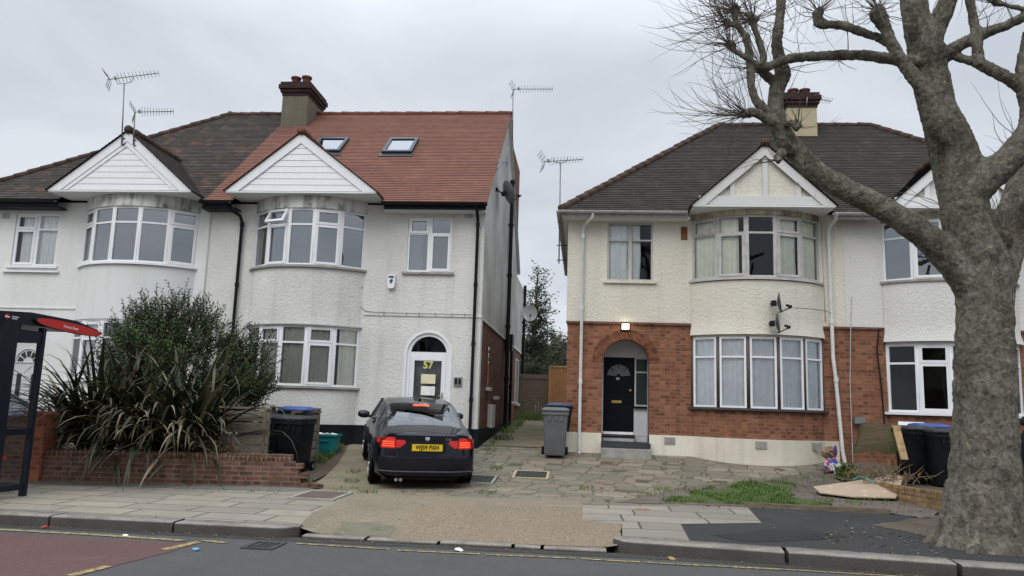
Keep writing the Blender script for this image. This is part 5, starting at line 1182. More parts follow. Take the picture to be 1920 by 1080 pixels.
LIMBS = [
 # trunk
 [(1852, 1075, 225, TY), (1850, 1030, 196, TY), (1849, 985, 165, TY), (1848, 930, 146, TY), (1847, 860, 132, TY), (1847, 760, 118, TY), (1846, 660, 110, TY), (1846, 570, 107, TY), (1842, 500, 110, TY), (1815, 430, 96, TY), (1806, 370, 98, TY), (1795, 310, 100, TY), (1778, 255, 88, TY), (1757, 200, 76, TY), (1747, 150, 74, TY), (1738, 100, 80, TY), (1722, 55, 62, TY), (1713, 0, 54, TY), (1707, -90, 46, TY), (1700, -200, 36, TY+.1)],
 [(1742, 105, 44, TY), (1752, 62, 42, TY-.05), (1772, 15, 40, TY-.1), (1800, -60, 34, TY-.2), (1830, -160, 28, TY-.3)],
 # right limb, high fork
 [(1808, 372, 84, TY-.05), (1845, 335, 76, TY-.15), (1885, 305, 62, TY-.25), (1912, 275, 54, TY-.35), (1935, 225, 46, TY-.4), (1922, 165, 34, TY-.4), (1913, 130, 20, TY-.4), (1925, 60, 14, TY-.4)],
 [(1920, 168, 34, TY-.38), (1893, 148, 26, TY-.4), (1862, 133, 25, TY-.35), (1842, 122, 25, TY-.3), (1812, 112, 18, TY-.22), (1785, 103, 17, TY-.1), (1765, 98, 16, TY)],
 [(1836, 124, 24, TY-.3), (1833, 92, 23, TY-.3), (1828, 50, 21, TY-.28), (1818, 0, 18, TY-.25), (1806, -70, 15, TY-.2)],
 [(1772, 104, 34, TY-.1), (1800, 84, 26, TY-.2), (1847, 62, 24, TY-.3), (1885, 48, 22, TY-.4), (1930, 26, 20, TY-.5), (2010, -20, 17, TY-.7)],
 [(1938, 22, 14, TY-.5), (1915, 16, 12, TY-.5), (1885, 9, 10, TY-.5), (1864, 4, 15, TY-.5)],
 # second limb to the right, behind
 [(1850, 560, 96, TY+.1), (1868, 500, 88, TY+.25), (1888, 440, 80, TY+.4), (1906, 385, 66, TY+.5), (1922, 330, 60, TY+.6), (1945, 250, 52, TY+.7), (1985, 120, 44, TY+.8), (2010, -20, 36, TY+.9)],
 [(1880, 470, 40, TY+.2), (1876, 446, 40, TY+.05), (1880, 432, 34, TY)],
 [(1900, 440, 60, TY+.35), (1925, 400, 50, TY+.2), (1960, 370, 46, TY), (2030, 330, 40, TY-.2)],
 # left limb
 [(1838, 565, 76, TY), (1808, 515, 74, TY-.02), (1765, 468, 66, TY), (1716, 428, 54, TY+.05), (1658, 392, 48, TY+.1), (1595, 360, 47, TY+.15), (1538, 328, 46, TY+.2), (1498, 292, 45, TY+.25), (1468, 252, 42, TY+.3), (1455, 208, 34, TY+.3), (1457, 165, 33, TY+.3), (1468, 140, 36, TY+.3), (1463, 118, 29, TY+.3), (1457, 85, 24, TY+.3), (1460, 48, 22, TY+.3), (1465, 0, 20, TY+.3), (1470, -60, 16, TY+.3), (1468, -110, 14, TY+.3)],
 [(1462, 165, 26, TY+.3), (1447, 150, 21, TY+.3), (1430, 137, 18, TY+.25), (1418, 128, 16, TY+.2)],
 [(1482, 290, 24, TY+.18), (1470, 268, 24, TY+.1), (1459, 240, 23, TY+.05), (1443, 216, 21, TY+.05), (1425, 198, 20, TY+.05), (1413, 178, 18, TY+.05), (1408, 150, 18, TY+.05), (1407, 122, 17, TY+.05), (1403, 90, 17, TY+.05), (1396, 66, 15, TY+.05), (1384, 50, 12, TY+.05), (1378, 34, 12, TY+.05), (1377, 20, 20, TY+.05), (1378, 10, 14, TY+.05)],
 [(1384, 50, 10, TY+.05), (1374, 46, 11, TY+.02), (1364, 44, 15, TY)],
 [(1428, 122, 14, TY+.1), (1432, 108, 15, TY+.1), (1425, 82, 15, TY+.1), (1417, 58, 12, TY+.1), (1412, 44, 17, TY+.1), (1411, 38, 10, TY+.1)],
 [(1425, 122, 14, TY), (1405, 112, 11, TY), (1388, 103, 11, TY), (1376, 95, 13, TY), (1371, 88, 16, TY), (1371, 82, 8, TY)],
 [(1448, 232, 22, TY+.02), (1428, 218, 20, TY-.05), (1412, 211, 20, TY-.1), (1402, 213, 22, TY-.12), (1398, 214, 12, TY-.13)],
 [(1470, 238, 16, TY+.2), (1484, 230, 13, TY+.1), (1495, 234, 20, TY), (1499, 238, 12, TY)],
 [(1468, 284, 20, TY+.05), (1461, 292, 20, TY), (1456, 299, 14, TY)],
 # long horizontal branch
 [(1735, 118, 30, TY-.1), (1690, 114, 24, TY-.1), (1640, 106, 23, TY-.05), (1595, 103, 22, TY), (1550, 105, 21, TY+.03), (1515, 106, 21, TY+.05), (1478, 111, 20, TY+.08), (1455, 120, 19, TY+.1), (1438, 126, 20, TY+.1), (1428, 128, 17, TY+.1)],
 # front branch ending in the dark knob
 [(1765, 262, 34, TY-.25), (1750, 230, 33, TY-.38), (1742, 195, 34, TY-.42), (1724, 158, 32, TY-.45), (1695, 121, 28, TY-.45), (1675, 88, 25, TY-.45), (1661, 56, 24, TY-.45), (1650, 36, 34, TY-.45), (1645, 22, 34, TY-.45), (1643, 12, 20, TY-.45)],
 [(1678, 88, 18, TY-.35), (1650, 72, 19, TY-.3), (1615, 60, 19, TY-.3), (1585, 49, 19, TY-.3), (1555, 46, 18, TY-.3), (1537, 44, 22, TY-.3), (1533, 30, 20, TY-.3), (1536, 18, 16, TY-.3)],
]
tb = at(1848, 1000, TY); tb.z = h(tb.x, TY)
TREE = thing('plane_tree', (tb.x, tb.y, tb.z), 'large pollarded plane tree with mottled bark and bare twigs on the right pavement', 'tree')
t = MB(); R = random.Random(11)
def limb(pts):
    P = [at(x, y, Y) for x, y, w, Y in pts]; rr = [w/2*ppm(Y)*(0.89 if w < 60 else 0.85) for x, y, w, Y in pts]
    # resample smoothly
    out, ro = [], []
    for i in range(len(P)-1):
        p0, p1, p2, p3 = P[max(i-1, 0)], P[i], P[i+1], P[min(i+2, len(P)-1)]
        k = max(2, int((p2-p1).length/0.05))
        for j in range(k):
            f = j/k
            q = 0.5*((2*p1) + (p2-p0)*f + (2*p0-5*p1+4*p2-p3)*f*f + (3*p1-p0-3*p2+p3)*f**3)
            out.append(q); ro.append((rr[i]*(1-f)+rr[i+1]*f)*(1+0.07*noise.noise(q*5)))
    out.append(P[-1]); ro.append(rr[-1])
    t.tube(out, ro, 16)
for L in LIMBS: limb(L)
# root flare
for k in range(9):
    a = 2*pi*k/9 + R.uniform(-.2, .2); b0 = V((tb.x, TY, 0.0)); d = V((cos(a), sin(a), 0))
    t.tube([b0+d*0.27+V((0, 0, .85)), b0+d*0.35+V((0, 0, .45)), b0+d*0.45+V((0, 0, .2)), b0+d*R.uniform(.58, .70)+V((0, 0, .07))], [.13, .13, .11, .05], 10)
# knuckles on the pollard heads
KNOBS = [(1377, 18, TY+.05, 30, 1), (1364, 44, TY, 18, .9), (1411, 38, TY+.1, 24, .9), (1371, 84, TY, 26, 1), (1400, 214, TY-.12, 26, 1), (1497, 236, TY, 12, .55), (1430, 126, TY+.1, 26, .8), (1645, 18, TY-.45, 22, .8), (1535, 22, TY-.3, 18, .7), (1864, 3, TY-.5, 8, .6), (1880, 430, TY, 12, .6), (1456, 299, TY, 4, .5), (1413, 35, TY+.1, 8, 1.0), (1468, -108, TY+.3, 34, 1.3), (1707, -150, TY, 20, 1.3), (1806, -70, TY-.2, 16, 1.2)]
for (x, y, Y, n, ln) in KNOBS:
    c = at(x, y, Y)
    for k in range(9):
        d = V((R.gauss(0, 1), R.gauss(0, 1), R.gauss(0, 1))).normalized(); q = c + d*R.uniform(.02, .065); s = R.uniform(.022, .045)
        t.lathe([(0.0, -s), (s*.8, -s*.6), (s, 0), (s*.8, s*.6), (0, s)], q, d, 8)
to = t.build('trunk', m_bark, TREE)
rm = to.modifiers.new('fuse', 'REMESH'); rm.mode = 'VOXEL'; rm.voxel_size = 0.016; rm.use_smooth_shade = True
s1 = to.modifiers.new('soften', 'SMOOTH'); s1.factor = 0.5; s1.iterations = 3
tx = bpy.data.textures.new('bark_relief', 'CLOUDS'); tx.noise_scale = 0.11; tx.noise_depth = 4
dm = to.modifiers.new('relief', 'DISPLACE'); dm.texture = tx; dm.strength = 0.032; dm.mid_level = 0.5; dm.texture_coords = 'LOCAL'
tx2 = bpy.data.textures.new('bark_relief_fine', 'CLOUDS'); tx2.noise_scale = 0.04; tx2.noise_depth = 3
dm = to.modifiers.new('relief_fine', 'DISPLACE'); dm.texture = tx2; dm.strength = 0.026; dm.mid_level = 0.5; dm.texture_coords = 'LOCAL'
# twigs
cr = MB()
def twig(p, d, L, r, bend, n=9):
    P, rr = [p], [r]; q = p.copy(); d = d.normalized(); ax = V((R.gauss(0, .5), R.gauss(0, .5), bend))
    for i in range(n):
        d = (d + ax*(0.9/n) + V((R.gauss(0, .13), R.gauss(0, .13), R.gauss(0, .13)))).normalized(); q = q + d*(L/n); P.append(q); rr.append(r*(1-0.8*(i+1)/n))
    cr.tube(P, rr, 4, cap=False); return P
for (x, y, Y, n, ln) in KNOBS:
    c = at(x, y, Y)
    left = x < 1530
    for k in range(int(n*1.7)):
        if left: d = V((R.gauss(-0.55, .7), R.gauss(-0.1, .6), R.gauss(0.15, .6)))
        else: d = V((R.gauss(-.25, .8), R.gauss(0, .6), R.gauss(.35, .6)))
        if (x, y) == (1400, 214): d = V((R.gauss(-1, .35), R.gauss(-.1, .4), R.gauss(-.05, .35)))
        if y < -50: d = V((R.gauss(0, .8), R.gauss(0, .6), R.gauss(-.2, .8)))
        L = ln*R.uniform(.4, 1.25)*(1.12 if left else .9)
        P = twig(c+d.normalized()*.03, d, L, R.uniform(.0045, .0068), R.uniform(.2, 1.5) if y > -50 else -.5)
        if R.random() < .6:
            i = R.randint(2, 5); twig(P[i], (P[i+1]-P[i]).normalized()+V((R.gauss(0, .5), R.gauss(0, .5), R.gauss(.1, .5))), L*.45, .0032, .5, 5)
# loose shoots from the limbs
for (x, y, Y, dx, dz, L) in ((1905, 285, TY-.2, -.7, .55, .75), (1900, 280, TY-.3, -.45, .9, .6), (1910, 262, TY-.3, -.8, .9, 1.2), (1870, 318, TY-.2, -.6, .6, .35), (1905, 300, TY-.2, -.9, .35, .55), (1830, 560, TY-.3, -.3, 1, .01), (1757, 395, TY-.4, -.8, .3, .9), (1765, 385, TY-.4, -.9, .5, 1.1), (1772, 400, TY-.4, -1, .05, .8), (1880, 420, TY-.2, .2, 1, .7), (1872, 425, TY-.2, -.35, 1, .5), (1885, 425, TY-.2, .9, .9, .8), (1890, 430, TY-.2, .8, .6, .6), (1600, 58, TY-.3, -.2, 1, .7), (1570, 106, TY, .1, -1, .3), (1500, 108, TY, -.3, 1, .8), (1560, 104, TY, .4, -1, .45), (1590, 103, TY, .1, 1, .9), (1480, 60, TY+.3, .5, .9, .8), (1452, 60, TY+.3, -.7, .7, .9), (1470, 180, TY+.3, .8, .7, .7), (1440, 200, TY+.05, -.7, .8, .8), (1475, 130, TY+.3, 1, .2, .7), (1465, 20, TY+.3, .9, .5, .8), (1458, 30, TY+.3, -.9, .6, .8), (1710, 10, TY, -.8, .6, .9), (1700, 40, TY-.2, -.9, .7, .8), (1790, 0, TY-.2, .8, .4, .9), (1825, 40, TY-.3, .8, .3, .9), (1740, 120, TY-.2, -.9, -.35, .55), (1850, 60, TY-.4, .2, 1, .6), (1900, 40, TY-.5, -.2, 1, .6), (1830, 90, TY-.3, .9, .6, .8)):
    p = at(x, y, Y)
    for k in range(2): twig(p, V((dx+R.gauss(0, .2), R.gauss(0, .3), dz+R.gauss(0, .2))), L*R.uniform(.7, 1.1), R.uniform(.004, .007), R.uniform(-.1, .5))
cr.build('crown', m_twig, TREE, recalc=False)

# ================================================================== PLANTS
def leafmat(name, c1, c2, rough=0.45, sp=0.4, sc=3.0):
    m = MT(name, rough, sp)
    m.color(m.mix(m.ramp(m.noise(m.obj, sc, 4), [(0.35, 0.0), (0.65, 1.0)]), c1, c2)); return m.m
# New Zealand flax: strap leaves arching from a few crowns
m_flax = None
def flaxmat():
    m = MT('dark_flax_leaf', 0.5, 0.22)
    u = m.n('ShaderNodeSeparateXYZ', {0: m.uv}); v = u.outputs[1]
    rnd = m.n('ShaderNodeSeparateXYZ', {0: m.uv}).outputs[0]
    base = m.ramp(rnd, [(0.0, (0.008, 0.014, 0.006)), (0.4, (0.020, 0.032, 0.011)), (0.65, (0.036, 0.042, 0.018)), (0.84, (0.085, 0.082, 0.045)), (0.95, (0.25, 0.21, 0.14))], 'LINEAR')
    tip = m.ramp(v, [(0.7, 0.0), (1.0, 0.6)])
    m.color(m.mix(tip, base, (0.13, 0.11, 0.07))); return m.m
m_flax = flaxmat()
fc = at(245, 846, 13.2)
FL = thing('flax_plant', (fc.x, 13.2, h(fc.x, 13.2)), 'huge dark flax plant with arching strap leaves spilling over the brick garden wall', 'plant')
fm = MB(); R = random.Random(5)
crowns = [(fc.x+dx, 13.15+dy, 0.58) for dx, dy in ((-1.0, .2), (-.55, -.1), (0, .1), (.45, -.05), (.9, .15), (-.2, .6), (.5, .7), (-.8, .7), (1.15, .4))]
def strap(p, az, el, L, wd, droop, hue):
    d = V((cos(az)*cos(el), sin(az)*cos(el), sin(el))); q = V(p); n = 9; rows = []
    kink = R.uniform(.55, .8) if R.random() < .4 else 2
    for i in range(n+1):
        f = i/n; side = d.cross(V((0, 0, 1)))
        if side.length < .05: side = V((-sin(az), cos(az), 0))
        side.normalize(); nn = side.cross(d)
        w_ = wd*(0.55+0.45*min(1, f*3))*(1-max(0, (f-.55)/.45)**1.6)*0.5 + .0015
        rows.append((q.copy(), side.copy(), nn.copy(), w_, f))
        g = droop*(f**1.3)*(3.2 if f > kink else 1)
        d = (d + V((R.gauss(0, .03), R.gauss(0, .03), -g*2.4/n))).normalized(); q = q + d*(L/n)
    vs, us = [], []
    for (q, s, nn, w_, f) in rows: vs += [q-s*w_+nn*w_*.4, q-nn*w_*.1, q+s*w_+nn*w_*.4]; us += [(hue, f)]*3
    fs = []
    for i in range(n): fs += [(3*i, 3*i+1, 3*i+4, 3*i+3), (3*i+1, 3*i+2, 3*i+5, 3*i+4)]
    fm.mesh(vs, fs, 0, True, [[us[j] for j in f] for f in fs])
for k in range(950):
    c = R.choice(crowns); hue = R.random()**1.1
    az = R.uniform(0, 2*pi); el = R.uniform(.3, 1.3) if R.random() < .75 else R.uniform(-.1, .6)
    L = R.uniform(1.15, 2.15)
    strap((c[0]+R.gauss(0, .12), c[1]+R.gauss(0, .1), c[2]+R.uniform(0, .25)), az, el, L, R.uniform(.042, .078), R.uniform(.45, 1.5), hue)
for k in range(150):        # dead pale leaves hanging over the wall
    c = R.choice(crowns[:5]); strap((c[0]+R.gauss(0, .2), c[1]-.1, c[2]+.35), R.uniform(pi*1.1, pi*1.9), R.uniform(.1, .9), R.uniform(.9, 1.5), R.uniform(.03, .05), R.uniform(1.0, 1.8), R.uniform(.78, 1.0))
for (px_, py_, L, az, el) in ((110, 640, 1.9, 2.3, 1.1), (140, 640, 1.8, 2.0, 1.2), (150, 640, 1.7, 2.8, .9), (90, 650, 1.6, 2.7, 1.1), (330, 640, 1.9, .6, 1.2), (350, 640, 1.8, .4, .95), (95, 650, 1.7, 2.6, 1.0), (125, 640, 1.7, 2.5, 1.15), (285, 650, 1.8, 1.5, 1.45), (310, 645, 1.8, .9, 1.4), (60, 690, 1.6, 3.0, .75), (180, 655, 1.6, 2, 1.4), (255, 650, 1.8, 1.8, 1.5)):
    c = R.choice(crowns[:3]) if px_ < 200 else R.choice(crowns[2:5]); strap(c, az, el, L, .055, .15, R.uniform(.1, .6))
fm.build('foliage', m_flax, FL, recalc=False)
# flower stalk
s = MB(); s.tube([(fc.x+.1, 13.2, .5), (fc.x+.12, 13.1, 1.2), (fc.x+.05, 12.95, 1.75), (fc.x+.1, 12.9, 2.05)], [.02, .018, .014, .008], 6)
for k in range(8): p = V((fc.x+.06, 12.95, 1.5+k*.06)); s.tube([p, p+V((.07*(-1)**k, -.03, .05))], [.008, .012], 5)
s.build('flower_stalk', plain('dark_purple_stalk', (0.05, 0.03, 0.03), 0.7), FL)

# evergreen shrub of upright leafy shoots
m_leaf = leafmat('glossy_evergreen_leaf', (0.022, 0.045, 0.012), (0.055, 0.098, 0.026), 0.5, 0.2)
m_leafD = leafmat('dark_evergreen_leaf', (0.012, 0.024, 0.009), (0.030, 0.053, 0.017), 0.5, 0.2)
m_stem = plain('brown_stems', (0.09, 0.07, 0.05), 0.9, 0.1, var=0.3)
def shrub(name, loc, label, cat, blobs, nshoot, leaf_l, mats, seed, shoot=(.35, .8), gap=0.0):
    """upright shoots filling ellipsoidal masses: blobs = (cx,cy,cz,rx,ry,rz)"""
    R = random.Random(seed); T = thing(name, loc, label, cat)
    lf, st = MB(), MB()
    base = V(loc)
    for (cx, cy, cz, rx, ry, rz) in blobs:
        c = V((cx, cy, cz)); st.tube([base+V((R.gauss(0, .1), R.gauss(0, .1), 0)), base.lerp(c, .5)+V((R.gauss(0, .1), 0, 0)), c], [.035, .028, .015], 6)
        for k in range(int(nshoot)):
            d = V((R.gauss(0, 1), R.gauss(0, 1), R.gauss(0, 1))).normalized(); rr = R.uniform(.45, 1.0)**.6
            p = c + V((d.x*rx*rr, d.y*ry*rr, d.z*rz*rr))
            if p.z < base.z+.1: continue
            g = (V((d.x*.7, d.y*.7, max(-.1, d.z)*.6+.75))+V((R.gauss(0, .3), R.gauss(0, .3), R.gauss(0, .2)))).normalized(); L = R.uniform(*shoot)
            st.tube([p-g*.15, p+g*L*.5, p+g*L], [.006, .005, .002], 3, cap=False)
            n = int(L/leaf_l*2.6)
            for j in range(n):
                q = p + g*(L*(j+.5)/n); az = j*2.4+R.uniform(-.4, .4); a = g.orthogonal().normalized(); b = g.cross(a)
                o = (a*cos(az)+b*sin(az)); ld = (o*.8+g*.55+V((0, 0, R.uniform(-.3, .1)))).normalized(); s = ld.cross(g).normalized(); l = leaf_l*R.uniform(.7, 1.15); w_ = l*.22
                up = s.cross(ld)*w_*.35
                lf.mesh([q, q+ld*l*.5-s*w_+up, q+ld*l, q+ld*l*.5+s*w_+up, q+ld*l*.5], [(0, 1, 4), (1, 2, 4), (0, 4, 3), (4, 2, 3)], R.choice((0, 0, 1)) if len(mats) > 1 else 0)
    lf.build('foliage', mats, T, recalc=False); st.build('stem', m_stem, T, recalc=False); return T
def B(px, py, Y, rx, ry, rz): p = at(px, py, Y); return (p.x, p.y, p.z, rx, ry, rz)
sb = V((-7.6, 14.9, h(-7.6, 14.9)))
shrub('evergreen_shrub', sb, 'tall dense dark green evergreen shrub standing behind the flax plant', 'shrub', [
 B(325, 640, 15, .75, .6, .5), B(300, 610, 15.2, .45, .4, .4), B(345, 615, 15, .45, .4, .45), B(270, 640, 15, .5, .5, .45), B(390, 650, 15, .55, .5, .45), B(250, 690, 14.8, .6, .5, .45), B(330, 710, 14.7, .8, .5, .6), B(420, 700, 14.9, .5, .5, .5), B(460, 680, 15.2, .35, .4, .3), B(440, 740, 14.9, .5, .5, .3), B(470, 735, 15, .3, .4, .25), B(370, 760, 14.7, .6, .5, .4), B(300, 750, 14.6, .6, .5, .4), B(425, 775, 14.9, .5, .4, .35), B(240, 740, 14.6, .5, .4, .4)], 120, .075, [m_leafD, m_leaf], 21, (.3, .65))
sb2 = V((-9.2, 14.4, h(-9.2, 14.4)))
shrub('leafy_shrub', sb2, 'lighter green leafy bush beside the bay window, left of the tall dark shrub', 'shrub', [
 B(255, 640, 14.6, .35, .4, .28), B(280, 660, 14.3, .4, .4, .35), B(235, 690, 14.5, .4, .35, .28), B(310, 680, 14.2, .35, .35, .3)], 90, .085, [m_leaf], 22, (.25, .5))
# dead brown plant by the fence panel
dp = at(392, 850, 13.1); T = thing('dead_plant', (dp.x, 13.1, h(dp.x, 13.1)), 'dead brown scrubby plant leaning over the wall beside the timber panel', 'plant')
s = MB(); R = random.Random(9)
for k in range(260):
    p = V((dp.x+R.gauss(0, .25), 13.15+R.gauss(0, .15), .25+R.uniform(0, .55))); d = V((R.gauss(0, .8), R.gauss(-.2, .5), R.gauss(.2, .8))).normalized()
    s.tube([p, p+d*.12, p+d*.22+V((0, 0, R.gauss(0, .05)))], [.006, .005, .002], 3, cap=False)
s.build('stem', plain('dead_brown_stems', (0.17, 0.12, 0.075), 0.9, 0.1, var=0.4), T, recalc=False)
s = MB()
for k in range(700):
    p = V((dp.x+R.gauss(0, .26), 13.12+R.gauss(0, .17), .2+R.uniform(0, .65))); a = V((R.gauss(0, 1), R.gauss(0, 1), R.gauss(0, 1))).normalized()*.035; b = a.orthogonal().normalized()*.016
    s.mesh([p-a, p+b, p+a, p-b], [(0, 1, 2, 3)])
s.build('foliage', plain('dead_brown_leaves', (0.19, 0.13, 0.08), 0.9, 0.1, var=0.4, scale=20), T, recalc=False)
# small tufts
def tuft(px, py, n, hh, sp, label, col, name='grass_tuft', cat='plant', Y=None):
    c = G(px, py) if Y is None else at(px, py, Y); b = MB(); R = random.Random(int(px))
    for k in range(n):
        az = R.uniform(0, 2*pi); p = V((c.x+R.gauss(0, sp), c.y+R.gauss(0, sp*.7), h(c.x, c.y)+.01)); L = hh*R.uniform(.6, 1.1); d = V((cos(az)*.35, sin(az)*.35, 1)); q = p + d*L*.6; e = p + V((cos(az)*L*.55, sin(az)*L*.55, L*.85)); s = V((-sin(az), cos(az), 0))*.009
        b.mesh([p-s, p+s, q+s*.8, q-s*.8, e], [(0, 1, 2, 3), (3, 2, 4)])
    tag(b.build(name, col, recalc=False, origin=(c.x, c.y, h(c.x, c.y))), label, cat)
tuft(1588, 896, 240, .33, .10, 'bright green grass tuft by the drainpipe foot at the corner of the brick bed', m_grass)
tuft(938, 826, 60, .22, .12, 'low leafy weed at the foot of the black plinth between the houses', m_leaf, 'weed')
tuft(572, 905, 40, .14, .06, 'small weed at the broken end of the garden wall', m_leaf, 'weed')

# ---- trees and fences beyond the side passage
def fence_panel(x0, x1, Y, ht, mat, label, name='fence_panel', frame=None, trellis=False):
    zb = h((x0+x1)/2, Y); t = thing(name, ((x0+x1)/2, Y, zb), label, 'fence'); b = MB(); n = int((x1-x0)/0.11); R = random.Random(int(x0*10))
    for i in range(n):
        a = x0+(x1-x0)*i/n; b.bx(a, a+(x1-x0)/n-.006, Y+R.uniform(-.006, .006), Y+.02, zb, zb+ht+R.uniform(-.02, .015))
    b.build('board', mat, t)
    b = MB()
    if frame: 
        b.bx(x0-.06, x0-.002, Y-.03, Y+.04, zb, zb+ht+.05); b.bx(x1+.002, x1+.06, Y-.03, Y+.04, zb, zb+ht+.05); b.bx(x0, x1, Y-.03, Y+.04, zb+ht+.02, zb+ht+.08)
    else: b.bx(x0-.1, x0-.002, Y-.05, Y+.05, zb, zb+ht+.2); b.bx(x0, x1, Y-.03, Y-.008, zb+ht-.05, zb+ht+.12)
    b.build('rail', frame or mat, t)
fx0, fx1, fx2 = at(975, 740, 30).x-1.2, at(1031, 740, 30).x, at(1066, 740, 30).x+.4
fence_panel(fx0, fx1-.08, 30.0, at(1005, 703, 30).z-h(0, 30)-.1, m_oldwood, 'grey weathered vertical board fence at the end of the side passage')
fence_panel(fx1+.02, fx2, 29.6, at(1050, 690, 29.6).z-h(0, 29.6), plain('orange_stained_timber', (0.36, 0.17, 0.065), 0.7, var=0.2, scale=3), 'newer orange-brown timber fence panel beside the cream house', frame=plain('orange_timber_frame', (0.42, 0.22, 0.1), 0.7))
# conifer with a bare top, hanging over the fence
ct = V((at(995, 700, 34).x, 34, 1.2)); T = thing('conifer_tree', ct, 'tall sparse dark conifer seen in the gap beyond the side passage', 'tree')
s, lf = MB(), MB(); R = random.Random(31); topz = at(1000, 505, 34).z
s.tube([ct, ct+V((.1, 0, 3)), V((ct.x+.2, 34, topz))], [.16, .11, .02], 8)
for k in range(120):
    z = R.uniform(1.5, topz-1.2-.2); p = V((ct.x+.05+.03*z, 34, 1.2+z)); az = R.uniform(0, 2*pi); L = R.uniform(.5, 1.5)*(1-.55*z/(topz-1)); d = V((cos(az), sin(az), R.uniform(-.05, .55)))
    P = [p, p+d*L*.5, p+d*L+V((0, 0, R.uniform(-.1, .3)))]; s.tube(P, [.025, .014, .004], 4, cap=False)
    dens = 46 if z < (topz-1.2)*.72 else 14
    for j in range(dens):
        q = P[0].lerp(P[2], R.uniform(.25, 1))+V((R.gauss(0, .12), R.gauss(0, .12), R.gauss(-.02, .1))); a = V((R.gauss(0, 1), R.gauss(0, 1), R.gauss(0, .6))).normalized()*R.uniform(.05, .12); b = a.orthogonal().normalized()*.03
        lf.mesh([q-a, q+b, q+a, q-b], [(0, 1, 2, 3)])
s.build('trunk', m_twig, T, recalc=False); lf.build('crown', leafmat('conifer_needles', (0.028, 0.04, 0.022), (0.06, 0.075, 0.04), 0.7, 0.2, 1.0), T, recalc=False)
# thicket behind: individual bare or dark trees
def baretree(px, Y, topy, wd, label, col, leafy, seed, name):
    R = random.Random(seed); b = V((at(px, 760, Y).x, Y, 1.15)); T = thing(name, b, label, 'tree'); s, lf = MB(), MB(); top = at(px, topy, Y).z
    s.tube([b, b+V((0, 0, (top-1)*.4)), V((b.x+.2, Y, top-.3))], [.14, .10, .02], 6)
    for k in range(90):
        z = R.uniform(.4, (top-1.2)*.9); az = R.uniform(0, 2*pi); L = wd*R.uniform(.5, 1.0)*(1-.45*z/(top-1)); d = V((cos(az), sin(az), R.uniform(.2, .9))); p = b+V((0, 0, z)); e = p+d*L
        s.tube([p, p+d*L*.5+V((0, 0, .1)), e], [.022, .014, .005], 3, cap=False)
        for j in range(4):
            q = p.lerp(e, R.uniform(.3, 1)); s.tube([q, q+V((R.gauss(0, .3), R.gauss(0, .3), R.uniform(.1, .5)))], [.008, .003], 3, cap=False)
        for j in range(leafy):
            q = p.lerp(e, R.uniform(.2, 1.05))+V((R.gauss(0, .16), R.gauss(0, .16), R.gauss(0, .16))); a = V((R.gauss(0, 1), R.gauss(0, 1), R.gauss(0, 1))).normalized()*R.uniform(.06, .13); c = a.orthogonal().normalized()*.05
            lf.mesh([q-a, q+c, q+a, q-c], [(0, 1, 2, 3)])
    s.build('trunk', m_twig, T, recalc=False)
    if leafy: lf.build('crown', col, T, recalc=False)
m_brush = leafmat('brown_winter_scrub', (0.075, 0.062, 0.05), (0.12, 0.098, 0.078), 0.9, 0.1, 1.0)
m_dkgr = leafmat('dark_hedge_leaf', (0.025, 0.036, 0.02), (0.055, 0.066, 0.036), 0.7, 0.2, 1.0)
baretree(1025, 41, 640, 1.3, 'bushy dark green tree behind the grey board fence', m_dkgr, 44, 41, 'garden_tree')
baretree(1060, 44, 632, 1.5, 'brown winter thicket tree behind the orange fence panel', m_brush, 40, 42, 'garden_tree')
baretree(985, 43, 625, 1.4, 'brown bushy tree close behind the back corner of the white house', m_brush, 34, 43, 'garden_tree')
baretree(1042, 46, 615, 1.2, 'pale thin bare tree rising above the thicket in the gap', m_brush, 5, 44, 'bare_tree')
baretree(1095, 46, 640, 1.6, 'dark bush mostly hidden behind the cream house', m_dkgr, 40, 45, 'garden_tree')
baretree(955, 46, 640, 1.6, 'dark bush mostly hidden behind the white house numbered 57', m_dkgr, 40, 46, 'garden_tree')
# ================================================================== CARS
def carpaint(name, col):
    m = MT(name, 0.4, 0.15, 0.0); m.color(m.mix(m.ramp(m.noise(m.obj, 3, 5), [(.4, 0.0), (.8, .2)]), col, (0.025, 0.023, 0.02)))
    m.b.inputs['Coat Weight'].default_value = 0.6; m.b.inputs['Coat Roughness'].default_value = 0.05; return m.m
m_tyre = plain('tyre_rubber', (0.008, 0.008, 0.008), 0.9, 0.1, bump=.3)
m_alloy = plain('alloy_rim', (0.42, 0.43, 0.45), 0.3, 0.5, 0.9)
m_chrome = plain('chrome', (0.6, 0.6, 0.62), 0.15, 0.5, 1.0)
m_carglass = glassmat('car_glass', 2.1, (0.8, 0.86, 0.86))
m_greenglass = glassmat('green_tinted_car_glass', 2.6, (0.35, 0.55, 0.48))
m_seat = plain('grey_car_interior', (0.12, 0.125, 0.13), 0.8, 0.2)
m_head = plain('grey_headrest', (0.38, 0.39, 0.40), 0.8, 0.2)
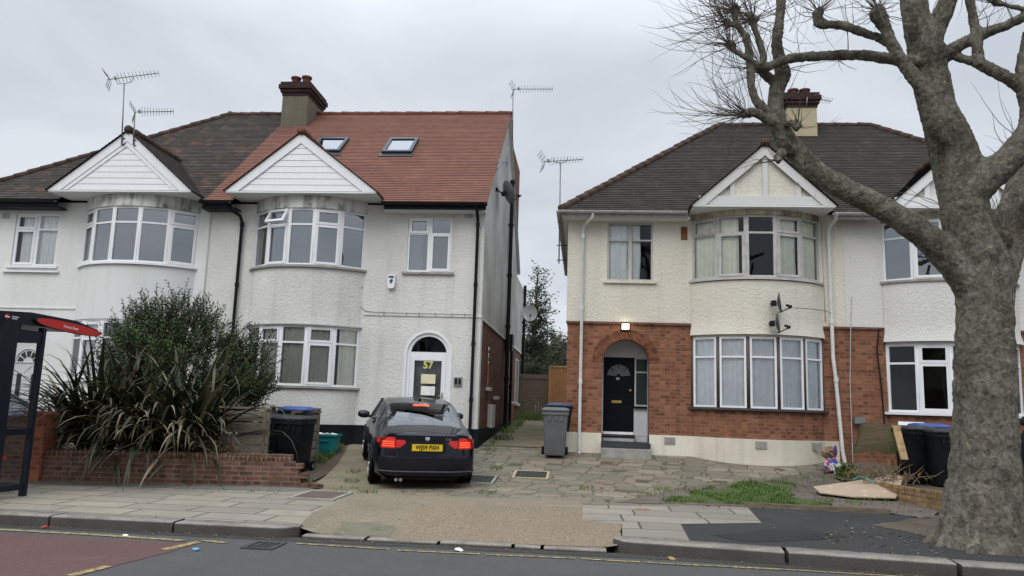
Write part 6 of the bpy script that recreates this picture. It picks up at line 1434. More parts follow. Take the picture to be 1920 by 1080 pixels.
ST = [(0.10, [(0, .22), (.62, .22), (.77, .30), (.81, .58), (.80, .78), (.765, .89), (.66, .965), (.40, .985), (0, .99)]),
 (0.30, [(0, .20), (.66, .20), (.83, .28), (.865, .60), (.855, .80), (.81, .92), (.67, 1.005), (.40, 1.03), (0, 1.04)]),
 (0.60, [(0, .20), (.68, .20), (.85, .26), (.89, .62), (.88, .83), (.82, .945), (.645, 1.035), (.40, 1.065), (0, 1.075)]),
 (0.98, [(0, .20), (.68, .20), (.855, .25), (.90, .62), (.89, .84), (.825, .955), (.645, 1.20), (.46, 1.235), (0, 1.255)]),
 (1.42, [(0, .20), (.68, .20), (.86, .24), (.905, .62), (.895, .84), (.83, .955), (.635, 1.33), (.53, 1.372), (0, 1.40)]),
 (1.98, [(0, .20), (.68, .20), (.86, .23), (.91, .62), (.90, .835), (.83, .95), (.64, 1.355), (.54, 1.40), (0, 1.428)]),
 (2.06, [(0, .20), (.68, .20), (.86, .23), (.91, .62), (.90, .835), (.83, .95), (.64, 1.355), (.54, 1.40), (0, 1.428)]),
 (2.75, [(0, .20), (.68, .20), (.86, .23), (.91, .62), (.90, .82), (.825, .93), (.635, 1.315), (.53, 1.36), (0, 1.39)]),
 (3.45, [(0, .20), (.68, .20), (.86, .24), (.90, .60), (.885, .80), (.82, .90), (.70, .945), (.45, .985), (0, 1.0)]),
 (4.00, [(0, .20), (.66, .20), (.84, .26), (.88, .58), (.86, .74), (.78, .83), (.65, .87), (.40, .90), (0, .91)]),
 (4.36, [(0, .22), (.60, .22), (.78, .30), (.80, .50), (.77, .64), (.70, .71), (.58, .75), (.35, .77), (0, .78)]),
 (4.50, [(0, .25), (.46, .25), (.62, .32), (.66, .46), (.62, .58), (.56, .63), (.45, .655), (.30, .665), (0, .67)])]
RR_ = [(.20, .10, .66), (.255, .03, .74), (.30, .0, .78), (.34, -.015, .80), (.52, -.03, .812), (.59, -.03, .812), (.605, .005, .805), (.70, .02, .80), (.82, .04, .795), (.90, .055, .775), (.955, .04, .715), (.975, .06, .68), (.99, .12, .65)]
def rearpt(x, z, off=0.0):
    for (a, b) in zip(RR_, RR_[1:]):
        if a[0] <= z <= b[0]+1e-6:
            f = (z-a[0])/(b[0]-a[0]); y0 = a[1]+(b[1]-a[1])*f; hw = a[2]+(b[2]-a[2])*f; t = min(1.12, abs(x)/hw)
            return V((x, y0 + .13*t**3.5 - off, z))
    return V((x, 0.1, z))
def make_car(label, loc, rot, paint, glass, lit, plate=True):
    T = thing('parked_car', loc, label, 'car', world=False, rot=rot)
    b, g = MB(), MB()
    ns = len(ST); stations = [(y, P) for y, P in ST]
    for s in (-1, 1):
        for i in range(ns-1):
            (y0, P0), (y1, P1) = stations[i], stations[i+1]
            for j in range(8):
                q = [V((s*P0[j][0], y0, P0[j][1])), V((s*P0[j+1][0], y0, P0[j+1][1])), V((s*P1[j+1][0], y1, P1[j+1][1])), V((s*P1[j][0], y1, P1[j][1]))]
                side = j == 5 and i in (3, 4, 6, 7); rear = j in (6, 7) and i in (2, 3); front = j in (6, 7) and i == 7
                if side or rear or front: g.face(q, smooth=True)
                elif j == 0 and i in range(ns): b.face(q, smooth=False, mi=1)
                else: b.face(q, smooth=True)
        y, P = stations[-1]; b.face([V((s*x, y, z)) for x, z in P])
    rows = []
    for (z, y0, hw) in RR_: rows.append([rearpt(hw*t, z) for t in [k/10 for k in range(-10, 11)]])
    b.grid(rows)
    for s in (-1, 1):
        b.grid([[rearpt(s*hw, z) for (z, y0, hw) in RR_], [V((s*x, .30, z)) for x, z in [( .66, .20), (.80, .255), (.835, .30), (.84, .34), (.855, .52), (.863, .59), (.863, .605), (.862, .70), (.853, .82), (.815, .90), (.74, .955), (.70, .99), (.68, 1.0)]]])
        b.bar((s*.70, 3.45, .95), (s*.63, 2.75, 1.325), .05, .05); b.bar((s*.80, 3.38, .91), (s*.632, 2.75, 1.31), .04, .05)
    b.grid([[rearpt(.65*k/6, .99) for k in range(-6, 7)], [V((.655*k/6, .16, .985+.015*(1-abs(k/6)))) for k in range(-6, 7)], [V((.66*k/6, .32, .995+.045*(1-abs(k/6)))) for k in range(-6, 7)]])
    bo = b.build('body', [paint, m_black], T, weld=.0015, sharp=32)
    for s in (-1, 1):
        for (y) in (.93, 3.69):       # dark wheel arch lips
            pass
    g.build('window', glass, T, weld=.001)
    # wheels
    for s in (-1, 1):
        for y in (.95, 3.71):
            w = MB(); w.lathe([(.20, -.105), (.30, -.11), (.318, -.085), (.322, 0), (.318, .085), (.30, .11), (.20, .105)], (s*.808, y, .318), (s, 0, 0), 28)
            wo = w.build('wheel', m_tyre, T, sharp=40); wo.name = 'wheel'
            r = MB(); r.lathe([(.215, .06), (.225, .108), (.205, .112), (.20, .06)], (s*.808, y, .318), (s, 0, 0), 28)
            for k in range(7):
                a = 2*pi*k/7; c = V((s*(.808+.085), y, .318)); d = V((0, cos(a), sin(a))); r.bar(c+d*.03, c+d*.21, .05, .025, (1, 0, 0))
            r.lathe([(.055, .07), (.05, .115), (0, .118)], (s*.808, y, .318), (s, 0, 0), 14); r.build('rim', m_alloy, wo, sharp=40)
            ar = MB(); ar.tube([V((s*.893, y+.36*cos(a), .318+.36*sin(a))) for a in [pi*k/14-.12 for k in range(0, 16)]], .022, 6); ar.lathe([(0, 0), (.35, 0), (.35, .01), (0, .01)], (s*.882, y, .318), (s, 0, 0), 28); ar.build('wheel_arch', m_black, T)
    # mirrors
    for s in (-1, 1):
        mm = MB(); mm.lathe([(0, -.12), (.05, -.115), (.075, -.06), (.08, 0), (.072, .06), (.045, .11), (0, .12)], (s*.975, 3.02, .985), (s, .15, .05), 14); mm.bar((s*.83, 3.1, .93), (s*.93, 3.05, .955), .04, .05)
        mm.build('wing_mirror', paint, T)
    for s in (-1, 1):
        for y in (1.35, 2.35):
            q = MB(); q.bar((s*.905, y, .775), (s*.905, y+.18, .775), .03, .03); q.build('door_handle', paint, T)
        q = MB()
        for y in (2.02, 3.2, 1.0): q.bar((s*.912, y, .25), (s*.904, y, .84), .004, .006)
        q.build('door_seam', m_black, T)
    # interior
    q = MB(); q.bx(-.62, .62, .95, 1.25, .75, 1.06); q.bx(-.62, .62, 2.0, 2.2, .3, 1.0); q.bx(-.70, .70, .62, 1.0, .9, .97); q.bx(-.7, .7, 3.0, 3.4, .5, .93); q.build('seat', m_seat, T)
    for x in (-.36, .36):
        for y, z in ((1.08, 1.14), (2.12, 1.16)):
            q = MB(); q.bx(x-.13, x+.13, y-.05, y+.05, z-.075, z+.075); o = q.build('headrest', m_head, T); bv = o.modifiers.new('round', 'BEVEL'); bv.width = .03; bv.segments = 3
    q = MB(); q.bx(-.12, .12, 1.04, 1.14, 1.05, 1.14); q.build('headrest', m_head, T)
    # shark fin, lights
    q = MB(); q.prism([(0, 0), (.14, 0), (.03, .055), (.0, .06)], Fr((0, 1.52, 1.405), (0, 1, 0), (1, 0, 0)), -.02, .02); q.build('aerial_fin', paint, T)
    for s in (-1, 1):
        for nm, xr, zr, mat in (('tail_light', lambda f: (.535+.01*f, .79-.012*f), (.735, .915), lit[0]), ('tail_light', lambda f: (.36+.10*abs(f-.62)*1.6 if f < .62 else .36+.06*(f-.62), .528), (.75, .875), lit[1])):
            rows = []
            for i in range(7):
                f = i/6; z = zr[0]+(zr[1]-zr[0])*f; a, c = xr(f); rows.append([rearpt(s*(a+(c-a)*k/6), z, .012) for k in range(7)])
            q = MB(); q.grid(rows, smooth=False)
            lo = q.build(nm, mat, T)
            if mat is lit[0]:
                rows = []
                for i in range(5):
                    f = i/4; z = zr[0]+.02+(zr[1]-zr[0]-.04)*f; rows.append([V((s*(.79+.052*k), .13+.05*k+ .10*k*k, z)) for k in (0, .5, 1)])
                q2 = MB(); q2.grid(rows); q2.build('side_lens', mat, lo)
                q3 = MB()
                for z in (.765, .80, .835): q3.grid([[rearpt(s*x, zz, .016) for x in (.56, .62, .70, .76)] for zz in (z, z+.012)])
                q3.build('light_bar', lit[2], lo)
    # high brake light
    q = MB(); q.bx(-.15, .15, 1.33, 1.36, 1.335, 1.362); q.build('brake_light', lit[3], T)
    # bumper strips, reflector line, exhaust, boot seam
    q = MB(); q.grid([[rearpt(.80*t/8, z, .008) for t in range(-8, 9)] for z in (.352, .368)]); q.build('bumper_strip', plain('satin_grey_strip', (0.13, 0.13, 0.15), .4), T)
    q = MB(); q.grid([[rearpt(.70*t/8, z, .012) for t in range(-8, 9)] for z in (.225, .262)]); q.build('diffuser', m_black, T)
    for x in (-.50, -.42):
        q = MB(); q.lathe([(.0, .03), (.022, .03), (.024, 0), (.029, 0), (.029, .14), (.0, .14)], (x, .02, .215), (0, 1, 0), 14); q.build('exhaust_pipe', m_chrome, T, sharp=40)
    q = MB(); pts = [rearpt(x, z, .004) for x, z in ((-.54, .92), (-.53, .73), (-.47, .63), (-.40, .606), (.40, .606), (.47, .63), (.53, .73), (.54, .92))]; q.tube(pts, .004, 4); q.build('boot_seam', m_black, T)
    if plate:
        q = MB(); q.grid([[rearpt(x, z, .004) for x in (-.33, -.2, 0, .2, .33)] for z in (.655, .845)]); q.build('plate_recess', m_black, T)
        fr = Fr(rearpt(0, .757, .012), (1, 0, 0), (0, -1, 0), (0, 0, 1)); q = MB(); q.box(fr, -.26, .26, -.056, .056, 0, .008); po = q.build('number_plate', m_plate, T)
        text('WJ59 PXH', .098, Fr(fr.p(0, 0, .010)), m_black, 'plate_lettering', po, .001, sx=.90, bold=.003)
        c = rearpt(0, .90, .006); q = MB(); q.lathe([(.04, 0), (.04, .006), (.033, .007)], c, (0, -1, .15), 20); bo2 = q.build('badge', m_chrome, T)
        for k in range(4):
            qq = MB(); qq.mesh([c+V((0, -.009, 0))] + [c+V((.031*cos(pi/2*k+pi/8*j), -.009, .031*sin(pi/2*k+pi/8*j))) for j in range(5)], [(0, 1, 2), (0, 2, 3), (0, 3, 4), (0, 4, 5)]); qq.build('badge_quarter', m_bluepl if k % 2 else m_paper, bo2)
        text('318i', .06, Fr(rearpt(.36, .895, .01)), m_chrome, 'boot_lettering', T, .002)
    return T
m_plate = plain('yellow_number_plate', (0.72, 0.50, 0.02), .5, var=.04); m_bluepl = plain('blue_enamel', (0.05, 0.16, 0.45), .4)
lit = (emit('lit_red_tail_lamp', (0.5, 0.02, 0.012), .2), emit('red_lens', (0.45, 0.02, 0.018), .12), emit('bright_led_bar', (1.0, 0.12, 0.04), 1.0), emit('lit_brake_lamp', (1.0, 0.10, 0.03), 2.5))
hd = 0.317; cy, cx = 13.275, -2.621
za = h(cx-.95*sin(hd), cy+.95*cos(hd)) + .006; zb = h(cx-3.71*sin(hd), cy+3.71*cos(hd)) + .006
pit = math.atan((zb-za)/2.76)
make_car('dark navy saloon car with brake lights on, parked before the arched white door', (cx, cy, za-.95*sin(pit)), (pit, 0, hd), carpaint('dark_navy_car_paint', (0.004, 0.0045, 0.012)), m_carglass, lit)
c2 = at(-70, 720, 15.6); z2 = h(c2.x, 15.6)
dull = emit('unlit_red_lens', (0.35, 0.02, 0.02), 0.0)
make_car('blue car with green tinted glass parked behind the bus shelter', (c2.x-2.3, 15.6, z2), (0, 0, -pi/2), carpaint('mid_blue_car_paint', (0.03, 0.05, 0.11)), m_greenglass, (dull, dull, dull, dull), False)

# ================================================================== WALLS, BINS, RUBBISH
def brick_wall(name, a, b, zb, zt, th, mat, label, ragged=0):
    """garden wall with a course of bricks on edge on top"""
    a, b = V((*a, 0)), V((*b, 0)); t = (b-a).normalized(); n = V((-t.y, t.x, 0)); L = (b-a).length
    o = thing(name, (a.x, a.y, h(a.x, a.y)), label, 'wall'); m = MB(); fr = Fr(a, t, n); R = random.Random(int(L*100))
    if not ragged: m.box(fr, 0, L, zb, zt-.11, 0, th)
    else:
        z = zb; k = 0
        while z < zt-.11-.001:
            z1 = min(z+.078, zt-.11); e = L - .03 - .30*((z-zb)/(zt-zb)) + (.11 if k % 2 else 0) + R.uniform(-.03, .03); m.box(fr, 0, e, z, z1-.0005, -R.uniform(0, .004), th); z = z1; k += 1
    m.build('brickwork', mat, o)
    m = MB(); x = .0; e = L - (.32 if ragged else 0)
    while x < e-.05:
        dz = R.uniform(-.006, .006); dw = R.uniform(-.006, .006); m.box(fr, x+.003, x+.068, zt-.109, zt+dz, -.006+dw, th+.006+dw); x += .075
    co = m.build('coping', mat, o)
    return o
w1 = at(78, 900, 12.22); w2 = at(577, 905, 12.95)
brick_wall('garden_wall', (w1.x, 12.22), (w2.x, 12.95), 0.05, 0.66, 0.22, m_brickG, 'low mossy brick garden wall with a broken end in front of the flax plant', 1)
brick_wall('garden_wall', (-15, 11.75), (w1.x-.36, 12.2), 0.05, 1.18, 0.22, m_brickG, 'taller brick wall behind the bus shelter, in front of the blue car')
pz = MB(); pz.bx(w1.x-.35, w1.x-.02, 12.16, 12.50, 0.05, 1.2); pz.bx(w1.x-.38, w1.x+.01, 12.13, 12.53, 1.202, 1.26)
tag(pz.build('gate_pier', brickmat('red_pier_brick', (0.30, 0.09, 0.05), (0.36, 0.12, 0.07), (0.24, 0.16, 0.12)), origin=(w1.x-.18, 12.33, .1)), 'red brick pier at the left end of the low mossy garden wall', 'wall')
for k in range(7):
    R = random.Random(70+k); c = V((w2.x+R.uniform(-.12, .22), 12.9+R.uniform(-.05, .15), 0)); c.z = h(c.x, c.y)+.04
    t = MB(); a = R.uniform(0, 3); t.box(Fr(c, (cos(a), sin(a), R.uniform(-.2, .2)), (-sin(a), cos(a), 0)), -.10, .10*R.uniform(.4, 1), -.035, .035, -.05, .05)
    tag(t.build('loose_brick', m_brickG, origin=c), 'loose broken brick fallen at the crumbling end of the low garden wall', 'brick', 'loose bricks at the broken wall end')
def timber_panel(name, P, Q, zb, zt, label, nb=6):
    P, Q = V((*P, 0)), V((*Q, 0)); t = (Q-P).normalized(); n = V((-t.y, t.x, 0)); L = (Q-P).length; o = thing(name, (P.x, P.y, zb), label, 'fence'); fr = Fr(P, t, -n); hb = (zt-zb-.04)/nb
    for k in range(nb):
        m = MB(); m.box(fr, 0, L, zb+k*hb, zb+k*hb+hb-.018, -.01, .012); m.build('board', m_greyboard, o)
    m = MB()
    for u in (.0, L-.07): m.box(fr, u, u+.07, zb-.1, zt-.02, -.08, -.012)
    m.box(fr, L-.10, L-.04, zb, zt-.02, .0125, .03)
    m.box(fr, -.02, L+.02, zt-.02, zt+.015, -.06, .03); m.build('post', m_oldwood, o)
_m = MT('grey_weathered_boards', 0.9, 0.2)
_f = _m.noise(_m.mapping(_m.obj, (1.5, 1.5, 16)), 2.0, 7, 0.75); _g = _m.noise(_m.obj, 3.0, 5)
_m.color(_m.mix(_m.ramp(_g, [(.45, 0.0), (.7, .7)]), _m.ramp(_f, [(0.3, (0.13, 0.115, 0.09)), (0.7, (0.27, 0.245, 0.20))]), (0.115, 0.085, 0.06))).bump(_f, 0.4, 0.008); m_greyboard = _m.m
pa, pb = at(411, 800, 13.5), at(503, 800, 13.5)
timber_panel('slatted_screen', (pa.x, 13.5), (pb.x, 13.5), .18, at(450, 764, 13.5).z, 'grey slatted timber panel standing behind the garden wall, left of the black bins')
pc = at(597, 800, 16.1)
timber_panel('slatted_screen', (pc.x-1.05, 16.1), (pc.x, 16.1), .35, at(580, 766, 16.1).z, 'slatted timber panel behind the three black bins')
timber_panel('slatted_screen', (pc.x-.12, 15.0), (pc.x+.03, 16.05), .25, at(595, 770, 15.6).z-.03, 'slatted timber side panel between the black bins and the teal box')

def make_bin(loc, rz, body, lid, label, cat='bin', group=None, sc=1.0, marks=None):
    T = thing('wheelie_bin', loc, label, cat, group, rz, world=False)
    b = MB(); S = sc
    def ring(hw, y0, y1, z, r=.05): 
        P = []
        for cx_, cy_, a0 in ((hw-r, y0+r, -pi/2), (hw-r, y1-r, 0), (-hw+r, y1-r, pi/2), (-hw+r, y0+r, pi)):
            for k in range(4): a = a0+pi/2*k/3; P.append(V((cx_+r*cos(a), cy_+r*sin(a), z))*S)
        return P
    rings = [ring(.215, -.22, .25, .03), ring(.225, -.24, .25, .08), ring(.27, -.33, .29, .86), ring(.275, -.335, .295, .90), ring(.295, -.36, .31, .905), ring(.295, -.36, .31, .975), ring(.27, -.33, .29, .98)]
    n = len(rings[0]); vs = [p for r in rings for p in r]; fs = []
    for i in range(len(rings)-1):
        for k in range(n): fs.append((i*n+k, i*n+(k+1) % n, (i+1)*n+(k+1) % n, (i+1)*n+k))
    fs.append(tuple(range(n))[::-1]); b.mesh(vs, fs)
    for x in (-.13, .02, .13): b.bx((x-.02)*S, (x+.02)*S, -.352*S, -.30*S, .78*S, .89*S)
    b.build('body', body, T, sharp=35)
    l = MB(); L = [ring(.30, -.375, .30, .985), ring(.305, -.38, .30, 1.01), ring(.285, -.35, .29, 1.045), ring(.2, -.22, .2, 1.068)]
    vs = [p for r in L for p in r]; fs = []
    for i in range(len(L)-1):
        for k in range(n): fs.append((i*n+k, i*n+(k+1) % n, (i+1)*n+(k+1) % n, (i+1)*n+k))
    fs += [tuple(range(n))[::-1], tuple(range((len(L)-1)*n, len(L)*n))]; l.mesh(vs, fs)
    l.build('lid', lid, T, sharp=35)
    m = MB(); m.tube([V((x, .345, .985))*S for x in (-.25, .25)], .017*S, 8)
    for x in (-.25, 0, .25): m.bx((x-.02)*S, (x+.02)*S, .29*S, .35*S, .96*S, 1.0*S)
    m.build('handle', body, T)
    for x in (-1, 1):
        w = MB(); w.lathe([(.03, -.025), (.09, -.028), (.10, -.015), (.10, .015), (.09, .028), (.03, .025)], V((x*.265, .27, .10))*S, (1, 0, 0), 18); wo = w.build('wheel', m_tyre, T, sharp=40)
        w = MB(); w.lathe([(0, -.03), (.05, -.03), (.05, .03), (0, .03)], V((x*.265, .27, .10))*S, (1, 0, 0), 12); w.build('hub', m_greyp, wo, sharp=40)
    if marks: text(marks, .28*S, Fr(V((0, -.290, .56))*S, (1, 0, 0), (0, -1, -.1), (0, -.11, 1)), m_scrawl, 'painted_number', T, .002, bold=.01)
    return T
m_scrawl = plain('faded_white_paint', (0.36, 0.36, 0.36), .8, var=.4, scale=20)
m_binblk = plain('black_bin_plastic', (0.009, 0.010, 0.013), .5, .22, var=.35, scale=4); m_bingrey = plain('mid_grey_bin_plastic', (0.125, 0.13, 0.135), .5, .4, var=.12, scale=4)
m_blue = plain('blue_lid_plastic', (0.045, 0.085, 0.30), .45, .4, var=.15); m_lidblk = plain('dusty_black_lid', (0.032, 0.032, 0.034), .5, .3, var=.4); m_navy = plain('navy_lid', (0.04, 0.055, 0.12), .45, .4)
def binat(px, Y, rz, *a, dz=0, **k): p = at(px, 800, Y); return make_bin((p.x, Y, h(p.x, Y)+dz), rz, *a, **k)
binat(520, 15.0, .12, m_binblk, m_lidblk, 'black wheelie bin next to the grey slatted panel, leftmost of the three left bins', marks='9')
binat(555, 14.85, -.10, m_binblk, m_lidblk, 'black wheelie bin with scrawled white number, nearest the open drive', marks='57')
binat(556, 15.62, .03, m_binblk, m_blue, 'black bin with a bright blue lid, behind two other black bins by the slatted panel', dz=.10)
p = at(615, 800, 16.9); T = thing('recycling_box', (p.x, 16.9, h(p.x, 16.9)+.01), 'teal plastic recycling box standing against the black plinth of the white house', 'box', world=False)
b = MB(); q0, q1 = (.21, .15), (.25, .19); R4 = lambda a, z: [V((-a[0], -a[1], z)), V((a[0], -a[1], z)), V((a[0], a[1], z)), V((-a[0], a[1], z))]
vs = R4(q0, 0)+R4(q1, .40)+R4((.235, .175), .40)+R4((.20, .14), .02); b.mesh(vs, [(0, 1, 2, 3)]+[(i, (i+1) % 4, 4+(i+1) % 4, 4+i) for i in range(4)]+[(4+i, 4+(i+1) % 4, 8+(i+1) % 4, 8+i) for i in range(4)]+[(8+i, 8+(i+1) % 4, 12+(i+1) % 4, 12+i) for i in range(4)]+[(12, 13, 14, 15)])
m_teal = plain('teal_plastic', (0.012, 0.20, 0.215), .45, .4, var=.1); b.build('body', m_teal, T)
b = MB()
for a, c, d, e in ((-.275, .275, -.215, -.192), (-.275, .275, .192, .215), (-.275, -.252, -.192, .192), (.252, .275, -.192, .192)): b.bx(a, c, d, e, .375, .42)
b.build('rim', m_teal, T); b = MB(); b.bx(-.10, .10, -.20, -.17, .26, .30); b.build('handle', m_teal, T)
b = MB(); R = random.Random(4)
for k in range(6): x, y = R.uniform(-.17, .17), R.uniform(-.1, .1); b.box(Fr((x, y, .38), (cos(k), sin(k), .2), (-sin(k), cos(k), 0)), -.07, .07, -.03, .05, -.04, .04)
b.build('contents', m_paper, T)
# right side of the passage
binat(1041, 17.45, .04, m_bingrey, m_bingrey, 'mid grey wheelie bin in the side passage against the cream house corner', dz=.02)
binat(1049, 18.3, 0, m_binblk, m_navy, 'dark bin with a navy blue lid behind the grey bin in the side passage', dz=.02)
# right garden
RB = .40
make_bin((at(1716, 850, 15.7).x, 15.7, RB), .12, m_binblk, m_lidblk, 'black wheelie bin left of the tree, beside the leaning mossy board')
make_bin((at(1742, 850, 16.3).x, 16.3, RB+.05), -.05, m_binblk, m_blue, 'black wheelie bin with a blue lid behind two others, left of the tree')
make_bin((at(1768, 850, 15.3).x, 15.3, RB-.03), .0, m_binblk, m_lidblk, 'black wheelie bin closest to the tree trunk, behind the low buff brick edging')
bl_, br_ = at(1612, 890, 15.3), at(1772, 925, 13.3)
brick_wall('bed_wall', (bl_.x, 15.3), (br_.x, 13.25), .1, .44, .11, m_brickY, 'low buff brick edging wall of the raised bed beside the tree')
sheet('raised_bed', [(bl_.x+.02, 15.35), (br_.x+.05, 13.35), (br_.x+2.5, 13.3), (br_.x+2.5, 16.6), (bl_.x-.2, 16.6)], m_soil, 0.0, .4, 'earth of the raised bed behind the low buff brick edging', 'garden', hf=lambda x, y: max(.38, h(x, y)))
# mossy board leaning
def mossboard():
    m = MT('mossy_rotten_board', .95, .1); f = m.noise(m.mapping(m.obj, (2, 8, 8)), 1.5, 7, .75)
    m.color(m.mix(m.ramp(m.noise(m.obj, 2.2, 7, .7), [(.4, 0.0), (.65, 1.0)]), m.ramp(f, [(.3, (0.035, 0.027, 0.018)), (.7, (0.12, 0.09, 0.055))]), (0.055, 0.052, 0.022))); m.bump(f, .7, .02); return m.m
m_moss = mossboard()
A, Bp, Cp, Dp_ = at(1598, 848, 15.6), at(1684, 850, 15.4), at(1683, 799, 16.4), at(1612, 796, 16.6)
b = MB(); nrm = (Bp-A).cross(Dp_-A).normalized(); nrm = nrm if nrm.y < 0 else -nrm
def slab(f, g, w_):
    p = A.lerp(Bp, f).lerp(Dp_.lerp(Cp, f), g); ed = min(f, 1-f, g, 1-g)
    return p + nrm*(w_*(1-max(0, 1-ed*7)**2) + .05*noise.noise(p*4)) + V((.05*noise.noise(p*3+V((9, 0, 0))), 0, .06*noise.noise(p*2.5+V((0, 5, 0)))))*(1 if ed < .01 else .4)
b.grid([[slab(i/14, j/10, .13) for i in range(15)] for j in range(11)]); b.grid([[slab(i/14, j/10, -.04) for i in range(15)] for j in range(11)])
tag(b.build('mossy_board', m_moss, origin=A), 'thick mossy rotten board leaning in the bed below the white house window', 'board')
b = MB(); b.bar(at(1680, 800, 15.2), at(1696, 862, 14.9), .13, .03, (0, 1, .2)); b.bar(at(1672, 798, 15.25), at(1690, 800, 15.2), .05, .04)
tag(b.build('broken_plank', plain('split_raw_timber', (0.36, 0.24, 0.12), .8, var=.5, scale=9), origin=at(1696, 862, 14.9)), 'broken raw timber plank leaning between the mossy board and the bins', 'plank')
b = MB(); P = [at(1686, 806, 16.2), at(1738, 806, 16.2), at(1733, 792, 16.9), at(1684, 790, 16.9)]; b.mesh(P+[p-V((0, -.01, .03)) for p in P], [(0, 1, 2, 3), (7, 6, 5, 4), (0, 1, 5, 4), (1, 2, 6, 5), (2, 3, 7, 6), (3, 0, 4, 7)])
tag(b.build('white_panel', m_upvc, origin=P[0]), 'white plastic panel lying tilted behind the black bins under the window', 'panel')
# cardboard-like sheet on the earth
def gz_(px, py, dz): p = G(px, py, dz); return p
P = [gz_(1525, 912, .13), gz_(1600, 902, .20), gz_(1648, 895, .26), gz_(1672, 887, .30), gz_(1694, 894, .30), gz_(1680, 933, .08), gz_(1600, 931, .07), gz_(1537, 923, .08)]
b = MB(); c = sum(P, V((0, 0, 0)))/len(P); n = len(P); b.mesh(P+[c]+[p-V((0, 0, .02)) for p in P]+[c-V((0, 0, .02))], [(k, (k+1) % n, n) for k in range(n)]+[(n+1+k, n+1+(k+1) % n, 2*n+1) for k in range(n)]+[(k, (k+1) % n, n+1+(k+1) % n, n+1+k) for k in range(n)])
def tanboard():
    m = MT('tan_weathered_hardboard', .85, .2); m.color(m.mix(m.ramp(m.noise(m.mapping(m.obj, (3, 9, 3)), 1.6, 6, .6), [(.62, 0.0), (.66, .9)]), m.mix(m.noise(m.obj, 4, 5), (0.46, 0.36, 0.26), (0.37, 0.28, 0.20)), (0.62, 0.6, 0.56))); return m.m
tag(b.build('fallen_board', tanboard(), origin=P[0]), 'tan weathered sheet of board with white scuffs lying on the gravel patch', 'board')
b = MB(); b.bar(gz_(1682, 928, .02), gz_(1694, 893, .28), .05, .16, (1, 0, .4)); tag(b.build('plank', plain('brown_broken_timber', (0.15, 0.085, 0.045), .85, var=.4), origin=gz_(1682, 928, 0)), 'short brown broken timber propped at the right end of the tan board', 'plank')
b = MB(); b.bar(gz_(1690, 910, .05), gz_(1752, 929, .05), .16, .10); tag(b.build('concrete_plank', m_conc, origin=gz_(1690, 910, 0)), 'pale grey concrete gravel board lying along the foot of the low buff brick edging', 'plank')
R = random.Random(12)
for k, (px, py, L, a) in enumerate(((1545, 890, .7, .5), (1578, 893, .5, 2.2), (1612, 905, .45, .2))):
    c = G(px, py); b = MB(); d = V((cos(a), sin(a), .08)); b.tube([c+V((0, 0, .04)), c+d*L*.5+V((.03, 0, .07)), c+d*L+V((0, 0, .05))], [.022, .018, .01], 6)
    tag(b.build('dead_branch', m_stem, origin=c), ['dead brown branch lying on the earth at the paving edge', 'dead stick lying across the earth in front of the grass tuft', 'dead twig lying behind the tan board'][k], 'branch')
c = G(1580, 900); b = MB(); b.tube([at(1640, 905, 14.6), at(1625, 897, 14.8), at(1610, 893, 15.0), at(1600, 900, 14.9)], .012, 6); tag(b.build('hose_offcut', plain('teal_hose', (0.05, 0.3, 0.28), .5), origin=at(1625, 897, 14.8)), 'pale teal scrap of hose on the earth beside the low brick edging', 'hose')
# rubbish bags by the drainpipe foot
def lump(name, c, r, mat, label, seed):
    b = MB(); R = random.Random(seed); rows = []
    for i in range(9):
        t = pi*i/8; rows.append([])
        for k in range(15):
            a = 2*pi*k/14; d = V((sin(t)*cos(a), sin(t)*sin(a), cos(t))); s = 1+.38*noise.noise(d*2.3+V((seed, k == 14 and 0 or 0, 0))); rows[-1].append(V(c)+V((d.x*r[0], d.y*r[1], d.z*r[2]))*s)
    b.grid(rows, smooth=False); tag(b.build(name, mat, origin=(c[0], c[1], c[2]-r[2])), label, 'bag')
def bagmat(name, cols):
    m = MT(name, .4, .5); v = m.n('ShaderNodeTexVoronoi', {'Vector': m.obj, 'Scale': 14.0}); cs = m.n('ShaderNodeSeparateColor', {0: v.outputs['Color']})
    m.color(m.ramp(cs.outputs[0], [(i/len(cols), c) for i, c in enumerate(cols)], 'CONSTANT')); m.bump(m.noise(m.obj, 18, 5), .8, .02); return m.m
q = at(1558, 855, 16.9); lump('rubbish_bag', (q.x, 16.9, h(q.x, 16.9)+.16), (.14, .12, .17), bagmat('printed_plastic_bag', [(0.6, 0.6, 0.62), (0.05, 0.08, 0.4), (0.5, 0.05, 0.06), (0.65, 0.65, 0.66), (0.08, 0.15, 0.45)]), 'printed blue, red and white plastic bag of rubbish by the drainpipe foot', 31)
q = at(1572, 862, 16.8); lump('rubbish_bag', (q.x, 16.8, h(q.x, 16.8)+.10), (.11, .10, .12), m_paper, 'small white plastic bag of rubbish right of the printed bag', 32)
q = at(1555, 833, 17.2); lump('planter', (q.x, 17.25, h(q.x, 17.2)+.36), (.17, .12, .12), plain('tan_sack', (0.25, 0.17, 0.11), .9, var=.4), 'tan crumpled sack on top of the rubbish by the wall', 33)
q = at(1566, 828, 17.0); lump('purple_cloth', (q.x, 17.0, h(q.x, 17)+.45), (.035, .035, .10), plain('purple_plastic', (0.10, 0.045, 0.22), .5), 'purple plastic ribbon of rubbish beside the white drainpipe', 34)
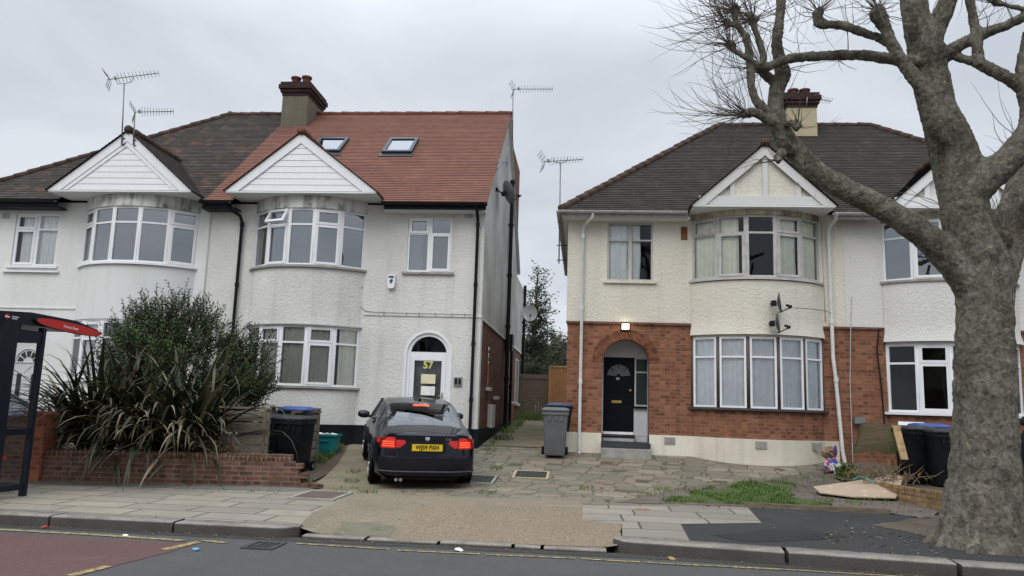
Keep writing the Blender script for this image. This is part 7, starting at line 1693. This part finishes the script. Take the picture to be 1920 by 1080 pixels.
# dead debris in the raised bed
T = thing('dead_plant', (at(1650, 855, 15.3).x, 15.3, .3), 'tangle of dead stems and debris in the raised bed under the mossy board', 'plant'); s = MB(); R = random.Random(77)
for k in range(170):
    p = V((at(1652, 855, 15.2).x+R.gauss(0, .38), 15.15+R.gauss(0, .2),   .38+R.uniform(0, .22))); d = V((R.gauss(0, 1), R.gauss(0, .6), R.gauss(.3, .6))).normalized(); L = R.uniform(.1, .4)
    s.tube([p, p+d*L*.5, p+d*L+V((0, 0, R.gauss(0, .05)))], [.009, .007, .003], 4, cap=False)
s.build('stem', plain('tan_dead_stems', (0.22, 0.17, 0.10), .9, .1, var=.6, scale=6), T, recalc=False)

# fallen leaves, crumbs and grit gathered along kerbs, wall feet and round the tree
R = random.Random(99); lv = MB()
def litter(n, fx, fy, s0, s1):
    for k in range(n):
        x, y = fx(), fy(); z = h(x, y)+.016; s = R.uniform(s0, s1); a = R.uniform(0, 6.3); c = V((x, y, z)); u = V((cos(a), sin(a), R.uniform(-.3, .3)))*s; w = V((-sin(a), cos(a), R.uniform(-.4, .4)))*s*.6
        lv.mesh([c-u, c+w+V((0, 0, s*.3)), c+u, c-w+V((0, 0, s*.2))], [(0, 1, 2), (0, 2, 3)])
litter(150, lambda: R.uniform(-8, -3.3), lambda: 8.97-abs(R.gauss(0, .07)), .006, .02)
litter(110, lambda: R.uniform(-3.3, .4), lambda: 8.98-abs(R.gauss(0, .06)), .006, .02)
litter(160, lambda: R.uniform(.4, 3.6), lambda: 8.7+R.gauss(0, .12)-.05, .006, .018)
litter(170, lambda: R.uniform(-8.6, -4.6), lambda: 12.25+R.gauss(0, .22), .008, .025)
litter(260, lambda: R.uniform(1.6, 5.4), lambda: R.uniform(12.6, 15.6), .012, .04)
litter(200, lambda: R.gauss(4.0, .7), lambda: R.gauss(10.2, .6), .010, .028)
litter(120, lambda: R.uniform(-4.5, 4), lambda: R.uniform(10, 17), .006, .02)
lm = MT('dead_leaf_litter', .9, .1); lm.color(lm.ramp(lm.noise(lm.obj, 3.7, 2), [(.3, (0.07, 0.05, 0.03)), (.55, (0.19, 0.13, 0.075)), (.75, (0.36, 0.32, 0.26))]))
tag(lv.build('fallen_leaves', lm.m, recalc=False), 'dead leaves and small debris scattered along kerbs, walls and earth', 'fallen leaves', kind='stuff')
# ================================================================== BUS SHELTER
SX = -7.84
SH = thing('bus_shelter', (SX, 10.6, h(SX, 10.6)), 'black bus shelter with a red name board on its roof end, at the left edge', 'bus shelter')
m_shel = plain('black_shelter_frame', (0.008, 0.010, 0.018), .4, .25); m_redsign = plain('red_sign_face', (0.50, 0.022, 0.022), .45, .4, var=.04); m_whitel = plain('white_lettering', (0.8, 0.8, 0.8), .6, var=.02)
g0 = h(SX, 10.6)
for (x, y) in ((SX, 10.57), (SX-3.6, 10.57)):
    b = MB(); b.bx(x-.04, x+.04, y-.035, y+.035, g0-.05, 2.50); b.build('post', m_shel, SH)
for (x) in (SX, SX-3.6):
    b = MB(); b.bx(x-.06, x+.06, 9.72, 10.02, g0-.05, 2.50); b.build('side_panel', m_shel, SH)
b = MB()
for z0, z1 in ((.22, .30), (.98, 1.07), (2.28, 2.44)): b.bx(SX-.03, SX+.03, 10.022, 10.533, z0, z1)
for z0, z1 in ((.22, .30), (2.28, 2.42)): b.bx(SX-3.56, SX-.042, 10.54, 10.60, z0, z1)
b.bx(SX-1.85, SX-1.79, 10.54, 10.6, .301, 2.279); b.build('rail', m_shel, SH)
m_shglass = glassmat('scratched_shelter_glass', 1.5, (0.86, 0.86, 0.85))
b = MB()
for z0, z1 in ((1.072, 2.278), (.302, .978)): b.face([(SX, 10.024, z0), (SX, 10.532, z0), (SX, 10.532, z1), (SX, 10.024, z1)])
b.build('glass', m_shglass, SH)
b = MB()
for x0, x1 in ((SX-3.55, SX-1.852), (SX-1.788, SX-.045)): b.face([(x0, 10.57, .302), (x1, 10.57, .302), (x1, 10.57, 2.278), (x0, 10.57, 2.278)])
b.build('glass', m_shglass, SH)
b = MB(); P = [(9.45, 2.50), (9.55, 2.64), (10.3, 2.70), (11.3, 2.69), (11.86, 2.60), (11.86, 2.555), (10.6, 2.52)]; b.prism(P, Fr((SX-4.1, 0, 0), (0, 1, 0), (1, 0, 0)), 0, 4.10); b.build('roof', m_shel, SH)
b = MB(); b.bx(SX-3.9, SX-.1, 10.2, 10.26, 2.44, 2.515); b.build('roof_beam', m_shel, SH)
# name board: long lens shape on the roof end
L = 1.56; yc = 11.12; n = 24; lens = lambda f: max(0.0, 1-(2*f-1)**4)**.5*(.82+.18*sin(pi*f)); dr = lambda f: -.065*f
up = [(yc - L/2 + L*k/n, 2.60 + dr(k/n) + .078*lens(k/n)) for k in range(n+1)]; lo = [(yc - L/2 + L*k/n, 2.60 + dr(k/n) - .078*lens(k/n)) for k in range(n+1)]
b = MB(); b.prism(up+lo[::-1], Fr((SX+.005, 0, 0), (0, 1, 0), (1, 0, 0)), 0, .035); o = b.build('name_board', m_shel, SH)
def sh_(P, f):
    mid = [(P_u[1]+P_l[1])/2 for P_u, P_l in zip(up, lo)]; return [(yc+(y-yc)*.975, m_+(z-m_)*f) for (y, z), m_ in zip(P, mid)]
b = MB(); b.prism(sh_(up, .86)+sh_(lo, .86)[::-1], Fr((SX+.041, 0, 0), (0, 1, 0), (1, 0, 0)), 0, .004); b.build('sign_face', m_redsign, o)
text('Furness Road', .062, Fr((SX+.048, yc+.0, 2.565), V((0, 1, -.042)).normalized(), (1, 0, 0), V((0, .042, 1)).normalized()), m_whitel, 'sign_lettering', o, .001, sx=1.0)
c = V((SX+.004, 9.83, 2.585))
b = MB(); b.lathe([(.024, 0), (.036, 0), (.036, .006), (.024, .006)], c, (1, 0, 0), 20); b.build('roundel', m_redsign, SH); b = MB(); b.bx(SX+.01, SX+.014, 9.785, 9.875, 2.577, 2.593); b.build('roundel_bar', m_whitel, SH)
for k, wd in enumerate((.13, .10)):
    b = MB(); b.bx(SX+.001, SX+.006, 9.93, 9.93+wd, 2.592-k*.026, 2.603-k*.026); b.build('small_lettering', m_whitel, SH)
b = MB(); b.bx(SX-3.0, SX-.25, 10.25, 10.5, .62, .66); b.bx(SX-2.6, SX-2.54, 10.3, 10.5, .1, .62); b.bx(SX-.8, SX-.74, 10.3, 10.5, .1, .62); b.build('bench', plain('orange_red_bench', (0.55, 0.06, 0.03), .4), SH)

# ================================================================== AERIALS AND DISHES
m_alu = plain('dull_aluminium', (0.20, 0.205, 0.21), .5, .5, .5)
def aerial(base, top, b0, b1, label, n=12, el=.16, refl=True, cradle=True, brackets=(), group=None):
    """mast with a yagi antenna; base/top/boom ends are surveyed points"""
    T = thing('tv_aerial', base, label, 'aerial'); m = MB(); m.tube([base, top], .016, 8)
    m.build('mast', m_alu, T)
    a = MB(); d = (b1-b0).normalized(); s = d.cross(V((0, 0, 1))).normalized(); u = s.cross(d); Lb = (b1-b0).length
    a.tube([b0, b1], .011, 6)
    for k in range(n):
        c = b0 + d*Lb*(.2+.8*k/(n-1)); l = el*(1-.35*k/n); ax = (s*.9+u*.42).normalized(); a.tube([c-ax*l, c+ax*l], .0055, 4)
    if refl:
        for sg in (-1, 1):
            e = b0 + (u*sg*.22 - d*.06); f_ = b0+d*.04
            for q in (-.16, 0, .16): a.tube([f_+s*q, e+s*q], .0055, 4)
            for f in (.35, .7, 1.0): a.tube([f_.lerp(e, f)-s*.2, f_.lerp(e, f)+s*.2], .0055, 4)
    bx_ = b0+d*Lb*.14; a.bar(bx_-u*.03, bx_+u*.05, .05, .05, d)
    if cradle:
        for sg in (-1, 1): a.tube([top, top+d*sg*.16+V((0, 0, .02)), top+d*sg*.19+V((0, 0, .14))], .009, 6)
    a.build('antenna', m_alu, T)
    for (p, q) in brackets:
        k = MB(); k.tube([p, q], .012, 6); k.build('bracket', m_black, T)
    return T
Yg = 17.12
aerial(at(228, 272, Yg), at(233, 157, Yg), at(203, 149, Yg-.15), at(297, 137, Yg+.25), 'tall roof aerial on the left white gable, the higher of the two', brackets=[(at(228, 272, Yg), at(236, 269, Yg+.05)), (at(228, 258, Yg), at(238, 262, Yg+.05))])
aerial(at(250, 272, Yg), at(253, 211, Yg), at(251, 210, Yg-.15), at(325, 209, Yg+.3), 'shorter roof aerial at the peak of the left white gable', cradle=False, brackets=[(at(250, 272, Yg), at(257, 274, Yg+.05)), (at(250, 262, Yg), at(258, 264, Yg+.05))])
aerial(at(961, 262, 22.3), at(962, 167, 22.3), at(962, 167, 22.2), at(1036, 167, 22.6), 'roof aerial on the right-hand verge of the red tiled roof', cradle=False)
aerial(at(1048, 494, 18.4), at(1051, 305, 18.4), at(1018, 303, 18.3), at(1092, 299, 18.6), 'tall thin pole aerial fixed to the left side of the cream house', n=11, brackets=[(at(1044, 460, 18.4), at(1071, 460, 18.5)), (at(1044, 488, 18.4), at(1071, 487, 18.5))])
aerial(at(1512, 200, 21.2), at(1514, 181, 21.2), at(1516, 182, 21.2), at(1558, 190, 21.5), 'small aerial strapped to the cream chimney beside the tree limb', cradle=False, refl=False, n=8)
def dish(c, face, r, mat, label, foot, arm=True, aspect=1.1):
    T = thing('satellite_dish', foot, label, 'satellite dish'); f = V(face).normalized(); s = f.cross(V((0, 0, 1))).normalized(); u = s.cross(f)
    b = MB(); rows = []
    for i in range(6):
        q = i/5; rows.append([c + (s*cos(2*pi*k/28) + u*sin(2*pi*k/28)*aspect)*r*q + f*(.16*r*q*q*2) for k in range(29)])
    b.grid(rows); b.grid([[p-f*.012 for p in rw] for rw in rows]); b.grid([rows[-1], [p-f*.012 for p in rows[-1]]]); b.build('reflector', mat, T)
    b = MB(); b.bar(c-f*.02, c-f*.13, .10, .12); b.tube([c-f*.10, V(foot)], .02, 8); b.lathe([(0, 0), (.06, 0), (.06, .02), (0, .02)], foot, (0, -1, 0), 12); b.build('bracket', m_black, T)
    if arm:
        e = c + f*r*1.25 - u*r*.62; b = MB(); b.tube([c-u*r*1.02, c-u*r*.95+f*r*.3, e], .012, 6); b.build('arm', m_black, T)
        b = MB(); b.bar(e-f*.05, e+f*.03+u*.02, .06, .06); b.tube([e+u*.03-f*.02, e+u*.06-f*.09], .028, 8); b.build('receiver', m_black, T)
m_dish = plain('dark_grey_dish', (0.055, 0.058, 0.062), .5, .4); m_dishW = plain('pale_grey_dish', (0.40, 0.40, 0.39), .5, .4, var=.1); m_dishM = plain('mesh_grey_dish', (0.16, 0.165, 0.17), .6, .4)
for (px, py, lab) in ((1458, 568, 'upper of two dark satellite dishes on the cream bay'), (1455, 606, 'lower of two dark satellite dishes on the cream bay')):
    c = at(px, py, 17.12); dish(c, (.95, -.27, .10), .205, m_dish, lab, at(px-14, py+1, 17.40))
c = at(1500, 583, 17.3); b = MB(); b.tube([at(1488, 577, 17.0), at(1515, 579, 17.45), at(1545, 582, 17.75), at(1562, 588, 17.95)], .007, 5); tag(b.build('cable', m_black, origin=c), 'thin black cable sagging from the upper dark dish to the drainpipe', 'cable')
c = V((XR+.42, 20.3, at(948, 362, 20.3).z)); c = at(949, 362, 20.4); dish(c, (.75, .45, .35), .30, m_dishM, 'grey mesh satellite dish high on the stained side wall of the house numbered 57', V((XR+.02, 19.9, c.z-.05)))
c = at(993, 588, 29.6); dish(c, (.15, -.97, .15), .29, m_dishW, 'round pale satellite dish at the far end of the side passage', V((XR+.02, 30.1, c.z-.3)), aspect=1.12)
text('0', .2, Fr(c+V((.02, -.16, .08)), (1, 0, 0), (0, -1, 0)), m_dish, 'dish_mark', bpy.data.objects['satellite_dish.003']) if False else None
b = MB(); q = at(942, 310, 19.6); b.tube([V((XR, 19.4, q.z)), V((XR+.35, 19.4, q.z+.02))], .014, 6); b.tube([V((XR+.01, 19.4, q.z-.25)), V((XR+.25, 19.4, q.z))], .01, 5); b.tube([V((XR+.33, 19.4, q.z-.1)), V((XR+.33, 19.4, q.z+.45))], .014, 6)
tag(b.build('wall_bracket', m_alu, origin=(XR, 19.4, q.z)), 'empty metal aerial bracket high on the side wall above the mesh dish', 'bracket')

# ================================================================== PERSON behind the tree
def person():
    Y = 11.6; p = at(1927, 800, Y); zg = h(p.x, Y)+.01; H = at(1924, 784, Y).z - zg
    T = thing('person', (p.x, Y, zg), 'person in a dark hat, face mask and long black coat walking behind the tree', 'person', world=False, rz=-.9)
    k = H/1.74
    me = bpy.data.meshes.new('body'); J = {}; vs, es, rad = [], [], []
    def j(n, x, y, z, r, par=None):
        J[n] = len(vs); vs.append((x*k, y*k, z*k)); rad.append(r*k)
        if par: es.append((J[par], J[n]))
    j('pelvis', 0, 0, .92, .15); j('waist', 0, 0, 1.1, .145, 'pelvis'); j('chest', 0, .01, 1.3, .165, 'waist'); j('neck', 0, .02, 1.47, .06, 'chest'); j('head0', 0, .03, 1.56, .075, 'neck'); j('head1', 0, .03, 1.66, .085, 'head0'); j('head2', 0, .03, 1.71, .05, 'head1')
    for s, a in ((-1, 'l'), (1, 'r')):
        st = .14*s
        j('hip'+a, .09*s, 0, .86, .10, 'pelvis'); j('knee'+a, .10*s, st*.6, .48, .068, 'hip'+a); j('ank'+a, .10*s, st*.9-.02, .09, .045, 'knee'+a); j('toe'+a, .11*s, st*.9+.14, .045, .04, 'ank'+a)
        j('sh'+a, .19*s, .01, 1.42, .065, 'chest'); j('elb'+a, .25*s, -.03-st*.4, 1.14, .05, 'sh'+a); j('wr'+a, .25*s, .08-st*.5, .92, .036, 'elb'+a)
        j('palm'+a, .25*s, .10-st*.5, .85, .034, 'wr'+a)
    me.from_pydata(vs, es, []); o = bpy.data.objects.new('body', me); COL.objects.link(o); o.parent = T
    o.modifiers.new('skin', 'SKIN'); 
    for i, r in enumerate(rad): me.skin_vertices[0].data[i].radius = (r, r*.85 if r > .12 else r)
    me.skin_vertices[0].data[0].use_root = True
    sb_ = o.modifiers.new('sub', 'SUBSURF'); sb_.levels = 2; sb_.render_levels = 2
    me.materials.append(plain('skin', (0.38, 0.24, 0.17), .6))
    dark = plain('black_wool_coat', (0.012, 0.013, 0.017), .9, .2); hat = plain('dark_knit_hat', (0.03, 0.03, 0.035), .95, .1)
    c = MB()
    def ring(z, rx, ry, y0=0): return [V((rx*cos(2*pi*i/20), y0+ry*sin(2*pi*i/20), z))*k for i in range(21)]
    c.grid([ring(.52, .25, .21), ring(.75, .235, .195), ring(.95, .215, .175), ring(1.12, .19, .16), ring(1.32, .225, .17), ring(1.43, .20, .14), ring(1.50, .085, .08, .02), ring(1.545, .08, .08, .02)])
    for s in (-1, 1):
        st = .14*s; c.tube([V(q)*k for q in ((.19*s, .01, 1.43), (.225*s, -.01-st*.2, 1.28), (.255*s, -.03-st*.4, 1.14), (.255*s, .03-st*.45, 1.02), (.255*s, .075-st*.5, .93))], [q*k for q in (.085, .078, .068, .06, .055)], 12)
    c.build('coat', dark, T)
    c = MB()
    for s in (-1, 1):
        st = .14*s; c.tube([V(q)*k for q in ((.09*s, 0, .86), (.10*s, st*.6, .48), (.10*s, st*.9-.02, .10))], [q*k for q in (.12, .085, .07)], 12)
    c.build('trousers', dark, T)
    c = MB()
    for s in (-1, 1): st = .14*s; c.tube([V(q)*k for q in ((.10*s, st*.9-.06, .05), (.105*s, st*.9+.05, .055), (.11*s, st*.9+.17, .04))], [q*k for q in (.05, .052, .035)], 10)
    c.build('shoe', m_black, T)
    c = MB(); c.lathe([(.108*k, 0), (.112*k, .04*k), (.105*k, .09*k), (.07*k, .13*k), (0, .145*k)], V((0, .03, 1.635))*k, (0, -.12, 1), 18); c.build('hat', hat, T)
    c = MB(); c.grid([[V((.085*sin(a)*f, .035+.098*cos(a)*f+(.018 if abs(a) < .5 else 0), z))*k for a in [(-1.35+2.7*i/10) for i in range(11)]] for z, f in ((1.535, .85), (1.57, 1.06), (1.605, 1.02))]); c.build('face_mask', plain('pale_blue_mask', (0.5, 0.62, 0.7), .8), T)
    c = MB()
    for s in (-1, 1): c.lathe([(0, -.012), (.01, -.006), (.012, 0), (.01, .006), (0, .012)], V((.034*s, .118, 1.627))*k, (0, 1, 0), 8)
    c.build('eye', m_black, T)
    c = MB(); c.prism([(-.016, 0), (.016, 0), (0, .045)], Fr(V((0, .115, 1.59))*k, (1, 0, 0), (0, 1, 0)), 0, .02); c.build('nose', me.materials[0], T)
    for s in (-1, 1):        # five separate fingers on each hand
        st = .14*s; b0 = V((.25*s, .10-st*.5, .85))
        for q in range(4):
            c = MB(); a = b0+V((0, -.030+.020*q, -.03)); l = (.07, .08, .075, .055)[q]; c.tube([a*k, (a+V((0, .012, -l*.5)))*k, (a+V((-.012*s, .03, -l)))*k], [.0095*k, .009*k, .007*k], 7); c.build('finger', me.materials[0], T)
        c = MB(); a = b0+V((-.02*s, .03, .0)); c.tube([a*k, (a+V((-.015*s, .025, -.03)))*k, (a+V((-.012*s, .035, -.06)))*k], [.011*k, .010*k, .008*k], 7); c.build('thumb', me.materials[0], T)
person()

# the houses across the street, seen in the windows and the car paint
for k, (src, lab) in enumerate(((H57, 'white house with a red roof across the road, seen only mirrored in the windows'), (HN, 'white house with a dark hipped roof across the road, mirrored in windows'), (HC, 'cream house with brick ground floor across the road, mirrored in windows'), (HW, 'white house with brick ground floor across the road, mirrored in windows'))):
    c = copy_thing(src); c.location = (-src.location.x-3.0, -14.5, .6); c.rotation_euler = (0, 0, pi); tag(c, lab, 'house', 'houses across the street')
sheet('pavement', [(-120, -9), (120, -9), (120, -13), (-120, -13)], m_slab, 0.0, 60, 'far pavement on the viewer side of the road', 'pavement', hf=lambda x, y: .1)
# ================================================================== light
W_ = bpy.data.worlds.new('World'); SC.world = W_; W_.use_nodes = True; nt = W_.node_tree
bg = nt.nodes['Background']
SUN_EL, SUN_AZ = radians(48), radians(200)      # behind the viewer, a little left; azimuth clockwise from +Y
sky = N(nt, 'ShaderNodeTexSky', None, sky_type='NISHITA', sun_disc=False, sun_elevation=SUN_EL, sun_rotation=SUN_AZ, air_density=1.0, dust_density=3.0, ozone_density=1.0)
tc = N(nt, 'ShaderNodeTexCoord')
sx = N(nt, 'ShaderNodeSeparateXYZ', {0: tc.outputs['Generated']})
zc = N(nt, 'ShaderNodeMath', {0: sx.outputs[2], 1: 0.0}, operation='MAXIMUM')
# cloud deck: directions projected on a flat layer
den = N(nt, 'ShaderNodeMath', {0: zc, 1: 0.25}, operation='ADD')
pr = N(nt, 'ShaderNodeVectorMath', {0: tc.outputs['Generated'], 1: N(nt, 'ShaderNodeCombineXYZ', {0: den, 1: den, 2: den}).outputs[0]}, operation='DIVIDE')
n1 = N(nt, 'ShaderNodeTexNoise', {'Vector': pr.outputs[0], 'Scale': 1.7, 'Detail': 6.0, 'Roughness': 0.5, 'Distortion': 0.4})
cr = N(nt, 'ShaderNodeValToRGB', {'Fac': n1.outputs[0]})
e = cr.color_ramp.elements; e[0].position = 0.36; e[0].color = (0.82, 0.89, 0.985, 1); e[1].position = 0.62; e[1].color = (1.06, 1.12, 1.205, 1)
lum = N(nt, 'ShaderNodeMapRange', {'Value': zc, 'From Min': 0.42, 'From Max': 0.85, 'To Min': CLOUD_LO, 'To Max': CLOUD_HI})
cl = N(nt, 'ShaderNodeVectorMath', {0: cr.outputs[0], 1: N(nt, 'ShaderNodeCombineXYZ', {0: lum.outputs[0], 1: lum.outputs[0], 2: lum.outputs[0]}).outputs[0]}, operation='MULTIPLY')
mx = N(nt, 'ShaderNodeMix', None, data_type='RGBA'); mx.inputs[0].default_value = 0.93
nt.links.new(sky.outputs[0], mx.inputs[6]); nt.links.new(cl.outputs[0], mx.inputs[7]); nt.links.new(mx.outputs[2], bg.inputs[0])
bg.inputs[1].default_value = 0.1
sd = bpy.data.lights.new('sun', 'SUN'); so = bpy.data.objects.new('sun', sd); COL.objects.link(so)
sd.energy = 1.3; sd.angle = radians(40); sd.color = (1.0, 0.97, 0.93)
dirv = V((sin(SUN_AZ)*cos(SUN_EL), cos(SUN_AZ)*cos(SUN_EL), sin(SUN_EL)))
so.rotation_euler = dirv.to_track_quat('Z', 'Y').to_euler()
SC.view_settings.view_transform = 'Standard'; SC.view_settings.look = 'None'; SC.view_settings.gamma = 1; SC.view_settings.exposure = EXPO
SC.render.engine = 'CYCLES'; SC.cycles.max_bounces = 8; SC.cycles.transparent_max_bounces = 16; SC.cycles.use_denoising = True
for o in COL.objects:
    if '_o' in o: del o['_o']
